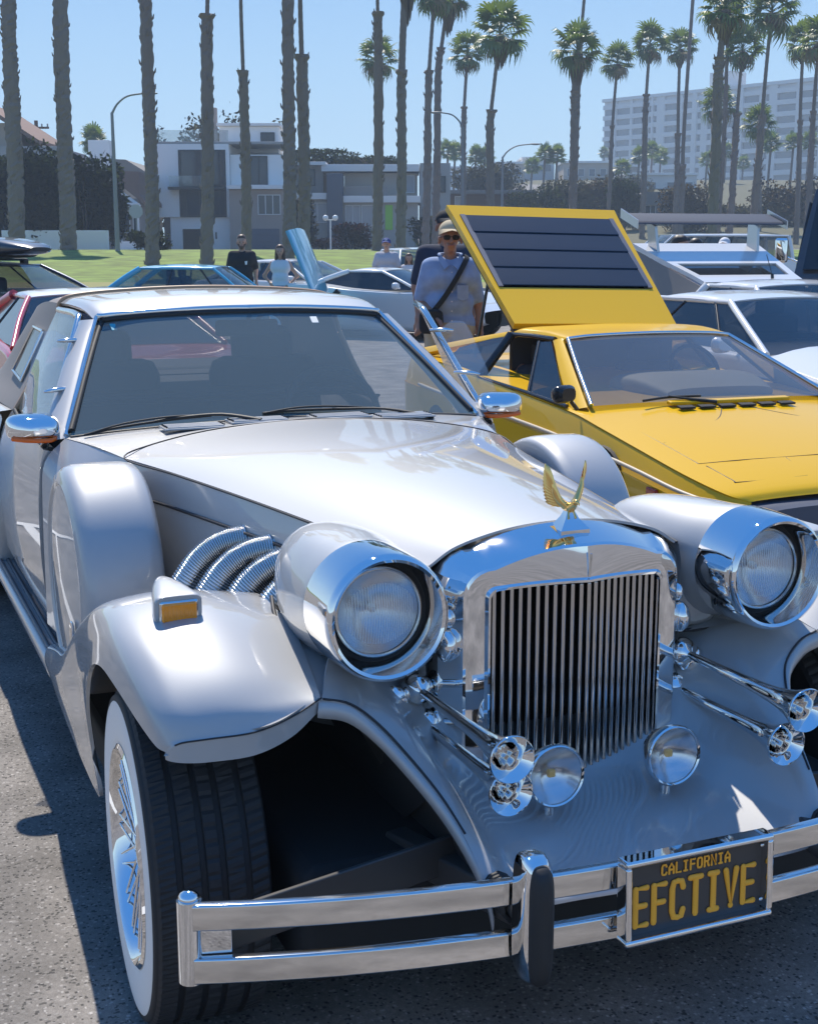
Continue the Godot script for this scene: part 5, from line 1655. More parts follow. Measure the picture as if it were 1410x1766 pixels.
func houses() -> void:
	# white modern house
	var o := thing("white_house", "white modern three storey house with tall glazed bay and roof terrace", "house", spot(0, 112, 0), TURN)
	block(o, "wall", -20.65, -14.62, 3.95, 9.75, -9.0, 0.0, "stucco_white")
	block(o, "wall", -19.6, -14.7, 0.9, 3.96, -9.0, -0.25, "stucco_white")
	block(o, "wall", -20.3, -19.62, 0.9, 6.3, -9.0, -1.2, "slate_blue")
	block(o, "side_wing", -14.6, -10.1, 6.35, 8.95, -9.0, -0.6, "stucco_white")
	block(o, "bay_recess", -18.75, -14.9, 3.95, 9.3, -0.3, 0.03, "frame_dark")
	window(o, -18.6, -16.0, 6.5, 9.2, 0.08, 2, 1)
	window(o, -15.95, -14.98, 6.5, 9.2, 0.08, 2, 1)
	window(o, -18.2, -16.0, 4.05, 6.05, 0.08, 2, 1)
	window(o, -15.95, -14.98, 4.05, 6.05, 0.08, 2, 1)
	block(o, "balcony_slab", -19.5, -15.0, 6.12, 6.34, -0.2, 1.0, "frame_dark")
	block(o, "balcony_glass", -19.4, -16.0, 6.36, 7.2, 0.92, 0.95, "rail_glass")
	window(o, -12.98, -11.55, 6.55, 8.95 - 0.1, -0.56, 2, 1)
	block(o, "garage_opening", -18.6, -16.3, 0.95, 3.0, -0.3, -0.21, "black_matte")
	block(o, "wall_lamp", -15.9, -15.8, 2.2, 2.75, -0.24, -0.1, "frame_dark")
	block(o, "roof_room", -16.1, -11.1, 9.4, 11.6, -10.0, -5.5, "stucco_white")
	block(o, "roof_edge", -16.3, -10.9, 11.62, 11.85, -10.2, -5.2, "fascia_white")
	window(o, -12.6, -11.4, 9.9, 11.1, -5.45, 2, 1)
	block(o, "terrace_edge", -20.6, -10.2, 9.76, 9.95, -8.9, -0.05, "stucco_grey")
	block(o, "terrace_railing", -20.6, -14.65, 9.96, 10.85, -0.1, -0.07, "rail_glass")
	block(o, "chimney", -17.3, -16.7, 9.9, 13.4, -9.0, -8.2, "stucco_taupe")
	# taupe house below the wing
	o = thing("taupe_house", "taupe flat roofed house with grey garage door beside the white house", "house", spot(0, 110.6, 0), TURN)
	block(o, "wall", -14.5, -10.15, 0.9, 6.1, -7.0, 0, "stucco_taupe")
	block(o, "roof", -14.6, -10.0, 6.12, 6.45, -7.0, 0.5, "fascia_white")
	window(o, -12.2, -10.35, 4.1, 5.7, 0.03, 3, 1, "frame_white")
	block(o, "garage_door", -13.1, -10.5, 0.95, 3.0, 0.0, 0.05, "slate_blue")
	for i in 4:
		block(o, "garage_panel", -13.05, -10.55, 1.0 + i * 0.5, 1.46 + i * 0.5, 0.05, 0.075, "slate_blue")
	# grey flats
	o = thing("grey_flats", "low grey flats with white roof edges and slate blue pillar", "house", spot(0, 118, 0), TURN)
	block(o, "wall", -10.2, 0.8, 0.9, 5.55, -9.0, 0, "stucco_grey")
	block(o, "roof_edge", -10.4, -7.05, 5.56, 6.1, -8.0, 0.5, "fascia_white")
	block(o, "roof_edge", -5.65, 1.0, 5.3, 5.85, -8.0, 0.5, "fascia_white")
	block(o, "pillar", -7.0, -5.7, 0.9, 7.75, -3.0, 0.8, "slate_blue")
	block(o, "upper_wall", -10.2, -7.5, 6.1, 8.5, -9.0, -2.0, "stucco_taupe")
	block(o, "upper_wall", -5.65, 0.75, 5.86, 7.9, -9.0, -2.4, "stucco_beige")
	block(o, "parapet", -5.65, -1.8, 5.86, 6.7, -0.6, -0.45, "stucco_taupe")
	block(o, "upper_roof", -10.4, -7.2, 8.52, 8.8, -9.0, -1.2, "fascia_white")
	block(o, "upper_roof", -7.6, 0.9, 8.0, 8.6, -9.0, -1.4, "fascia_white")
	window(o, -8.7, -6.98 - 0.1, 3.6, 5.3, 0.03, 2, 1, "frame_white", "window_blind")
	window(o, -5.5, -4.2, 3.35, 5.1, 0.03, 2, 1, "frame_white", "window_blind")
	window(o, -4.1, -3.0, 3.35, 5.1, 0.03, 1, 1, "frame_white", "window_blind")
	window(o, -9.6, -8.2, 6.8, 8.2, -1.96, 2, 1)
	window(o, -0.9, 0.5, 6.2, 7.7, -2.36, 1, 1, "frame_white", "window_blind")
	block(o, "door", -2.05, -1.4, 3.0, 5.1, 0.0, 0.06, "green_door")
	o = thing("slate_block", "plain slate grey block of flats right of the green door", "house", spot(0, 119, 0), TURN)
	block(o, "wall", 0.95, 3.6, 0.9, 8.7, -9, -0.5, "stucco_grey")
	window(o, 1.2, 2.0, 3.4, 4.8, -0.46, 1, 1, "frame_white", "window_blind")
	window(o, 2.4, 3.2, 6.2, 7.6, -0.46, 1, 1)
	# terrace house at the far left
	o = thing("terrace_house", "house with grey roof terrace and sloping eave, left edge", "house", spot(0, 100, 0), TURN)
	block(o, "wall", -34.0, -27.6, 0.9, 7.2, -9, 0, "stucco_grey")
	block(o, "terrace_wall", -34.0, -25.5, 7.22, 8.7, -9, 0.4, "stucco_grey")
	block(o, "post", -25.95, -25.55, 3.0, 7.2, -0.5, 0.2, "stucco_taupe")
	roof_prism(o, "roof", "-34,12.4 -31,11.6 -26.6,8.8 -26.6,9.1 -31,11.95 -34,12.8", -9, 0.6, "roof_brown")
	block(o, "upper_wall", -34.0, -28.6, 8.72, 10.4, -8, -0.6, "stucco_beige")
	# gabled brown house behind the lamp
	o = thing("gabled_house", "brown roofed gabled house with porch behind the tall lamp", "house", spot(0, 105, 0), TURN)
	block(o, "wall", -25.0, -20.7, 0.9, 5.2, -8, 0, "stucco_taupe")
	roof_prism(o, "roof", "-25.6,7.0 -23.2,7.15 -20.2,4.7 -20.2,5.0 -20.6,5.5 -20.6,7.2 -25.6,7.3", -8, 0.2, "roof_brown")
	roof_prism(o, "gable", "-23.6,5.2 -21.9,5.2 -20.9,4.6 -23.6,6.7", 0.2, 0.35, "wood_brown")
	mb_beam(o, "bargeboard", Vector3(-23.4, 6.75, 0.45), Vector3(-20.5, 4.6, 0.45), 0.2, "fascia_white")
	block(o, "porch_beam", -23.6, -20.6, 4.55, 4.85, 0.1, 1.0, "fascia_white")
	for i in 3:
		block(o, "porch_post", -23.5 + i * 1.35, -23.3 + i * 1.35, 0.9, 4.54, 0.5, 0.7, "fascia_white")
	window(o, -22.8, -21.4, 2.6, 4.3, 0.05, 2, 1, "frame_white")
	window(o, -21.2, -20.75, 2.6, 4.3, 0.05, 1, 1, "frame_white")
	o = thing("hill_house", "grey roofed house with white chimney behind the dark trees", "house", spot(0, 125, 0), TURN)
	block(o, "wall", -33, -24.0, 0.9, 7.4, -8, 0, "stucco_beige")
	roof_prism(o, "roof", "-34.0,7.2 -33.0,9.6 -25.6,9.3 -21.8,7.0", -9, 0.5, "roof_grey")
	block(o, "chimney", -28.9, -27.0, 7.0, 11.0, -2.0, 0.6, "stucco_white")
	o = thing("garden_wall", "white garden wall below the dark trees at the left", "wall", spot(0, 82, 0), TURN)
	block(o, "wall", -24.5, -18.1, 0.5, 2.55, -0.3, 0, "stucco_white")
	o = thing("low_wall", "low white wall below the gabled house's porch", "wall", spot(0, 98, 0), TURN)
	block(o, "wall", -21.0, -18.6, 0.8, 1.95, -0.3, 0, "stucco_white")
	# dark low house and grey cottage over the yellow hatch
	o = thing("dark_house", "dark low flat roofed house behind the yellow hatch", "house", spot(0, 150, 0), TURN)
	block(o, "wall", 4.0, 12.4, 2.5, 7.2, -8, 0, "wood_brown")
	block(o, "roof", 3.6, 13.8, 7.22, 7.6, -9, 1.0, "roof_grey")
	window(o, 5.0, 5.7, 5.6, 7.0, 0.05, 1, 1, "frame_white", "window_blind")
	window(o, 11.0, 12.2, 5.2, 6.9, 0.05, 2, 1)
	block(o, "wall_panel", 7.6, 10.0, 2.6, 4.9, 0.0, 0.8, "stucco_beige")
	o = thing("grey_cottage", "small slate grey cottage with white window frames under the tower", "house", spot(0, 152, 0), TURN)
	block(o, "wall", 23.0, 30.2, 1.5, 6.2, -8, 0, "slate_blue")
	roof_prism(o, "roof", "22.6,6.0 26.0,7.5 30.6,7.6 30.6,6.2", -8.4, 0.4, "roof_grey")
	window(o, 24.0, 25.6, 4.2, 6.1, 0.05, 2, 1, "frame_white")
	window(o, 26.2, 27.4, 4.2, 6.1, 0.05, 2, 1, "frame_white")
	# buildings on the hill
	var kk := 0
	for q in [[5.5, 12.5, 14.6, 235, "stucco_white", "pale hillside building right of the grey flats"], [15.5, 22.0, 17.0, 262, "stucco_beige", "beige hillside building under the short street lamp"], [22.2, 28.5, 18.4, 270, "tower_white", "white hillside building behind three far palms"], [29.0, 37.6, 16.9, 258, "stucco_beige", "beige hillside block left of the lone palm"], [38.2, 46.0, 17.2, 275, "stucco_taupe", "taupe hillside block left of the white tower"], [34.0, 45.0, 12.5, 215, "tower_white", "pale low building at the foot of the tower"]]:
		kk += 1
		o = thing("hillside_building", q[5], "building", spot(0, q[3], 0), TURN, "buildings on the hill")
		block(o, "wall", q[0], q[1], 4.0, q[2], -12, 0, q[4])
		block(o, "roof_edge", q[0] - 0.2, q[1] + 0.2, q[2] + 0.01, q[2] + 0.4, -12.2, 0.3, "fascia_white")
		for i in 4:
			var wx: float = lerpf(q[0] + 0.6, q[1] - 1.8, i / 3.0)
			window(o, wx, wx + 1.2, q[2] - 2.4, q[2] - 1.0, 0.05, 1, 1, "frame_white", "tower_glass")

func mb_beam(o: Node3D, called: String, a: Vector3, b: Vector3, w: float, m: String) -> void:
	var mb := MB.new()
	mb.beam(a, b, w, w)
	part(mb, called, m, o)

func tower() -> void:
	# long white apartment tower; local x runs along its front from the left corner
	var a := spot(63.0, 450.0, 4.0)
	var b := spot(114.8, 391.0, 4.0)
	var o := thing("white_tower", "long white apartment tower of twelve storeys behind the palms", "building", a, -atan2(b.z - a.z, b.x - a.x))
	var ln := 112.0
	var top := 43.3
	block(o, "wall", 0, ln, 0, top, -18, -0.6, "tower_white")
	block(o, "roof_edge", -0.3, ln + 0.3, top + 0.01, top + 1.0, -18.3, 0.4, "tower_white")
	block(o, "roof_house", 38.5, 46.0, top + 1.0, top + 6.0, -12, -4, "tower_white")
	# bays: wide windows between white piers
	var bays := [[0.4, 4.0], [5.6, 5.6], [12.2, 5.4], [18.6, 1.3], [20.6, 1.3], [25.0, 5.6], [31.8, 3.8], [37.4, 1.5], [41.2, 1.5], [47.0, 5.6], [54.0, 5.4], [61.5, 1.3], [65.5, 6.4], [73.0, 6.6], [81.0, 4.0], [87.0, 5.6], [94.0, 5.6], [101.5, 5.6]]
	var shared := {}
	for f in 12:
		var y := 3.0 + f * 3.28
		for q in bays:
			if f == 0 and q[1] < 2.0:
				continue
			if not shared.has(q[1]):
				var mb := MB.new()
				mb.box(Vector3(q[1] / 2, 0.9, 0), Vector3(q[1], 1.75, 0.3))
				shared[q[1]] = mb.mesh()
			var w := part(shared[q[1]], "window", "tower_glass", o)
			w.position = Vector3(q[0], y, -0.6)
	for f in 13:
		block(o, "floor_band", 0.0, ln, 1.55 + f * 3.28, 2.92 + f * 3.28, -0.6, 0.15, "tower_white")
	for i in range(bays.size()):
		var x0: float = bays[i][0] + bays[i][1]
		var x1: float = bays[i + 1][0] if i + 1 < bays.size() else ln
		block(o, "pier", x0, x1, 0, top - 0.02, -0.6, 0.17 if i % 3 else 0.4, "tower_white")

func car_paint(key: String, c: Color, metal := 0.0, rough := 0.3) -> void:
	mat(key, c, rough, metal, {clearcoat_enabled = true, clearcoat = 1.0, clearcoat_roughness = 0.03})

func car_body(o: Node3D, st: Array, m: String, called := "body") -> void:
	# st: per station z, half width at sill, half width at belt, bottom, shoulder height, centre height
	var rows := []
	for s in st:
		var z: float = s[0]
		var ws: float = s[1]
		var wb: float = s[2]
		var yb: float = s[3]
		var ys: float = s[4]
		var yt: float = s[5]
		rows.append([Vector3(-ws * 0.8, yb, z), Vector3(-ws, yb + 0.02, z), Vector3(-(ws + wb) * 0.5 - 0.01, lerpf(yb, ys, 0.45), z), Vector3(-wb, ys - 0.06, z), Vector3(-wb + 0.025, ys - 0.01, z), Vector3(-wb + 0.07, ys + 0.005, z), Vector3(-wb * 0.5, lerpf(ys, yt, 0.85), z), Vector3(0, yt, z)])
	var mb := MB.new()
	mb.patch(whole(rows), 5, 3, false, false, 45.0)
	part(mb, called, m, o)

func car_wheels(o: Node3D, zf: float, zr: float, w: float, r: float, rim_mat := "alloy") -> void:
	for q in [[-w, zf], [w, zf], [-w, zr], [w, zr]]:
		var s := signf(q[0])
		var n := Node3D.new()
		var k := 0
		while o.has_node("wheel" if k == 0 else "wheel_%03d" % k):
			k += 1
		n.name = "wheel" if k == 0 else "wheel_%03d" % k
		o.add_child(n)
		n.position = Vector3(q[0], r, q[1])
		var xf := Transform3D(Basis(Vector3(0, -s, 0), Vector3(s, 0, 0), Vector3(0, 0, 1)))
		var mb := MB.new()
		mb.x = xf
		mb.lathe([Vector2(r * 0.64, 0.01), Vector2(r * 0.72, 0.022), Vector2(r * 0.94, 0.015), Vector2(r, -0.02), Vector2(r, -0.17), Vector2(r * 0.9, -0.2), Vector2(r * 0.6, -0.2)], 32)
		mb.lathe([Vector2(r * 1.05, 0.0), Vector2(r * 1.05, -0.12), Vector2(0, -0.12)], 32)
		part(mb, "tyre", "tyre", n)
		mb = MB.new()
		mb.x = xf
		mb.lathe([Vector2(0, 0.0), Vector2(r * 0.2, 0.005), Vector2(r * 0.55, -0.015), Vector2(r * 0.62, 0.015), Vector2(r * 0.66, 0.012), Vector2(r * 0.64, -0.05)], 32)
		for i in 5:
			var a := TAU * i / 5
			mb.tube([Vector3(cos(a) * r * 0.1, 0.006, sin(a) * r * 0.1), Vector3(cos(a) * r * 0.58, 0.006, sin(a) * r * 0.58)], r * 0.07, 6)
		part(mb, "rim", rim_mat, n)

func greenhouse(o: Node3D, wb: float, yb: float, zf: float, zr: float, wr: float, yr: float, zrf: float, zrr: float, posts: Array, paint: String, glass := "glass_dark", roof_paint := "") -> void:
	# roof, pillars, panes; posts are shares of the side between windscreen and rear pillar
	var mb := MB.new()
	mb.shell(whole([[Vector3(-wr, yr - 0.025, zrf - 0.02), Vector3(-wr * 0.93, yr, zrf), Vector3(-wr * 0.5, yr + 0.02, zrf + 0.03), Vector3(0, yr + 0.026, zrf + 0.04)], [Vector3(-wr - 0.02, yr, lerpf(zrf, zrr, 0.3)), Vector3(-wr * 0.94, yr + 0.03, lerpf(zrf, zrr, 0.3)), Vector3(-wr * 0.5, yr + 0.05, lerpf(zrf, zrr, 0.3)), Vector3(0, yr + 0.055, lerpf(zrf, zrr, 0.3))], [Vector3(-wr - 0.02, yr, lerpf(zrf, zrr, 0.7)), Vector3(-wr * 0.94, yr + 0.03, lerpf(zrf, zrr, 0.7)), Vector3(-wr * 0.5, yr + 0.05, lerpf(zrf, zrr, 0.7)), Vector3(0, yr + 0.055, lerpf(zrf, zrr, 0.7))], [Vector3(-wr, yr - 0.025, zrr + 0.02), Vector3(-wr * 0.93, yr, zrr), Vector3(-wr * 0.5, yr + 0.02, zrr - 0.03), Vector3(0, yr + 0.026, zrr - 0.04)]]), 4, 4, 0.02)
	part(mb, "roof", roof_paint if roof_paint != "" else paint, o)
	for s in [-1, 1]:
		var a := Vector3(wb * s, yb, zf)
		var b := Vector3(wr * s, yr - 0.01, zrf)
		var c := Vector3(wb * s, yb, zr)
		var d := Vector3(wr * s, yr - 0.01, zrr)
		mb = MB.new()
		mb.tube([a, (a + b) / 2 + Vector3(0.012 * s, 0.012, 0), b], 0.026, 8, 3)
		part(mb, "pillar", paint, o)
		mb = MB.new()
		mb.tube([c, (c + d) / 2 + Vector3(0.012 * s, 0.012, 0), d], 0.05, 8, 3)
		part(mb, "pillar", paint, o)
		mb = MB.new()
		mb.tube([b, d], 0.022, 8)
		part(mb, "roof_rail", paint, o)
		var edges := [0.0] + posts + [1.0]
		for i in edges.size() - 1:
			var p0 := a.lerp(c, edges[i]) + Vector3(0, 0.015, 0)
			var p1 := a.lerp(c, edges[i + 1]) + Vector3(0, 0.015, 0)
			var q0 := b.lerp(d, edges[i])
			var q1 := b.lerp(d, edges[i + 1])
			mb = MB.new()
			mb.slab([p0, p1, q1, q0], 0.006)
			part(mb, "side_window", glass, o)
			if i > 0:
				mb = MB.new()
				mb.tube([p0, q0], 0.014, 6)
				part(mb, "window_post", "black_gloss", o)
	mb = MB.new()
	mb.patch(whole([[Vector3(-wb, yb, zf), Vector3(-wb * 0.5, yb + 0.01, zf + 0.08), Vector3(0, yb + 0.012, zf + 0.1)], [Vector3(-wr, yr - 0.01, zrf), Vector3(-wr * 0.5, yr + 0.01, zrf + 0.03), Vector3(0, yr + 0.015, zrf + 0.04)]]), 3, 4)
	part(mb, "windscreen", glass, o)
	mb = MB.new()
	mb.patch(whole([[Vector3(-wb, yb, zr), Vector3(-wb * 0.5, yb + 0.01, zr - 0.06), Vector3(0, yb + 0.012, zr - 0.08)], [Vector3(-wr, yr - 0.01, zrr), Vector3(-wr * 0.5, yr + 0.01, zrr - 0.03), Vector3(0, yr + 0.015, zrr - 0.04)]]), 3, 4)
	part(mb, "rear_window", glass, o)
	mb = MB.new()
	var zc := (zf + zr) / 2
	for s in [-1, 1]:
		mb.box(Vector3(0.36 * s, yb - 0.05, zc - 0.1), Vector3(0.46, 0.5, 0.16), 0.06)
		mb.box(Vector3(0.36 * s, yb + 0.27, zc - 0.14), Vector3(0.26, 0.18, 0.1), 0.04)
	mb.box(Vector3(0, yb - 0.06, zf - 0.22), Vector3(wb * 1.7, 0.1, 0.4), 0.04)
	part(mb, "interior", "interior", o)

func yellow_coupe() -> void:
	var o := thing("yellow_coupe", "yellow wedge shaped sports coupe with its louvred rear hatch raised", "car", Vector3(3.246, 0, -4.43), deg_to_rad(-3))
	var mb := MB.new()
	# wedge body
	var st := []
	for q in [[2.12, 0.70, 0.72, 0.30, 0.44, 0.455], [2.06, 0.80, 0.82, 0.22, 0.475, 0.50], [1.80, 0.86, 0.88, 0.20, 0.53, 0.575], [1.40, 0.88, 0.905, 0.20, 0.60, 0.655], [1.0, 0.90, 0.92, 0.20, 0.665, 0.715], [0.72, 0.905, 0.925, 0.20, 0.705, 0.745], [0.3, 0.91, 0.93, 0.20, 0.735, 0.76], [-0.4, 0.915, 0.93, 0.20, 0.775, 0.78], [-1.0, 0.92, 0.93, 0.20, 0.815, 0.82], [-1.6, 0.90, 0.92, 0.22, 0.825, 0.83], [-2.0, 0.86, 0.88, 0.28, 0.80, 0.81], [-2.08, 0.78, 0.8, 0.36, 0.76, 0.77]]:
		var z: float = q[0]
		var ws: float = q[1]
		var wb: float = q[2]
		st.append([Vector3(-ws * 0.8, q[3], z), Vector3(-ws, q[3] + 0.02, z), Vector3(-wb - 0.005, lerpf(q[3], q[4], 0.62), z), Vector3(-wb, lerpf(q[3], q[4], 0.66), z), Vector3(-wb + 0.035, q[4] - 0.03, z), Vector3(-wb + 0.05, q[4] - 0.012, z), Vector3(-wb + 0.075, q[4], z), Vector3(-wb * 0.5, lerpf(q[4], q[5], 0.8), z), Vector3(0, q[5], z)])
	mb.patch(whole(st), 4, 3, false, false, 40.0)
	part(mb, "body", "yellow_paint", o)
	# bonnet seams, pop-up lamp covers, air slots
	var top := func(x: float, z: float) -> Vector3:
		var zs := [2.06, 1.80, 1.40, 1.0, 0.72]
		var ys := [0.475, 0.53, 0.60, 0.665, 0.705]
		var yt := [0.50, 0.575, 0.655, 0.715, 0.745]
		var i := 0
		while i < 3 and z < zs[i + 1]:
			i += 1
		var f: float = (z - zs[i]) / (zs[i + 1] - zs[i])
		var e: float = lerpf(ys[i], ys[i + 1], f)
		var c: float = lerpf(yt[i], yt[i + 1], f)
		var ax := absf(x)
		var y: float = lerpf(c, lerpf(e, c, 0.8), ax / 0.45) if ax < 0.45 else lerpf(lerpf(e, c, 0.8), e, (ax - 0.45) / 0.37)
		return Vector3(x, y + 0.001, z)
	mb = MB.new()
	for s in [-1, 1]:
		for line in ["-.74,.80 -.735,1.1 -.725,1.4 -.71,1.72", "-.71,1.72 -.5,1.76 -.25,1.78 0,1.785", "-.69,1.76 -.665,1.95 -.64,1.98 -.32,1.995 -.27,1.97 -.255,1.79", "-.72,1.4 -.3,1.2 -.12,1.0 -.08,.9"]:
			var path := []
			for q in p2(line):
				path.append(top.call(q.x * -s, q.y))
			mb.tube(path, 0.0035, 5, 5)
	part(mb, "panel_seam", "seam", o)
	mb = MB.new()
	mb.box(Vector3(0.02, 0.748, 0.86), Vector3(0.78, 0.022, 0.05), 0.006, Basis.from_euler(Vector3(0.12, 0, 0)))
	part(mb, "bonnet_scuttle", "yellow_paint", o)
	for k in 6:
		mb = MB.new()
		mb.box(Vector3(-0.31 + 0.13 * k, 0.733, 0.945), Vector3(0.095, 0.012, 0.05), 0.003, Basis.from_euler(Vector3(0.14, 0, 0)))
		part(mb, "air_slot", "black_matte", o)
	# black waist strip, bumper, side lamp
	mb = MB.new()
	for s in [-1, 1]:
		mb.x = side(s)
		mb.tube(pts("-.735,.40,2.10 -.84,.43,2.03 -.888,.455,1.8 -.915,.505,1.4 -.932,.56,.7 -.938,.59,0 -.938,.62,-1 -.925,.64,-1.6"), 0.011, 6, 4)
	part(mb, "waist_strip", "trim_beige", o)
	mb = MB.new()
	mb.loft([section(0, 0.335, 1.98, 0.83, 0.10, 5.0, 28), section(0, 0.335, 2.12, 0.80, 0.095, 5.0, 28), section(0, 0.335, 2.19, 0.68, 0.08, 4.0, 28)], 3)
	part(mb, "front_bumper", "bumper_blue_grey", o)
	for s in [-1, 1]:
		mb = MB.new()
		mb.x = side(s)
		mb.box(Vector3(-0.905, 0.41, 1.62), Vector3(0.02, 0.045, 0.11), 0.008, Basis(Vector3.UP, -0.08))
		part(mb, "side_marker", "marker_red", o)
	car_wheels(o, 1.10, -1.20, 0.918, 0.28)
	# cabin
	mb = MB.new()
	mb.shell(whole(net("-.585,1.045,-.02 -.54,1.065,0 -.3,1.075,.03 0,1.08,.04|-.61,1.06,-.3 -.56,1.09,-.3 -.3,1.1,-.3 0,1.105,-.3|-.61,1.05,-.6 -.56,1.085,-.6 -.3,1.095,-.6 0,1.1,-.6|-.60,1.03,-.74 -.55,1.06,-.75 -.3,1.07,-.76 0,1.075,-.76")), 4, 4, 0.03)
	part(mb, "roof", "yellow_paint", o)
	mb = MB.new()
	mb.patch(whole(net("-.80,.735,.74 -.5,.75,.80 -.25,.757,.83 0,.76,.84|-.69,.895,.36 -.45,.91,.41 -.2,.918,.43 0,.92,.44|-.575,1.05,-.01 -.4,1.066,.02 -.2,1.073,.035 0,1.075,.04")), 3, 4)
	part(mb, "windscreen", "glass_haze", o)
	mb = MB.new()
	for s in [-1, 1]:
		mb.x = side(s)
		mb.tube(pts("-.79,.742,.75 -.68,.90,.37 -.565,1.054,.0"), 0.012, 8, 4)
	mb.x = Transform3D()
	mb.tube(pts("-.565,1.054,0 -.4,1.07,.025 0,1.08,.045 .4,1.07,.025 .565,1.054,0"), 0.011, 8, 4)
	part(mb, "screen_trim", "chrome_soft", o)
	for s in [-1, 1]:
		mb = MB.new()
		mb.x = side(s)
		mb.loft([[Vector3(-.81, .73, .74), Vector3(-.86, .71, .66), Vector3(-.84, .70, .6), Vector3(-.79, .72, .68)], [Vector3(-.70, .89, .36), Vector3(-.745, .875, .28), Vector3(-.73, .87, .25), Vector3(-.68, .885, .30)], [Vector3(-.59, 1.055, -.03), Vector3(-.625, 1.04, -.08), Vector3(-.60, 1.03, -.1), Vector3(-.57, 1.045, -.06)]], 3, 2)
		part(mb, "windscreen_pillar", "yellow_paint", o)
		mb = MB.new()
		mb.x = side(s)
		mb.slab(pts("-.87,.725,.60 -.87,.745,.12 -.655,1.02,-.20 -.625,1.03,-.1"), 0.006)
		part(mb, "quarter_light", "glass_dark", o)
		mb = MB.new()
		mb.x = side(s)
		mb.tube(pts("-.87,.745,.11 -.655,1.02,-.21"), 0.014, 8)
		mb.tube(pts("-.875,.77,-.62 -.64,1.04,-.66"), 0.03, 8)
		mb.tube(pts("-.875,.725,.62 -.878,.75,.1 -.88,.775,-.62"), 0.012, 8)
		mb.tube(pts("-.61,1.045,-.08 -.635,1.05,-.35 -.635,1.04,-.68"), 0.016, 8)
		part(mb, "window_frame", "black_gloss", o)
		mb = MB.new()
		mb.x = side(s)
		mb.slab(pts("-.878,.775,-.66 -.875,.81,-1.25 -.78,.92,-1.2 -.64,1.035,-.72"), 0.006)
		part(mb, "rear_side_window", "glass_dark", o)
		# sail panels running back beside the engine bay
		mb = MB.new()
		mb.x = side(s)
		mb.loft([[Vector3(-.62, 1.06, -.70), Vector3(-.65, 1.03, -.70), Vector3(-.60, 1.0, -.74)], [Vector3(-.70, .99, -1.15), Vector3(-.74, .95, -1.15), Vector3(-.68, .92, -1.15)], [Vector3(-.80, .87, -1.9), Vector3(-.84, .82, -1.9), Vector3(-.78, .80, -1.9)]], 4, 2)
		part(mb, "sail_panel", "yellow_paint", o)
	mb = MB.new()
	mb.x = Transform3D(Basis(Vector3.UP, 0.3), Vector3(-0.985, 0.815, 0.80))
	mb.loft([section(0, 0, -0.05, 0.05, 0.035, 3.0), section(0, 0, 0, 0.075, 0.05, 3.5), section(0, 0, 0.04, 0.05, 0.035, 3.0)], 3)
	mb.tube(pts(".04,-.03,0 .10,-.09,0"), 0.012, 6)
	part(mb, "door_mirror", "black_gloss", o)
	# inside
	mb = MB.new()
	mb.loft([section(0.12, 0.76, 0.10, 0.45, 0.09, 4.0, 24), section(0.12, 0.775, 0.35, 0.44, 0.085, 4.0, 24), section(0.12, 0.76, 0.62, 0.36, 0.04, 3.0, 24)], 3)
	part(mb, "dash_binnacle", "dash_beige", o)
	mb = MB.new()
	mb.box(Vector3(0.12, 0.852, 0.28), Vector3(0.3, 0.008, 0.07), 0.003)
	part(mb, "dash_vent", "black_matte", o)
	mb = MB.new()
	for s in [-1, 1]:
		mb.box(Vector3(0.36 * s, 0.62, -0.55), Vector3(0.5, 0.5, 0.16), 0.07, Basis.from_euler(Vector3(-0.5, 0, 0)))
		mb.box(Vector3(0.36 * s, 0.90, -0.68), Vector3(0.25, 0.16, 0.08), 0.035)
	mb.box(Vector3(0, 0.78, -0.75), Vector3(1.2, 0.5, 0.04))
	mb.box(Vector3(0, 0.60, 0.3), Vector3(1.5, 0.03, 0.9))
	part(mb, "interior", "interior", o)
	mb = MB.new()
	var ring := []
	for k in 25:
		var a := TAU * k / 24
		ring.append(Vector3(cos(a) * 0.17, sin(a) * 0.17, 0))
	mb.x = Transform3D(Basis.from_euler(Vector3(-0.5, 0, 0)), Vector3(0.36, 0.83, -0.05))
	mb.tube(ring, 0.013, 8, 1, false)
	part(mb, "steering_wheel", "black_matte", o)
	mb = MB.new()
	mb.tube(pts("-.52,.765,.84 -.35,.775,.81 -.15,.778,.83"), 0.008, 6, 3)
	mb.tube(pts("-.10,.752,.92 -.25,.768,.86 -.35,.782,.82"), [0.012, 0.008, 0.006], 6, 3)
	part(mb, "wiper", "black_rubber", o)
	mb = MB.new()
	mb.box(Vector3(0, 0.72, -1.3), Vector3(1.3, 0.14, 0.9))
	part(mb, "engine_deck", "black_matte", o)
	# raised hatch: local x across, y along it from the hinge, z its outward side
	var yv := Vector3(0, 0.79, -1.15).normalized()
	var hx := Transform3D(Basis(Vector3.RIGHT, yv, Vector3.RIGHT.cross(yv)) * Basis(Vector3(0, 0, 1), -0.035), Vector3(0.045, 1.09, -0.78))
	var hl := 1.40
	mb = MB.new()
	mb.x = hx
	# frame of four thick bars
	mb.prism(p2("-.60,0 .60,0 .622,.40 -.622,.40"), -0.045, 0.0)
	mb.prism(p2("-.664,1.27 .664,1.27 .676,1.40 -.676,1.40"), -0.045, 0.0)
	for s in [-1, 1]:
		mb.x = hx * side(s)
		mb.prism(p2("-.622,.40 -.575,.40 -.612,1.27 -.664,1.27"), -0.045, 0.0)
	part(mb, "hatch_frame", "yellow_paint", o)
	mb = MB.new()
	mb.x = hx
	mb.box(Vector3(0, 0.835, -0.035), Vector3(1.19, 0.88, 0.008))
	part(mb, "hatch_glass", "louvre_glass", o)
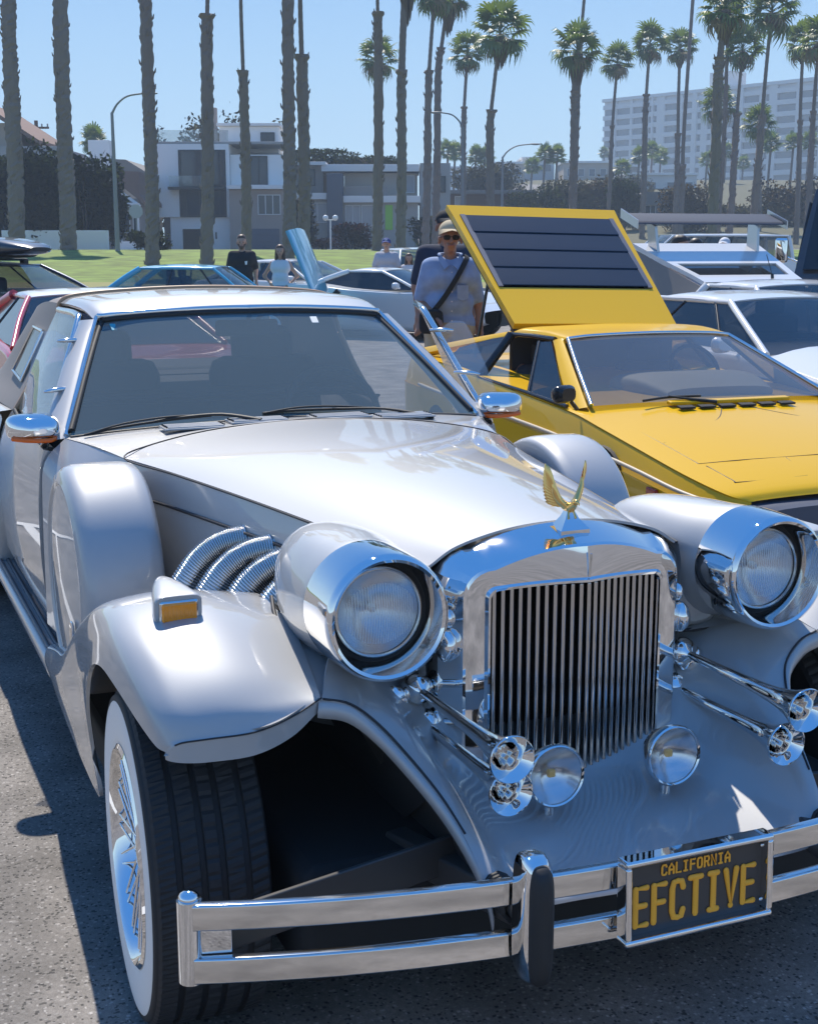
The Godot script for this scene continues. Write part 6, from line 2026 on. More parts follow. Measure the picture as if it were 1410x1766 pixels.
	for s in [-1, 1]:
		mb = MB.new()
		mb.x = hx * side(s)
		mb.prism(p2("-.585,.405 -.55,.405 -.575,1.27 -.612,1.27"), -0.03, 0.010)
		part(mb, "louvre_rail", "louvre_frame", o)
	for k in 4:
		mb = MB.new()
		mb.x = hx
		var y0 := 0.415 + 0.212 * k
		var w0 := 0.552 + 0.007 * k
		mb.loft([[Vector3(-w0, y0, 0.010), Vector3(-w0, y0 + 0.006, 0.014), Vector3(-w0 - .005, y0 + 0.216, 0.006), Vector3(-w0 - .005, y0 + 0.214, 0.0)], [Vector3(w0, y0, 0.010), Vector3(w0, y0 + 0.006, 0.014), Vector3(w0 + .005, y0 + 0.216, 0.006), Vector3(w0 + .005, y0 + 0.214, 0.0)]])
		part(mb, "louvre", "louvre_black", o)
	mb = MB.new()
	mb.x = hx
	mb.prism(p2("-.595,.02 -.57,.02 -.635,1.36 -.655,1.36"), -0.07, -0.02)
	mb.prism(p2("-.6,-.02 .6,-.02 .6,.03 -.6,.03"), -0.08, -0.046)
	part(mb, "hatch_seal", "black_rubber", o)
	for s in [-1, 1]:
		mb = MB.new()
		mb.tube([Vector3(0.60 * s, 0.84, -1.35), hx * Vector3(0.58 * s, 0.6, -0.05)], 0.012, 8)
		part(mb, "hatch_strut", "black_gloss", o)

func simple_car(called: String, label: String, at: Vector3, turn: float, paint: String, st: Array, gh: Array, wh: Array, cat := "car", roof := "", glass := "glass_dark") -> Node3D:
	var o := thing(called, label, cat, at, turn)
	car_body(o, st, paint)
	greenhouse(o, gh[0], gh[1], gh[2], gh[3], gh[4], gh[5], gh[6], gh[7], gh[8], paint, glass, roof)
	car_wheels(o, wh[0], wh[1], wh[2], wh[3])
	return o

func mirror_pair(o: Node3D, x: float, y: float, z: float, m: String) -> void:
	for s in [-1, 1]:
		var mb := MB.new()
		mb.loft([section(x * s, y, z - 0.04, 0.06, 0.045, 3.0), section(x * s, y, z, 0.09, 0.06, 3.0), section(x * s, y, z + 0.05, 0.06, 0.04, 2.5)], 2)
		mb.tube([Vector3((x - 0.14) * s, y - 0.04, z), Vector3(x * s, y - 0.02, z)], 0.02, 6)
		part(mb, "door_mirror", m, o)

func lamp_pair(o: Node3D, x: float, y: float, z: float, w: float, h: float, m: String, called := "headlamp") -> void:
	for s in [-1, 1]:
		var mb := MB.new()
		mb.box(Vector3(x * s, y, z), Vector3(w, h, 0.05), 0.015)
		part(mb, called, m, o)

func facing(right: float, towards: float) -> float:
	# heading from its share to the right and its share towards the viewer
	var v := Vector3(0.9198, 0, 0.3923) * right + Vector3(-0.3923, 0, 0.9198) * towards
	return atan2(v.x, v.z)

func other_cars() -> void:
	car_paint("yellow_paint", lin(0.66, 0.385, 0.0015))
	M["yellow_paint"].clearcoat = 0.35
	M["yellow_paint"].metallic_specular = 0.3
	car_paint("white_paint", lin(0.66, 0.66, 0.65))
	car_paint("pale_silver", lin(0.58, 0.59, 0.60), 0.45, 0.35)
	car_paint("blue_paint", lin(0.07, 0.40, 0.58))
	car_paint("red_paint", lin(0.48, 0.03, 0.028))
	car_paint("navy_paint", lin(0.03, 0.045, 0.09), 0.4)
	car_paint("black_paint", lin(0.012, 0.014, 0.02))
	mat("alloy", lin(0.5, 0.5, 0.5), 0.3, 0.9)
	mat("glass_haze", lin(0.11, 0.13, 0.155, 0.5), 0.0, 0.0, {transparency = 1})
	mat("louvre_glass", lin(0.01, 0.012, 0.018), 0.1)
	mat("louvre_black", lin(0.018, 0.021, 0.032), 0.30)
	mat("louvre_frame", lin(0.12, 0.12, 0.14), 0.4)
	mat("trim_beige", lin(0.42, 0.36, 0.27), 0.5)
	mat("bumper_blue_grey", lin(0.06, 0.07, 0.10), 0.5)
	mat("marker_red", lin(0.35, 0.03, 0.02), 0.2)
	mat("dash_beige", lin(0.26, 0.24, 0.17), 0.7)
	yellow_coupe()
	# white coupe right behind the yellow one
	var o := simple_car("white_coupe", "white coupe with open side window behind the yellow car's roof", Vector3(5.35, 0, -5.75), deg_to_rad(-1), "white_paint",
		[[1.95, 0.7, 0.72, 0.3, 0.58, 0.62], [1.8, 0.8, 0.82, 0.22, 0.68, 0.74], [1.2, 0.84, 0.86, 0.2, 0.78, 0.85], [0.75, 0.85, 0.87, 0.2, 0.85, 0.92], [0.0, 0.85, 0.87, 0.2, 0.87, 0.9], [-1.0, 0.85, 0.87, 0.2, 0.9, 0.92], [-1.8, 0.84, 0.85, 0.22, 0.9, 0.93], [-2.1, 0.74, 0.76, 0.35, 0.82, 0.86]],
		[0.80, 0.86, 0.82, -1.95, 0.57, 1.20, 0.05, -0.95, [0.19, 0.56]], [1.3, -1.25, 0.86, 0.3])
	mirror_pair(o, 0.98, 0.92, 0.55, "white_paint")
	lamp_pair(o, 0.55, 0.62, 1.93, 0.26, 0.12, "chrome_soft")
	# white hatchback coupe with raised tail and a large wing
	o = simple_car("winged_coupe", "white coupe with raised tailgate carrying a large grey wing", spot(3.75, 12.9), facing(0.30, 0.95), "white_paint",
		[[1.95, 0.7, 0.72, 0.3, 0.58, 0.62], [1.8, 0.8, 0.82, 0.22, 0.68, 0.74], [1.2, 0.84, 0.86, 0.2, 0.78, 0.85], [0.75, 0.85, 0.87, 0.2, 0.85, 0.92], [0.0, 0.85, 0.87, 0.2, 0.87, 0.9], [-1.0, 0.85, 0.87, 0.2, 0.9, 0.92], [-1.8, 0.84, 0.85, 0.22, 0.9, 0.93], [-2.1, 0.74, 0.76, 0.35, 0.82, 0.86]],
		[0.80, 0.86, 0.82, -0.9, 0.58, 1.23, 0.12, -0.75, [0.5]], [1.3, -1.25, 0.86, 0.3])
	var mb := MB.new()
	mb.tube(pts(".05,1.285,-.6 .05,1.33,-.61"), 0.016, 8)
	mb.tube(pts(".05,1.32,-.61 .02,1.52,-.68"), 0.004, 5)
	part(mb, "antenna", "black_gloss", o)
	var yv := Vector3(0, 0.40, -1.3).normalized()
	var hx := Transform3D(Basis(Vector3.RIGHT, yv, Vector3.RIGHT.cross(yv)), Vector3(0, 1.25, -0.82))
	mb = MB.new()
	mb.x = hx
	mb.prism(p2("-.58,0 .58,0 .60,.22 -.60,.22"), -0.04, 0.0)
	mb.prism(p2("-.665,.60 .665,.60 .76,1.30 -.76,1.30"), -0.05, 0.0)
	for s in [-1, 1]:
		mb.x = hx * side(s)
		mb.prism(p2("-.60,.22 -.52,.22 -.585,.6 -.665,.6"), -0.04, 0.0)
	part(mb, "tailgate", "white_paint", o)
	mb = MB.new()
	mb.x = hx
	mb.prism(p2("-.53,.2 .53,.2 .60,.62 -.60,.62"), -0.03, -0.015)
	part(mb, "tailgate_glass", "glass_dark", o)
	for s in [-1, 1]:
		mb = MB.new()
		mb.slab([hx * Vector3(0.60 * s, 0.0, -0.05), hx * Vector3(0.74 * s, 1.25, -0.06), Vector3(0.78 * s, 1.05, -1.75), Vector3(0.72 * s, 0.95, -1.0)], 0.02)
		part(mb, "tailgate_lining", "vinyl_grey", o)
	for s in [-1, 1]:
		mb = MB.new()
		mb.slab([hx * Vector3(0.60 * s, 1.00, 0.0), hx * Vector3(0.60 * s, 1.22, 0.0), hx * Vector3(0.62 * s, 1.22, 0.0) + Vector3(0, 0.26, -0.02), hx * Vector3(0.62 * s, 1.02, 0.0) + Vector3(0, 0.26, -0.02)], 0.03)
		part(mb, "wing_stay", "alloy", o)
	mb = MB.new()
	var wy := (hx * Vector3(0, 1.12, 0)).y + 0.25
	var wz := (hx * Vector3(0, 1.12, 0)).z
	mb.loft([[Vector3(-.88, wy, wz + 0.16), Vector3(-.88, wy + 0.03, wz + 0.14), Vector3(-.88, wy + 0.12, wz - 0.16), Vector3(-.88, wy + 0.085, wz - 0.16)], [Vector3(.88, wy, wz + 0.16), Vector3(.88, wy + 0.03, wz + 0.14), Vector3(.88, wy + 0.12, wz - 0.16), Vector3(.88, wy + 0.085, wz - 0.16)]])
	part(mb, "wing_blade", "wing_grey", o)
	for s in [-1, 1]:
		mb = MB.new()
		mb.slab([Vector3(0.895 * s, wy - 0.05, wz + 0.2), Vector3(0.895 * s, wy + 0.04, wz + 0.2), Vector3(0.895 * s, wy + 0.17, wz - 0.2), Vector3(0.895 * s, wy + 0.07, wz - 0.2)], 0.012)
		part(mb, "wing_end_plate", "alloy", o)
	# light blue saloon with its bonnet up
	o = simple_car("blue_saloon", "light blue two door saloon with its bonnet tilted up in front", spot(-3.45, 23.0), facing(0.995, 0.10), "blue_paint",
		[[2.1, 0.70, 0.72, 0.35, 0.72, 0.74], [2.0, 0.76, 0.78, 0.25, 0.78, 0.80], [1.2, 0.78, 0.79, 0.22, 0.80, 0.80], [0.7, 0.78, 0.79, 0.22, 0.92, 0.94], [0.0, 0.78, 0.79, 0.22, 0.92, 0.93], [-1.0, 0.78, 0.79, 0.22, 0.91, 0.93], [-1.9, 0.77, 0.78, 0.25, 0.89, 0.92], [-2.1, 0.7, 0.72, 0.4, 0.84, 0.88]],
		[0.735, 0.90, 0.72, -1.45, 0.60, 1.25, 0.28, -0.95, [0.18, 0.55]], [1.25, -1.25, 0.78, 0.3], "car", "", "glass_view")
	yv = Vector3(0, 0.94, -0.36).normalized()
	hx = Transform3D(Basis(Vector3.RIGHT, yv, Vector3.RIGHT.cross(yv)), Vector3(0, 0.82, 2.0))
	mb = MB.new()
	mb.x = hx
	mb.shell(whole([[Vector3(-.74, 0, -.05), Vector3(-.72, 0, 0), Vector3(-.3, 0, .02), Vector3(0, 0, .025)], [Vector3(-.76, .6, -.06), Vector3(-.735, .6, 0), Vector3(-.3, .6, .03), Vector3(0, .6, .035)], [Vector3(-.77, 1.12, -.07), Vector3(-.74, 1.12, -.01), Vector3(-.3, 1.14, .02), Vector3(0, 1.15, .025)]]), 4, 4, 0.03)
	part(mb, "bonnet", "blue_paint", o)
	mb = MB.new()
	mb.box(Vector3(0, 0.62, 1.95), Vector3(1.35, 0.2, 0.3), 0.03)
	mb.box(Vector3(0, 0.72, 1.3), Vector3(1.2, 0.18, 0.9), 0.04)
	part(mb, "engine_bay", "black_matte", o)
	# white cars in the second row
	o = simple_car("white_sports_car", "low white mid engined sports car with dark intake slash", spot(-0.25, 24.5), facing(0.86, 0.5), "white_paint",
		[[2.2, 0.7, 0.75, 0.3, 0.5, 0.52], [1.9, 0.86, 0.9, 0.2, 0.66, 0.64], [1.2, 0.92, 0.95, 0.15, 0.82, 0.76], [0.6, 0.92, 0.95, 0.15, 0.82, 0.84], [-0.4, 0.92, 0.96, 0.15, 0.86, 0.9], [-1.2, 0.95, 0.99, 0.15, 0.94, 0.98], [-1.9, 0.93, 0.97, 0.2, 0.93, 0.96], [-2.3, 0.82, 0.85, 0.4, 0.84, 0.88]],
		[0.78, 0.84, 0.95, -1.5, 0.52, 1.17, 0.05, -0.65, []], [1.35, -1.3, 0.97, 0.34])
	mirror_pair(o, 1.0, 0.93, 0.6, "white_paint")
	mb = MB.new()
	for s in [-1, 1]:
		mb.slab([Vector3(0.985 * s, 0.80, -0.55), Vector3(0.985 * s, 0.86, -0.62), Vector3(1.0 * s, 0.55, -0.95), Vector3(1.0 * s, 0.52, -0.85)], 0.03)
	part(mb, "side_intake", "black_matte", o)
	o = simple_car("white_saloon", "white car mostly hidden behind the woman in the white top", spot(-2.2, 27.5), facing(0.8, 0.55), "white_paint",
		[[2.2, 0.7, 0.72, 0.3, 0.6, 0.64], [2.0, 0.8, 0.82, 0.22, 0.74, 0.78], [1.2, 0.86, 0.88, 0.2, 0.84, 0.88], [0.8, 0.86, 0.88, 0.2, 0.9, 0.95], [-0.2, 0.86, 0.88, 0.2, 0.93, 0.96], [-1.2, 0.86, 0.88, 0.2, 0.95, 0.98], [-2.0, 0.82, 0.84, 0.25, 0.92, 0.96], [-2.25, 0.74, 0.76, 0.4, 0.85, 0.9]],
		[0.80, 0.93, 0.85, -1.8, 0.58, 1.30, 0.1, -0.9, [0.5]], [1.35, -1.3, 0.87, 0.32], "car", "", "glass_view")
	mirror_pair(o, 0.98, 0.98, 0.55, "white_paint")
	o = simple_car("white_hatchback", "small white hatchback facing us behind the girl", spot(0.35, 33.0), facing(0.25, 0.97), "white_paint",
		[[2.0, 0.7, 0.72, 0.3, 0.7, 0.74], [1.85, 0.82, 0.84, 0.22, 0.84, 0.9], [1.2, 0.86, 0.88, 0.2, 0.95, 1.02], [0.9, 0.86, 0.88, 0.2, 0.98, 1.06], [-0.2, 0.86, 0.88, 0.2, 1.0, 1.02], [-1.2, 0.86, 0.88, 0.2, 1.02, 1.04], [-1.9, 0.84, 0.86, 0.25, 1.0, 1.02], [-2.0, 0.78, 0.8, 0.4, 0.95, 1.0]],
		[0.82, 1.0, 0.95, -1.9, 0.62, 1.52, 0.2, -1.6, [0.42, 0.72]], [1.3, -1.3, 0.87, 0.33], "car", "", "glass_view")
	mirror_pair(o, 1.0, 1.07, 0.7, "white_paint")
	lamp_pair(o, 0.62, 0.78, 1.95, 0.26, 0.16, "chrome_soft")
	o = simple_car("white_van", "white van seen through the gap under the grey wing", spot(7.6, 36.0), facing(-1.0, 0.12), "white_paint",
		[[2.4, 0.8, 0.82, 0.3, 0.9, 0.95], [2.2, 0.92, 0.94, 0.25, 1.15, 1.2], [1.5, 0.94, 0.95, 0.22, 1.25, 1.3], [0.0, 0.94, 0.95, 0.22, 1.25, 1.28], [-1.5, 0.94, 0.95, 0.22, 1.25, 1.28], [-2.3, 0.94, 0.95, 0.25, 1.25, 1.28], [-2.4, 0.85, 0.87, 0.4, 1.2, 1.25]],
		[0.92, 1.25, 1.6, -2.3, 0.80, 1.88, 0.9, -2.2, [0.3, 0.52, 0.75]], [1.5, -1.5, 0.94, 0.35], "van", "", "glass_view")
	# dark estate with roof box at the left
	o = simple_car("navy_estate", "dark blue estate car with black roof box at the left edge", spot(-5.75, 19.0), facing(0.80, 0.6), "navy_paint",
		[[2.2, 0.7, 0.72, 0.3, 0.66, 0.7], [2.0, 0.82, 0.84, 0.22, 0.8, 0.84], [1.3, 0.87, 0.89, 0.2, 0.88, 0.94], [0.9, 0.87, 0.89, 0.2, 0.93, 1.0], [-0.2, 0.87, 0.89, 0.2, 0.96, 0.98], [-1.4, 0.87, 0.89, 0.2, 0.98, 1.0], [-2.1, 0.84, 0.86, 0.25, 0.97, 1.0], [-2.3, 0.76, 0.78, 0.4, 0.9, 0.95]],
		[0.83, 0.96, 1.05, -2.15, 0.62, 1.34, 0.15, -1.7, [0.40, 0.70]], [1.4, -1.4, 0.88, 0.33], "car", "", "glass_view")
	for zz in [-0.15, -1.25]:
		mb = MB.new()
		mb.box(Vector3(0, 1.42, zz), Vector3(1.2, 0.03, 0.08), 0.01)
		for s in [-1, 1]:
			mb.box(Vector3(0.56 * s, 1.385, zz), Vector3(0.09, 0.09, 0.11), 0.02)
		part(mb, "roof_bar", "black_rubber", o)
	o = thing("roof_box", "glossy black cargo box on the dark blue estate car's roof", "roof box", o.position, o.rotation.y)
	mb = MB.new()
	mb.loft([section(0, 1.56, 0.95, 0.18, 0.03, 2.5), section(0, 1.57, 0.75, 0.32, 0.08, 3.0), section(0, 1.59, 0.2, 0.40, 0.13, 4.0), section(0, 1.60, -0.8, 0.41, 0.155, 4.5), section(0, 1.60, -1.5, 0.40, 0.15, 4.0), section(0, 1.60, -1.75, 0.34, 0.12, 4.0)], 4)
	part(mb, "lid", "black_paint", o)
	mb = MB.new()
	mb.loft([section(0, 1.5, 0.55, 0.28, 0.03, 3.0), section(0, 1.49, 0.2, 0.36, 0.05, 4.0), section(0, 1.49, -1.65, 0.36, 0.055, 4.0)], 3)
	part(mb, "base", "black_matte", o)
	# red car tail to tail with the silver one
	o = simple_car("red_coupe", "red coupe with large screen behind the silver car's tail", spot(-2.67, 11.53), deg_to_rad(1), "red_paint",
		[[2.1, 0.7, 0.72, 0.3, 0.6, 0.64], [1.9, 0.8, 0.84, 0.22, 0.7, 0.74], [1.2, 0.87, 0.9, 0.2, 0.78, 0.82], [0.9, 0.88, 0.91, 0.2, 0.82, 0.85], [0.0, 0.88, 0.91, 0.2, 0.86, 0.88], [-1.0, 0.88, 0.91, 0.2, 0.88, 0.9], [-1.8, 0.86, 0.88, 0.25, 0.87, 0.9], [-2.1, 0.76, 0.78, 0.4, 0.8, 0.84]],
		[0.84, 0.83, 0.98, -1.6, 0.58, 1.19, 0.12, -0.7, [0.55]], [1.3, -1.25, 0.9, 0.32], "car", "pale_silver")
	# black truck cut off by the right edge
	o = thing("black_truck", "tall black truck cab with chrome fittings at the right edge", "truck", spot(5.86, 17.0), facing(-0.35, 0.94))
	mb = MB.new()
	mb.box(Vector3(0, 0.85, 0.9), Vector3(1.95, 0.75, 2.3), 0.1)
	mb.loft([[Vector3(-.95, 1.2, 0.75), Vector3(.95, 1.2, 0.75), Vector3(.95, 1.2, -1.6), Vector3(-.95, 1.2, -1.6)], [Vector3(-.86, 1.8, 0.35), Vector3(.86, 1.8, 0.35), Vector3(.9, 1.8, -1.6), Vector3(-.9, 1.8, -1.6)], [Vector3(-.78, 2.3, 0.05), Vector3(.78, 2.3, 0.05), Vector3(.82, 2.3, -1.6), Vector3(-.82, 2.3, -1.6)], [Vector3(-.7, 2.36, -0.1), Vector3(.7, 2.36, -0.1), Vector3(.72, 2.36, -1.5), Vector3(-.72, 2.36, -1.5)]])
	part(mb, "cab", "black_paint", o)
	mb = MB.new()
	mb.slab(pts("-.84,1.32,.72 .84,1.32,.72 .74,2.2,.14 -.74,2.2,.14"), 0.02)
	part(mb, "windscreen", "glass_dark", o)
	for s in [-1, 1]:
		mb = MB.new()
		mb.slab([Vector3(0.935 * s, 1.35, 0.45), Vector3(0.935 * s, 1.35, -0.8), Vector3(0.845 * s, 2.15, -0.8), Vector3(0.845 * s, 2.15, 0.0)], 0.02)
		part(mb, "side_window", "glass_dark", o)
		mb = MB.new()
		mb.box(Vector3(1.12 * s, 1.55, 0.55), Vector3(0.16, 0.3, 0.08), 0.03)
		mb.tube([Vector3(0.9 * s, 1.4, 0.5), Vector3(1.12 * s, 1.5, 0.52)], 0.015, 6)
		part(mb, "door_mirror", "chrome", o)
		mb = MB.new()
		mb.box(Vector3(0.985 * s, 1.22, -0.3), Vector3(0.03, 0.035, 2.5), 0.01)
		part(mb, "chrome_strip", "chrome", o)
	for k in 5:
		mb = MB.new()
		mb.ball(Vector3(-0.6 + 0.3 * k, 2.40, -0.1), Vector3(0.06, 0.045, 0.08), 10)
		part(mb, "roof_lamp", "chrome", o)
	car_wheels(o, 1.2, -1.3, 0.98, 0.42)

func field_mesh(mb: MB, bones: Array, cell: float, k: float) -> void:
	# smooth union of tapered capsules, meshed by surface nets
	var lo := Vector3.ONE * 1e9
	var hi := -lo
	for b in bones:
		var r := maxf(b[2], b[3]) + cell * 2.0
		for p in [b[0], b[1]]:
			lo = lo.min(p - Vector3.ONE * r)
			hi = hi.max(p + Vector3.ONE * r)
	var nx := int((hi.x - lo.x) / cell) + 2
	var ny := int((hi.y - lo.y) / cell) + 2
	var nz := int((hi.z - lo.z) / cell) + 2
	var f := PackedFloat32Array()
	f.resize(nx * ny * nz)
	f.fill(1.0)
	for b in bones:
		var a: Vector3 = b[0]
		var ab: Vector3 = b[1] - a
		var l2 := maxf(ab.length_squared(), 1e-9)
		var ra: float = b[2]
		var rb: float = b[3]
		var pad := Vector3.ONE * (maxf(ra, rb) + maxf(k, cell * 1.5) + cell)
		var i0: Vector3 = ((a.min(b[1]) - pad - lo) / cell).max(Vector3.ZERO)
		var i1: Vector3 = (a.max(b[1]) + pad - lo) / cell
		for z in range(int(i0.z), mini(int(i1.z) + 1, nz)):
			for y in range(int(i0.y), mini(int(i1.y) + 1, ny)):
				var at := (z * ny + y) * nx
				for x in range(int(i0.x), mini(int(i1.x) + 1, nx)):
					var p := lo + Vector3(x, y, z) * cell - a
					var t := clampf(p.dot(ab) / l2, 0.0, 1.0)
					var d := (p - ab * t).length() - lerpf(ra, rb, t)
					var o := f[at + x]
					var h := maxf(k - absf(d - o), 0.0) / k
					f[at + x] = minf(d, o) - h * h * k * 0.25
	var ids := PackedInt32Array()
	ids.resize(nx * ny * nz)
	ids.fill(-1)
	var pv := PackedVector3Array()
	var pi := PackedInt32Array()
	var sx := 1
	var sy := nx
	var sz := nx * ny
	var offs := PackedInt32Array([0, sx, sy, sx + sy, sz, sx + sz, sy + sz, sx + sy + sz])
	var ed := PackedInt32Array([0, 1, 2, 3, 4, 5, 6, 7, 0, 2, 1, 3, 4, 6, 5, 7, 0, 4, 1, 5, 2, 6, 3, 7])
	for z in nz - 1:
		for y in ny - 1:
			for x in nx - 1:
				var at := z * sz + y * sy + x
				var m := 0
				for q in 8:
					if f[at + offs[q]] < 0.0:
						m |= 1 << q
				if m == 0 or m == 255:
					continue
				var s := Vector3.ZERO
				var c := 0
				for e in 12:
					var p := ed[e * 2]
					var q := ed[e * 2 + 1]
					if ((m >> p) & 1) != ((m >> q) & 1):
						var fa := f[at + offs[p]]
						var t := fa / (fa - f[at + offs[q]])
						s += Vector3(p & 1, (p >> 1) & 1, p >> 2).lerp(Vector3(q & 1, (q >> 1) & 1, q >> 2), t)
						c += 1
				ids[at] = pv.size()
				pv.append(lo + (Vector3(x, y, z) + s / c) * cell)
	for z in range(1, nz - 1):
		for y in range(1, ny - 1):
			for x in range(1, nx - 1):
				var at := z * sz + y * sy + x
				var ins := f[at] < 0.0
				for ax in 3:
					var st: int = [sx, sy, sz][ax]
					if ins == (f[at + st] < 0.0):
						continue
					var u: int = [sy, sz, sx][ax]
					var w: int = [sz, sx, sy][ax]
					var a := ids[at]
					var b := ids[at - u]
					var c := ids[at - u - w]
					var d := ids[at - w]
					if a < 0 or b < 0 or c < 0 or d < 0:
						continue
					if ins:
						pi.append_array(PackedInt32Array([a, c, b, a, d, c]))
					else:
						pi.append_array(PackedInt32Array([a, b, c, a, c, d]))
	mb.raw(pv, pi, PackedVector2Array(), 85.0)

func hand_bones(w: Vector3, d: Vector3, side_dir: Vector3, s: float, curl := 0.35) -> Array:
	# palm, four unequal fingers bent at two knuckles, thumb from the side of the palm
	d = d.normalized()
	side_dir = (side_dir - d * side_dir.dot(d)).normalized()
	var pn := d.cross(side_dir).normalized()
	var out := []
	for k in 4:
		var o := (k - 1.5) * 0.020 * s
		var base := w + d * 0.085 * s + side_dir * o
		out.append([w + d * 0.01 * s + side_dir * o * 0.6, base, 0.015 * s, 0.0125 * s])
		var ln: float = [0.062, 0.074, 0.070, 0.054][k] * s
		var d1 := (d + pn * curl).normalized()
		var d2 := (d + pn * curl * 2.6).normalized()
		out.append([base, base + d1 * ln * 0.55, 0.0098 * s, 0.009 * s])
		out.append([base + d1 * ln * 0.55, base + d1 * ln * 0.55 + d2 * ln * 0.5, 0.009 * s, 0.0075 * s])
	var tb := w + d * 0.03 * s - side_dir * 0.026 * s
	var t1 := tb + (d * 0.6 - side_dir * 0.75 + pn * 0.3).normalized() * 0.042 * s
	out.append([tb, t1, 0.0135 * s, 0.011 * s])
	out.append([t1, t1 + (d * 0.9 - side_dir * 0.3 + pn * 0.35).normalized() * 0.034 * s, 0.011 * s, 0.0085 * s])
	return out

func person(label: String, at: Vector3, turn: float, height: float, q: Dictionary) -> Node3D:
	var o := thing("person", label, "person", at, turn, q.get("group", ""))
	var s := height / 1.78
	var cell: float = q.get("cell", 0.024)
	var fem: float = q.get("slim", 1.0)
	var lean: Vector3 = q.get("lean", Vector3.ZERO)
	var up := func(x: float, y: float, z: float) -> Vector3:
		return Vector3(x, y, z) * s + lean * clampf((y - 0.9) / 0.8, 0.0, 1.3)
	var neck: Vector3 = up.call(0, 1.50, -0.01)
	var head: Vector3 = up.call(0, 1.655, 0.02)
	var sh := [up.call(-0.185 * fem, 1.43, -0.01), up.call(0.185 * fem, 1.43, -0.01)]
	var el: Array = q.get("elbows", [Vector3(-0.245, 1.15, -0.03), Vector3(0.245, 1.15, -0.03)])
	var wr: Array = q.get("wrists", [Vector3(-0.25, 0.90, 0.05), Vector3(0.25, 0.90, 0.05)])
	var hip := [Vector3(-0.09, 0.93, 0), Vector3(0.09, 0.93, 0)]
	var kn: Array = q.get("knees", [Vector3(-0.105, 0.50, 0.02), Vector3(0.105, 0.50, 0.02)])
	var an: Array = q.get("ankles", [Vector3(-0.11, 0.09, -0.02), Vector3(0.11, 0.09, -0.02)])
	var body := []
	var shirt := []
	var legs := []
	var shoes := []
	# torso, neck
	var torso := [[up.call(-0.11 * fem, 1.33, 0), up.call(0.11 * fem, 1.33, 0), 0.115 * s * fem, 0.115 * s * fem], [up.call(-0.12 * fem, 1.42, -0.01), up.call(0.12 * fem, 1.42, -0.01), 0.07 * s, 0.07 * s], [up.call(-0.075 * fem, 1.14, 0.01), up.call(0.075 * fem, 1.14, 0.01), q.get("belly", 0.108) * s * fem, q.get("belly", 0.108) * s * fem], [up.call(-0.08, 0.98, 0), up.call(0.08, 0.98, 0), 0.112 * s, 0.112 * s]]
	body.append_array(torso)
	body.append([up.call(0, 1.42, -0.015), up.call(0, 1.56, 0.0), 0.058 * s * fem, 0.052 * s * fem])
	for t in torso:
		shirt.append([t[0], t[1], t[2] + 0.013, t[3] + 0.013])
	var sleeve: float = q.get("sleeve", 0.62)
	for i in 2:
		var e: Vector3 = el[i] * s + lean * clampf((el[i].y - 0.9) / 0.8, 0.0, 1.3)
		var w: Vector3 = wr[i] * s + lean * clampf((wr[i].y - 0.9) / 0.8, 0.0, 1.3)
		var shp: Vector3 = sh[i]
		body.append([shp, e, 0.052 * s * fem, 0.040 * s * fem])
		body.append([e, w, 0.041 * s * fem, 0.027 * s * fem])
		if not q.has("fine"):
			for hb in hand_bones(w, w - e, Vector3(0, 0, 1), s):
				body.append([hb[0], hb[1], hb[2] * 1.15, hb[3] * 1.15])
		if sleeve > 0.0:
			var se := shp.lerp(e, minf(sleeve, 1.0))
			shirt.append([shp, se, 0.066 * s * fem, 0.064 * s * fem])
			if sleeve > 1.0:
				shirt.append([e, e.lerp(w, sleeve - 1.0), 0.056 * s * fem, 0.045 * s * fem])
		body.append([hip[i] * s, kn[i] * s, 0.085 * s, 0.058 * s])
		body.append([kn[i] * s, an[i] * s, 0.056 * s, 0.036 * s])
		legs.append([hip[i] * s, kn[i] * s, 0.100 * s, 0.076 * s])
		legs.append([kn[i] * s, an[i] * s, 0.074 * s, 0.062 * s])
		var toe: Vector3 = an[i] * s + Vector3(0.02 * (i * 2 - 1), -0.045 * s, 0.15 * s)
		body.append([an[i] * s, toe, 0.036 * s, 0.03 * s])
		shoes.append([an[i] * s + Vector3(0, -0.04 * s, -0.03 * s), toe, 0.05 * s, 0.042 * s])
	legs.append([Vector3(-0.075, 0.965, 0) * s, Vector3(0.075, 0.965, 0) * s, 0.128 * s, 0.128 * s])
	# head: skull, jaw, brow, nose, chin, ears
	var hd := [[head + Vector3(0, 0.035, -0.02) * s, head + Vector3(0, 0.03, 0.012) * s, 0.082 * s, 0.078 * s], [head + Vector3(0, -0.03, 0.02) * s, head + Vector3(0, -0.085, 0.038) * s, 0.062 * s, 0.036 * s], [head + Vector3(-0.03, 0.012, 0.075) * s, head + Vector3(0.03, 0.012, 0.075) * s, 0.017 * s, 0.017 * s], [head + Vector3(0, -0.002, 0.088) * s, head + Vector3(0, -0.038, 0.108) * s, 0.010 * s, 0.014 * s], [head + Vector3(-0.02, -0.066, 0.075) * s, head + Vector3(0.02, -0.066, 0.075) * s, 0.013 * s, 0.013 * s], [head + Vector3(-0.085, -0.01, -0.005) * s, head + Vector3(-0.088, -0.045, -0.002) * s, 0.014 * s, 0.010 * s], [head + Vector3(0.085, -0.01, -0.005) * s, head + Vector3(0.088, -0.045, -0.002) * s, 0.014 * s, 0.010 * s]]
	var mb := MB.new()
	field_mesh(mb, body, cell, 0.035)
	field_mesh(mb, hd + [[neck, head + Vector3(0, -0.06, -0.01) * s, 0.055 * s * fem, 0.052 * s * fem]], minf(cell, 0.011) if not q.has("fine") else 0.0062, 0.022)
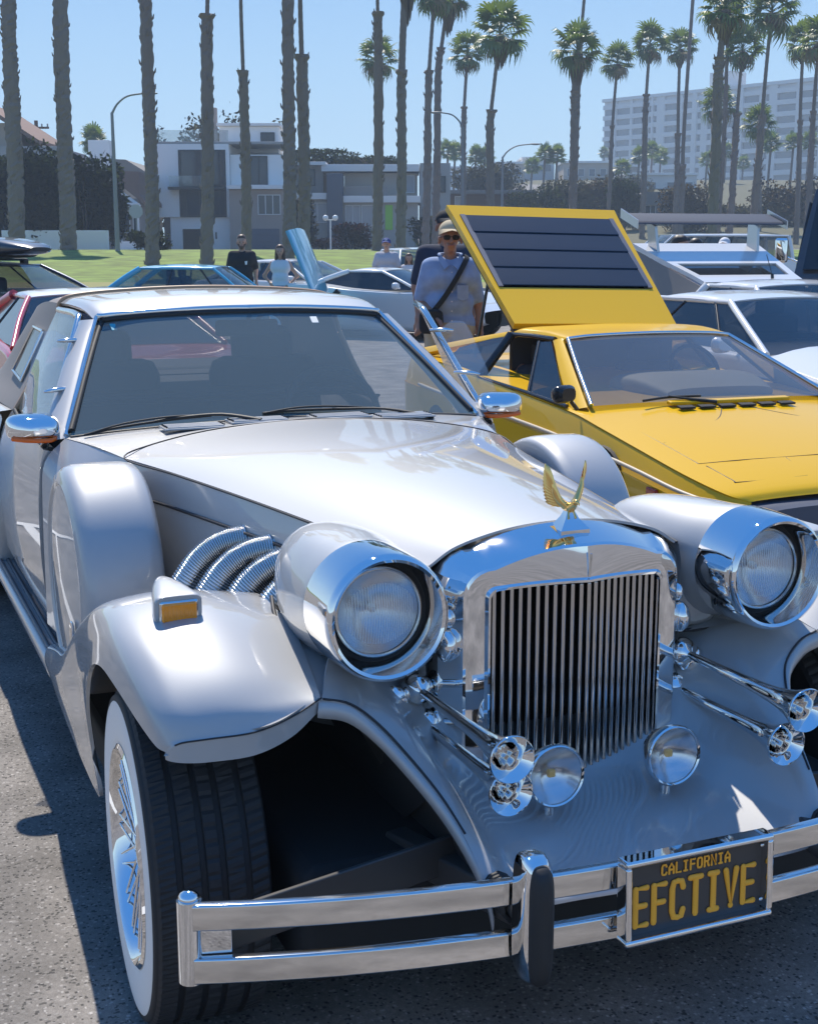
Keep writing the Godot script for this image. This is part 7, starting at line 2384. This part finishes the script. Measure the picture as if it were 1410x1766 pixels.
	if q.has("fine"):
		for i in 2:
			var e: Vector3 = el[i] * s
			var w: Vector3 = wr[i] * s
			field_mesh(mb, hand_bones(w, w - e, Vector3(0, 0.3, 1) if i == 0 else Vector3(0, 0, 1), s) + [[w + (e - w) * 0.12, w, 0.029 * s, 0.026 * s]], 0.0062, 0.012)
	part(mb, "body", q.get("skin", "skin"), o)
	mb = MB.new()
	field_mesh(mb, shirt, cell, 0.04)
	part(mb, q.get("top", "shirt"), q.get("shirt", "cloth_black"), o)
	mb = MB.new()
	field_mesh(mb, legs, cell, 0.03)
	part(mb, "trousers", q.get("legs", "cloth_jeans"), o)
	mb = MB.new()
	field_mesh(mb, shoes, cell, 0.02)
	part(mb, "shoes", "black_rubber", o)
	# eyes and mouth
	for i in [-1, 1]:
		mb = MB.new()
		mb.ball(head + Vector3(0.031 * i, -0.008, 0.083) * s, Vector3(0.013, 0.008, 0.008) * s, 8)
		part(mb, "eye", "eye_dark", o)
	mb = MB.new()
	mb.tube([head + Vector3(-0.022, -0.066, 0.084) * s, head + Vector3(0, -0.064, 0.090) * s, head + Vector3(0.022, -0.066, 0.084) * s], 0.0045 * s, 6, 3)
	part(mb, "mouth", "lip", o)
	# hair
	if q.has("hair"):
		mb = MB.new()
		var hb := [[head + Vector3(0, 0.052, -0.03) * s, head + Vector3(0, 0.055, 0.005) * s, 0.086 * s, 0.078 * s], [head + Vector3(0, 0.0, -0.05) * s, head + Vector3(0, -0.05, -0.05) * s, 0.072 * s, 0.05 * s]]
		if q.get("long", 0.0) > 0.0:
			for i in [-1, 1]:
				hb.append([head + Vector3(0.055 * i, 0.03, -0.02) * s, head + Vector3(0.085 * i, -q.long, 0.0) * s, 0.045 * s, 0.03 * s])
			hb.append([head + Vector3(0, 0.0, -0.06) * s, head + Vector3(0, -q.long, -0.07) * s, 0.07 * s, 0.05 * s])
		field_mesh(mb, hb, minf(cell, 0.014), 0.02)
		part(mb, "hair", q.hair, o)
	if q.has("beard"):
		mb = MB.new()
		field_mesh(mb, [[head + Vector3(-0.055, -0.05, 0.03) * s, head + Vector3(0, -0.10, 0.055) * s, 0.022 * s, 0.035 * s], [head + Vector3(0.055, -0.05, 0.03) * s, head + Vector3(0, -0.10, 0.055) * s, 0.022 * s, 0.035 * s]], 0.012, 0.02)
		part(mb, "beard", q.beard, o)
	if q.has("cap"):
		var cx := Transform3D(Basis.from_euler(Vector3(-0.12, 0, 0)), head + Vector3(0, 0.042, -0.01) * s)
		mb = MB.new()
		mb.x = cx
		var dome := []
		for i in 9:
			var a := PI / 2 * i / 8.0
			dome.append(Vector2(0.094 * cos(a) * s, 0.088 * sin(a) * s))
		mb.x = cx * Transform3D(Basis.from_scale(Vector3(0.98, 1, 1.12)), Vector3.ZERO)
		mb.lathe(dome, 24, 60.0)
		part(mb, "cap_crown", q.cap, o)
		mb = MB.new()
		mb.x = cx
		var g := []
		for i in 7:
			var f := i / 6.0
			var row := []
			for j in 9:
				var a := lerpf(-1.25, 1.25, j / 8.0)
				var r := 0.095 + f * 0.068 * cos(a * 0.9)
				row.append(Vector3(sin(a) * 0.096, 0.004 - 0.022 * f - 0.018 * absf(sin(a)) * f, cos(a) * r * 1.08) * s)
			g.append(row)
		mb.shell(g, 1, 1, 0.004, 60.0, true)
		part(mb, "cap_brim", q.get("brim", q.cap), o)
		if q.has("cap_badge"):
			mb = MB.new()
			mb.x = cx
			for v in q.cap_badge:
				mb.beam(Vector3(v[0], v[1], 0.108 - v[1] * 0.35) * s, Vector3(v[2], v[3], 0.108 - v[3] * 0.35) * s, 0.009, 0.006)
			part(mb, "cap_badge", q.badge_mat, o)
	if q.has("glasses"):
		mb = MB.new()
		for i in [-1, 1]:
			mb.loft([section(0.034 * i * s, 0, 0, 0.027 * s, 0.019 * s, 3.0), section(0.034 * i * s, 0, 0.006, 0.027 * s, 0.019 * s, 3.0)])
			mb.tube([Vector3(0.06 * i * s, 0.006, 0), Vector3(0.083 * i * s, 0.004, -0.04 * s), Vector3(0.088 * i * s, 0.0, -0.10 * s)], 0.003, 5)
		mb.tube([Vector3(-0.012 * s, 0.006, 0.004), Vector3(0.012 * s, 0.006, 0.004)], 0.003, 5)
		var gl := part(mb, "sunglasses", "black_gloss", o)
		gl.position = head + Vector3(0, -0.006, 0.097) * s
	return o

func people() -> void:
	mat("skin", lin(0.42, 0.235, 0.16), 0.55, 0.0, {subsurf_scatter_enabled = true, subsurf_scatter_strength = 0.08})
	mat("skin_tan", lin(0.30, 0.15, 0.095), 0.55)
	mat("eye_dark", lin(0.03, 0.02, 0.018), 0.3)
	mat("lip", lin(0.30, 0.10, 0.085), 0.5)
	mat("hair_dark", lin(0.025, 0.018, 0.014), 0.5)
	mat("hair_brown", lin(0.09, 0.045, 0.025), 0.5)
	mat("cloth_black", lin(0.015, 0.017, 0.02), 0.9)
	mat("cloth_navy", lin(0.016, 0.024, 0.05), 0.9)
	mat("cloth_jeans", lin(0.10, 0.16, 0.27), 0.9)
	mat("cloth_white", lin(0.66, 0.62, 0.62), 0.9)
	mat("cloth_grey", lin(0.36, 0.36, 0.40), 0.9)
	mat("cloth_pale", lin(0.52, 0.44, 0.40), 0.9)
	mat("cloth_blue", lin(0.29, 0.385, 0.56), 0.9, 0.0, {albedo_texture = ntex(31, 0.02, Color(0.86, 0.86, 0.88), Color(1, 1, 1), 256, 4), uv1_triplanar = true, uv1_scale = Vector3.ONE * 2.0})
	mat("cloth_khaki", lin(0.46, 0.38, 0.25), 0.9)
	mat("cap_blue", lin(0.012, 0.03, 0.16), 0.8)
	mat("cap_white", lin(0.6, 0.6, 0.62), 0.8)
	var face := TURN
	# man in the blue shirt behind the yellow car
	var d := 10.75
	var o := person("man in khaki cap, sunglasses and blue shirt behind the yellow car", spot(0.325, d), face + 0.05, 1.80, {shirt = "cloth_blue", legs = "cloth_khaki", skin = "skin_tan", cap = "cloth_khaki", glasses = true, fine = true, slim = 0.9, cell = 0.014, sleeve = 0.85, belly = 0.118, elbows = [Vector3(-0.235, 1.15, -0.03), Vector3(0.23, 1.14, -0.04)], wrists = [Vector3(-0.12, 1.03, 0.17), Vector3(0.24, 0.88, 0.04)]})
	var mb := MB.new()
	for i in [-1, 1]:
		mb.slab([Vector3(0.012 * i, 1.455, 0.098), Vector3(0.075 * i, 1.53, 0.055), Vector3(0.095 * i, 1.49, 0.075), Vector3(0.055 * i, 1.42, 0.125)], 0.008)
		mb.tube([Vector3(0.075 * i, 1.53, 0.05), Vector3(0.085 * i, 1.54, -0.02), Vector3(0.0, 1.545, -0.075)], 0.012, 6, 4, true)
	part(mb, "collar", "cloth_blue", o)
	mb = MB.new()
	for k in 6:
		mb.ball(Vector3(0.004, 1.40 - 0.075 * k, 0.135 + 0.004 * k), Vector3(0.006, 0.006, 0.003), 8)
	part(mb, "shirt_button", "cloth_white", o).set_meta("kind", "stuff")
	mb = MB.new()
	mb.slab([Vector3(0.045, 1.30, 0.142), Vector3(0.135, 1.30, 0.128), Vector3(0.135, 1.20, 0.130), Vector3(0.09, 1.18, 0.14), Vector3(0.045, 1.20, 0.146)], 0.006)
	part(mb, "chest_pocket", "cloth_blue", o)
	var bg := thing("shoulder_bag", "small black bag hanging on a diagonal strap across a blue shirt", "bag", o.position, o.rotation.y)
	mb = MB.new()
	mb.loft([section(-0.16, 1.02, 0.13, 0.085, 0.085, 4.0), section(-0.16, 1.02, 0.16, 0.095, 0.095, 4.0), section(-0.16, 1.02, 0.20, 0.095, 0.095, 4.0), section(-0.16, 1.02, 0.215, 0.08, 0.08, 4.0)], 2)
	part(mb, "pouch", "cloth_black", bg)
	mb = MB.new()
	var sp := MB.spline(pts("-.15,1.09,.17 -.06,1.20,.155 .03,1.34,.155 .10,1.46,.105 .135,1.525,.02 .12,1.50,-.09 0,1.3,-.16 -.15,1.1,-.12"), 6)
	var g := []
	for p in sp:
		g.append([p + Vector3(-0.017, 0.012, 0.0), p + Vector3(0, 0, 0.008), p + Vector3(0.017, -0.012, 0)])
	mb.shell(g, 1, 1, 0.004, 60.0, true)
	part(mb, "strap", "cloth_black", bg)
	person("tall man in dark navy shirt half hidden behind the blue shirted man", spot(0.33, 12.3), face + 0.3, 1.92, {shirt = "cloth_navy", legs = "cloth_khaki", skin = "skin_tan", cap = "cloth_black", cell = 0.018, sleeve = 0.8})
	o = person("man with beard in black T-shirt standing behind the light blue saloon", spot(-3.07, 25.0), face + 0.1, 1.81, {shirt = "cloth_black", legs = "cloth_black", hair = "hair_brown", beard = "hair_brown", sleeve = 0.8})
	mb = MB.new()
	mb.slab(pts(".05,1.33,.142 .10,1.34,.135 .09,1.27,.138 .06,1.27,.143"), 0.006)
	part(mb, "shirt_print", "white_print", o)
	person("woman in white strap top, hands on hips, beside the raised blue bonnet", spot(-2.33, 24.6), face, 1.63, {shirt = "cloth_white", legs = "cloth_jeans", hair = "hair_brown", long = 0.2, slim = 0.86, sleeve = 0.0, elbows = [Vector3(-0.33, 1.17, -0.06), Vector3(0.33, 1.17, -0.06)], wrists = [Vector3(-0.19, 1.02, 0.04), Vector3(0.19, 1.02, 0.04)]})
	person("man in grey shirt and blue cap with white letters", spot(-0.46, 28.0), face - 0.1, 1.77, {shirt = "cloth_grey", legs = "cloth_jeans", cap = "cap_blue", sleeve = 0.8, cap_badge = [[-0.02, 0.02, -0.02, 0.06], [-0.02, 0.02, 0.012, 0.02], [0.0, 0.015, 0.012, 0.05], [0.026, 0.015, 0.012, 0.05]], badge_mat = "white_print", elbows = [Vector3(-0.26, 1.17, 0.0), Vector3(0.26, 1.17, 0.0)], wrists = [Vector3(-0.12, 1.08, 0.2), Vector3(0.12, 1.08, 0.2)]})
	person("girl with long brown hair and white shirt beside the hatchback", spot(0.0, 28.2), face, 1.46, {shirt = "cloth_white", legs = "cloth_jeans", hair = "hair_brown", long = 0.16, slim = 0.85, sleeve = 0.6})
	person("person in pale shirt and dark trousers between yellow hatch and winged coupe", spot(2.95, 15.6), face + 1.1, 1.74, {shirt = "cloth_pale", legs = "cloth_black", hair = "hair_dark", sleeve = 1.4, cell = 0.02, lean = Vector3(0, -0.02, 0.16)})
	person("person in jeans seen under the raised tailgate", spot(3.35, 16.2), face + 2.6, 1.72, {shirt = "cloth_grey", legs = "cloth_jeans", hair = "hair_dark", sleeve = 0.8, lean = Vector3(0, -0.03, 0.2)})
	person("dark haired person before the white van, below the grey wing", spot(4.16, 20.5), face + 0.3, 1.74, {shirt = "cloth_white", legs = "cloth_black", hair = "hair_dark", sleeve = 0.8})
	person("person in white cap at the right end of the white van", spot(5.1, 22.0), face - 0.4, 1.74, {shirt = "cloth_grey", legs = "cloth_black", cap = "cap_white", sleeve = 0.8})
	# driver of the yellow car, arm raised to the roof
	person("driver sitting in the yellow car with a bare arm raised", Vector3(2.90, -0.62, -4.98), deg_to_rad(-3), 1.66, {shirt = "cloth_navy", legs = "cloth_black", skin = "skin_tan", hair = "hair_dark", cell = 0.02, sleeve = 0.3, lean = Vector3(0.02, 0, -0.16), elbows = [Vector3(-0.28, 1.33, 0.18), Vector3(0.26, 1.15, 0.1)], wrists = [Vector3(-0.22, 1.47, -0.02), Vector3(0.16, 1.16, 0.36)], knees = [Vector3(-0.12, 0.98, 0.42), Vector3(0.12, 0.98, 0.42)], ankles = [Vector3(-0.12, 0.66, 0.72), Vector3(0.12, 0.66, 0.72)]})

func others() -> void:
	background()
	other_cars()
	people()
